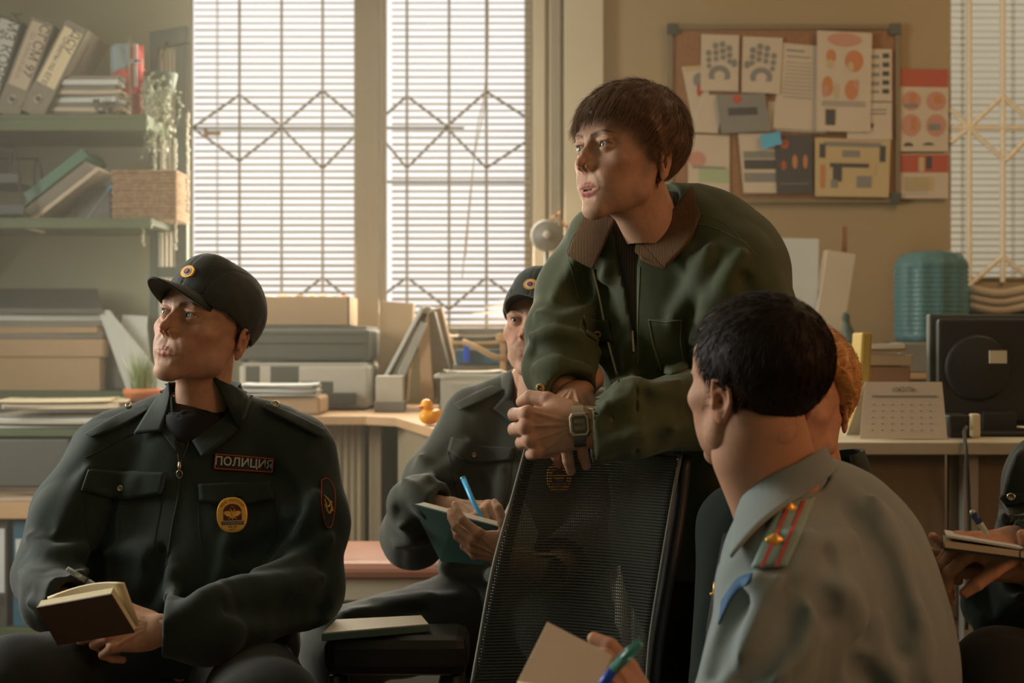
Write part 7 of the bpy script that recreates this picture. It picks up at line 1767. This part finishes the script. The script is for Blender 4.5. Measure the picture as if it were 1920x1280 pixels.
    # neck, continuous with the head
    ne = UK(con(J(1424, 790, 1.865), nb + V3((0, 0, -.04)), .058, .058), (con(J(1390, 860, 1.87), J(1430, 945, 1.885), .034, .036), .04)); v, q = surf(ne, nb - V3((.14, .14, .08)), J(1424, 780, 1.87) + V3((.1, .1, .05)), .004); body.append((v, q, np.tile(np.array(SKD), (len(v), 1))))
    v, q, cc, hw, hf1 = hand_mesh(hLo, hLf, (.30, -.75, .45), True, [(50, 52, 25), (56, 60, 30), (62, 66, 34), (68, 70, 36)], 1.8, SKD, 1.0, thumb=((.85, .45, -.10), 14, 22)); body.append((v, q, cc))
    join_body(root, body, SKD)
    A, B_, C_, D_ = J(1026, 1164, 1.66), J(1150, 1228, 1.60), J(1120, 1330, 1.56), J(970, 1276, 1.60)
    n = nrm(np.cross(B_ - A, D_ - A)); n = n if n[1] > 0 else -n
    r = thing('notebook', 'small open notebook with tan pages held in front of the mesh chair', 'notebook', tuple(D_))
    b = MB(); G = np.array([[A + (B_ - A) * u + (D_ - A) * v for v in np.linspace(0, 1, 6)] for u in np.linspace(0, 1, 6)]); b.sheet(G, .006); b.build('upright_pages', M['paper2'], r, bevel=.0015)
    b = MB(); Gn = G + n * .0075; cc_ = Gn.mean((0, 1)); b.sheet((Gn - cc_) * 1.03 + cc_, .002); b.build('back_cover', M['tealedge'], r)
    b = MB(); E_, G3 = D_ + V3((.012, -.11, -.012)), D_ + V3((.10, -.10, -.02)) ; D2 = D_ + (C_ - D_) * 1.0
    b.sheet(np.array([[D_, E_], [(D_ + D2) / 2 + V3((0, 0, .008)), (E_ + D2) / 2 + V3((.03, -.05, .0))], [D2, D2 + V3((.02, -.09, -.01))]]), .005); b.build('lower_pages', M['cream'], r)
    r = thing('pen', 'blue pen with a translucent teal cap above the tan notebook', 'pen', tuple(J(1200, 1206, 1.52)))
    p0, p1, p2 = J(1202, 1204, 1.53), J(1150, 1255, 1.54), J(1118, 1300, 1.55)
    b = MB(); b.tube([p0, p0 * .97 + p1 * .03, p1], [.0035, .0050, .0062], 12); b.build('cap', M['penteal'], r, smooth=True)
    b = MB(); b.tube([p1, p2], .0056, 12); b.build('barrel', M['penblue2'], r, smooth=True)
    b = MB(); b.tube([p0 + V3((-.002, -.006, .006)), p0 * .35 + p1 * .65 + V3((-.006, -.004, .004))], .0014, 6); b.build('clip', M['penteal'], r, smooth=True)
M['paper2'] = mat('tan_page', (0.50, 0.36, 0.24), 0.85, noise=(8, .3, (0.44, 0.31, 0.20)))
man_blue()
stool(1575, 1.93, .285, 'black stool under the man in the pale blue shirt')

# ============ E: blond woman behind him
def woman():
    J = P; c = J(1500, 1280, 2.32); root = thing('person', 'blond woman in a black shirt behind the man in pale blue', 'person', (c[0], c[1], 0))
    SK = (.52, .29, .19); F = nrm((-.50, -.86, .05)); o = J(1500, 752, 2.26); body = []
    hf, R, w2 = make_head(body, root, o, F, (0, 0, 1), .96, SK, (.45, .17, .13), (.15, .08, .04), (.1, .14, .12), None, h=2.0)
    line = [(0, 62), (40, 52), (62, 30), (78, -4), (92, -10), (100, 4), (112, -22), (130, -62), (150, -92), (180, -102)]
    def flow(p):
        d = np.array([0, -92, 46]) - p; d[:, 1] += 0; return d
    hair_mesh('hair', root, hf, w2, line, 19, M['hair_blond'], 5500, 46, flow=flow, r0=.5, seed=31, jit=.10, lump=3.5, crown=(0, 40, 110), lift=.8, curl=.75, short=.6)
    f = UK(ell((0, -118, 62), (30, 24, 34)), (ell((0, -100, 70), (34, 26, 34)), 12)); v, q = surf(lambda p: f(p) + 3 * hashn(p / np.array([6, 6, 14], F32), 4), (-50, -155, 10), (50, -60, 120), 2.2); part('hair_bun', w2(v), q, M['hair_blond'], root)
    nb = J(1532, 895, 2.33); shL, shR = J(1380, 985, 2.36), J(1640, 985, 2.30)
    tor = UK(ell(J(1510, 1120, 2.36), (.150, .12, .22)), (con(shL, shR, .050), .07), (con(nb, shL + V3((.04, 0, .02)), .038), .05), (con(nb, shR + V3((-.04, 0, .02)), .038), .05), (ell(J(1510, 1340, 2.34), (.16, .14, .16)), .08))
    elL, elR = shL + V3((-.04, -.05, -.28)), shR + V3((.01, -.05, -.28)); hl_, hr_ = J(1460, 1360, 2.05), J(1560, 1360, 2.05)
    arms = UK(con(shL, elL, .058, .05), (con(shR, elR, .058, .05), 0), (con(elL, hl_, .05, .04), 0), (con(elR, hr_, .05, .04), 0))
    sh = SUB(rumple(UK(tor, (arms, .03)), .003), con(J(1510, 810, 2.29), nb, .052, .055), .004)
    lo, hi = bounds(None, [shL, shR, elL, elR, hl_, hr_, nb], .09); so, S = cloth('shirt', sh, lo, hi, .007, M['police'], root)
    b = MB(); G = []
    for a in np.linspace(-60, 240, 26):
        t = math.radians(a); G.append([(nb[0] + .01 + (.066 + .018 * v) * math.cos(t), nb[1] - .0 + (.062 + .018 * v) * math.sin(t), nb[2] + .035 + .012 * math.cos(t) - .055 * v) for v in np.linspace(0, 1, 4)])
    b.sheet(np.array(G), .004); b.build('collar', M['police'], so, smooth=True)
    hl, hr = J(1450, 1420, 2.33), J(1570, 1420, 2.33); kl, kr = hl + V3((-.28, .05, .02)), hr + V3((-.34, .12, .02))
    al, ar = kl * V3((1, 1, 0)) + V3((0, .02, .12)), kr * V3((1, 1, 0)) + V3((0, .02, .12)); lf = legs_field(hl, hr, kl, kr, al, ar, (.09, .07, .055)); lo, hi = bounds(None, [hl, hr, kl, kr, al, ar], .12); lo[2] = .05
    cloth('trousers', INT(lf, pln((0, 0, .10), (0, 0, -1))), lo, hi, .010, M['trouser'], root); shoes(root, (al, ar), (-1, .2))
    ne = con(J(1508, 810, 2.29), nb + V3((0, 0, -.05)), .048, .054); v, q = surf(ne, nb - V3((.1, .1, .12)), J(1508, 790, 2.29) + V3((.08, .08, .03)), .005); body.append((v, q, np.tile(np.array(SK), (len(v), 1))))
    cf = UK(OFF(tor, -.03), (OFF(arms, -.026), .02), (OFF(lf, -.03), .03)); lo, hi = bounds(None, [shL, shR, elL, elR, hl_, hr_, nb, al, ar, kl, kr], .09); lo[2] = .05; core(body, cf, lo, hi, SK)
    for s, (ho, e) in enumerate(((hl_, elL), (hr_, elR))):
        v, q, cc, hw, hf1 = hand_mesh(ho, nrm(ho - e), (0, -.2, 1), s == 1, [(30, 35, 20)] * 4, 2.2, SK, .88); body.append((v, q, cc))
    join_body(root, body, SK)
woman()
stool(1510, 2.36, .25, 'black stool under the blond woman')

# ============ G: person at the right edge
def person_right():
    J = P; c = J(2020, 1280, 2.35); root = thing('person', 'person in dark uniform cut off by the right edge, writing in a spiral pad', 'person', (c[0], c[1], 0))
    SK = (.48, .26, .17); F = nrm((-.70, -.70, -.10)); o = J(2110, 640, 2.35); body = []
    hf, R, w2 = make_head(body, root, o, F, (0, 0, 1), .98, SK, h=2.6)
    hair_mesh('hair', root, hf, w2, [(0, 70), (50, 55), (72, 10), (88, -20), (104, 4), (118, -30), (150, -60), (180, -70)], 8, M['hair_short'], 2500, 22, r0=.5, seed=41, h=3.5)
    shL, shR = J(1968, 905, 2.28), J(2260, 900, 2.42); elL, elR = J(1925, 1150, 2.24), J(2290, 1170, 2.36)
    hRo, hRf = J(1905, 1015, 2.05), nrm((-.85, -.15, -.05)); hLo, hLf = J(1935, 1072, 2.08), nrm((-.93, -.12, .10))
    tor = UK(ell(J(2115, 1000, 2.38), (.18, .125, .20)), (con(shL, shR, .06), .07), (con(J(2100, 800, 2.38), shL + V3((.03, 0, .03)), .04), .05), (con(J(2120, 800, 2.38), shR + V3((-.03, 0, .03)), .04), .05), (ell(J(2100, 1180, 2.34), (.18, .14, .16)), .08))
    arms = arm_field(shL, J(1948, 1030, 2.25), elL, hRo + V3((.01, 0, -.004)), hRf, (.074, .066, .064, .05, .046)) + arm_field(shR, J(2270, 1030, 2.38), elR, hLo + V3((.0, 0, -.004)), hLf, (.07, .066, .064, .05, .046))
    base = UK(tor, (arms[0], .035), (arms[1], .02), (arms[2], .035), (arms[3], .02), (con(elL, J(1862, 1130, 2.16), .062, .050), .04))
    fo = folds(base, [([(1915, 860), (1890, 930), (1880, 990)], .014, .009), ([(1900, 1060), (1850, 1070), (1815, 1110)], .016, .010), ([(1900, 1110), (1860, 1150), (1840, 1180)], .016, .010)], 1.9)
    jac = sleeve_end(sleeve_end(rumple(SUB(fo, con(J(2105, 700, 2.36), J(2108, 800, 2.38), .056), .004), .003), hRo, hRf, .034, .012), hLo, hLf, .034, .03)
    lo, hi = bounds(None, [J(1800, 780, 2.0), J(2360, 1240, 2.5), shR], .03); jo, S = cloth('jacket', jac, lo, hi, .006, M['police'], root)
    drape(S, [(1880, 928), (1900, 925), (1935, 925)], [(1872, 942), (1895, 948), (1935, 940)], 1.9, .004, .004).build('pocket_flap', M['police'], jo, smooth=True)
    button(S, 1898, 932, 1.9, .007, M['steel'], jo)
    hl, hr = J(2060, 1270, 2.36), J(2190, 1270, 2.40); kl, kr = J(1880, 1300, 2.06), J(2150, 1310, 2.02); al, ar = kl * V3((1, 1, 0)) + V3((0, .05, .12)), kr * V3((1, 1, 0)) + V3((0, .05, .12)); lf = legs_field(hl, hr, kl, kr, al, ar, (.10, .088, .06)); lo, hi = bounds(None, [hl, hr, kl, kr, al, ar], .13); lo[2] = .05
    cloth('trousers', INT(rumple(lf, .004, (10, 10, 10), 5), pln((0, 0, .10), (0, 0, -1))), lo, hi, .009, M['trouser'], root); shoes(root, (al, ar), (-.3, -1))
    cf = UK(OFF(tor, -.03), (OFF(arms[0], -.028), .02), (OFF(arms[1], -.024), .02), (OFF(arms[2], -.028), .02), (OFF(arms[3], -.024), .02), (con(J(2108, 740, 2.36), J(2108, 820, 2.38), .05, .06), .03), (OFF(lf, -.03), .03))
    lo, hi = bounds(None, [shL, shR, elL, elR, al, ar, hl, hr, kl, kr, J(2108, 740, 2.36)], .1); lo[2] = .05; core(body, cf, lo, hi, SK)
    v, q, cc, hw, hf1 = hand_mesh(hRo, hRf, (.05, -.30, .95), False, [(40, 48, 25), (48, 58, 30), (56, 66, 34), (62, 70, 36)], 1.8, SK, .95, thumb=((.85, .40, -.30), 12, 20)); body.append((v, q, cc))
    v, q, cc, hw, hf1 = hand_mesh(hLo, hLf, (0, .25, -.95), True, [(2, 8, 5), (3, 8, 5), (5, 10, 6), (8, 14, 8)], 1.8, SK, .95, thumb=((.45, .60, -.66), 10, 25)); body.append((v, q, cc))
    join_body(root, body, SK)
    r = thing('spiral_notepad', 'white spiral notepad held at the right edge of the picture', 'notepad', tuple(J(1850, 1030, 2.02)))
    def slab4(q, th, nm, mt, par): b = MB(); V = list(q) + [x_ + V3((0, 0, th)) for x_ in q]; b.add(V, [(3, 2, 1, 0), (4, 5, 6, 7)] + [(i, (i + 1) % 4, 4 + (i + 1) % 4, 4 + i) for i in range(4)]); return b.build(nm, mt, par)
    q = [J(1772, 1026, 1.96), J(1925, 1046, 1.94), J(1900, 1032, 2.10), J(1768, 1014, 2.12)]
    slab4(q, .009, 'pages', M['paper'], r); q2 = [x_ + V3((-.002, 0, -.004)) for x_ in q]; slab4(q2, .0035, 'back_cover', M['bookblack'], r)
    q3 = [x_ + V3((.002, 0, .010 + .004 * (k in (0, 3)))) for k, x_ in enumerate(q)]; slab4(q3, .003, 'top_leaf', M['paperb'], r)
    b = MB()
    for k in range(12):
        c0 = q[1] * (1 - k / 11) + q[2] * (k / 11) + V3((0, 0, .004)); ax = nrm(q[1] - q[0]); b.tube([c0 + ax * (.009 * math.cos(t)) + V3((0, 0, .010 * math.sin(t))) for t in np.linspace(0, 2 * PI, 13)[:-1]], .0009, 5, closed=True)
    b.build('spiral', M['black'], r)
    r = thing('pen', 'dark pen with a shiny tip end in the hand at the right edge', 'pen', tuple(J(1822, 958, 2.02)))
    b = MB(); p0, p1 = J(1821, 957, 2.02), J(1852, 1002, 2.02); b.tube([p0, p0 * .94 + p1 * .06, p0 * .9 + p1 * .1], [.003, .005, .005], 10); b.build('push_button', M['steel'], r, smooth=True)
    b = MB(); b.tube([p0 * .9 + p1 * .1, p0 * .5 + p1 * .5], .0055, 10); b.build('cap', M['bluedot'], r, smooth=True); b = MB(); b.tube([p0 * .5 + p1 * .5, p1], [.0048, .0035], 10); b.build('barrel', M['clear'], r, smooth=True)
person_right()
stool(2125, 2.38, .36, 'black stool under the person at the right edge')
# ---------------------------------------------------------------- thin haze in the room
b = MB(); b.bx(XL + .001, XR - .001, 2.72, YB - .03, 0.001, ZC - .001)
o = b.build('haze', None)
m = bpy.data.materials.new('haze'); m.use_nodes = True; nt = m.node_tree; nt.nodes.clear()
out = nt.nodes.new('ShaderNodeOutputMaterial'); vs = nt.nodes.new('ShaderNodeVolumeScatter'); vs.inputs['Color'].default_value = (1.0, 0.95, 0.80, 1); vs.inputs['Density'].default_value = HAZE; vs.inputs['Anisotropy'].default_value = 0.35
tc = nt.nodes.new('ShaderNodeTexCoord'); sx = nt.nodes.new('ShaderNodeSeparateXYZ'); mr = nt.nodes.new('ShaderNodeMapRange')
mr.inputs['From Min'].default_value = -1.6; mr.inputs['From Max'].default_value = 1.0; mr.inputs['To Min'].default_value = HAZE * 1.25; mr.inputs['To Max'].default_value = HAZE * .35
nt.links.new(tc.outputs['Object'], sx.inputs[0]); nt.links.new(sx.outputs['X'], mr.inputs['Value']); nt.links.new(mr.outputs['Result'], vs.inputs['Density'])
nt.links.new(vs.outputs[0], out.inputs['Volume']); o.data.materials.clear(); o.data.materials.append(m)
tag(o, 'thin dusty haze filling the sunlit office air', 'haze', kind='stuff')
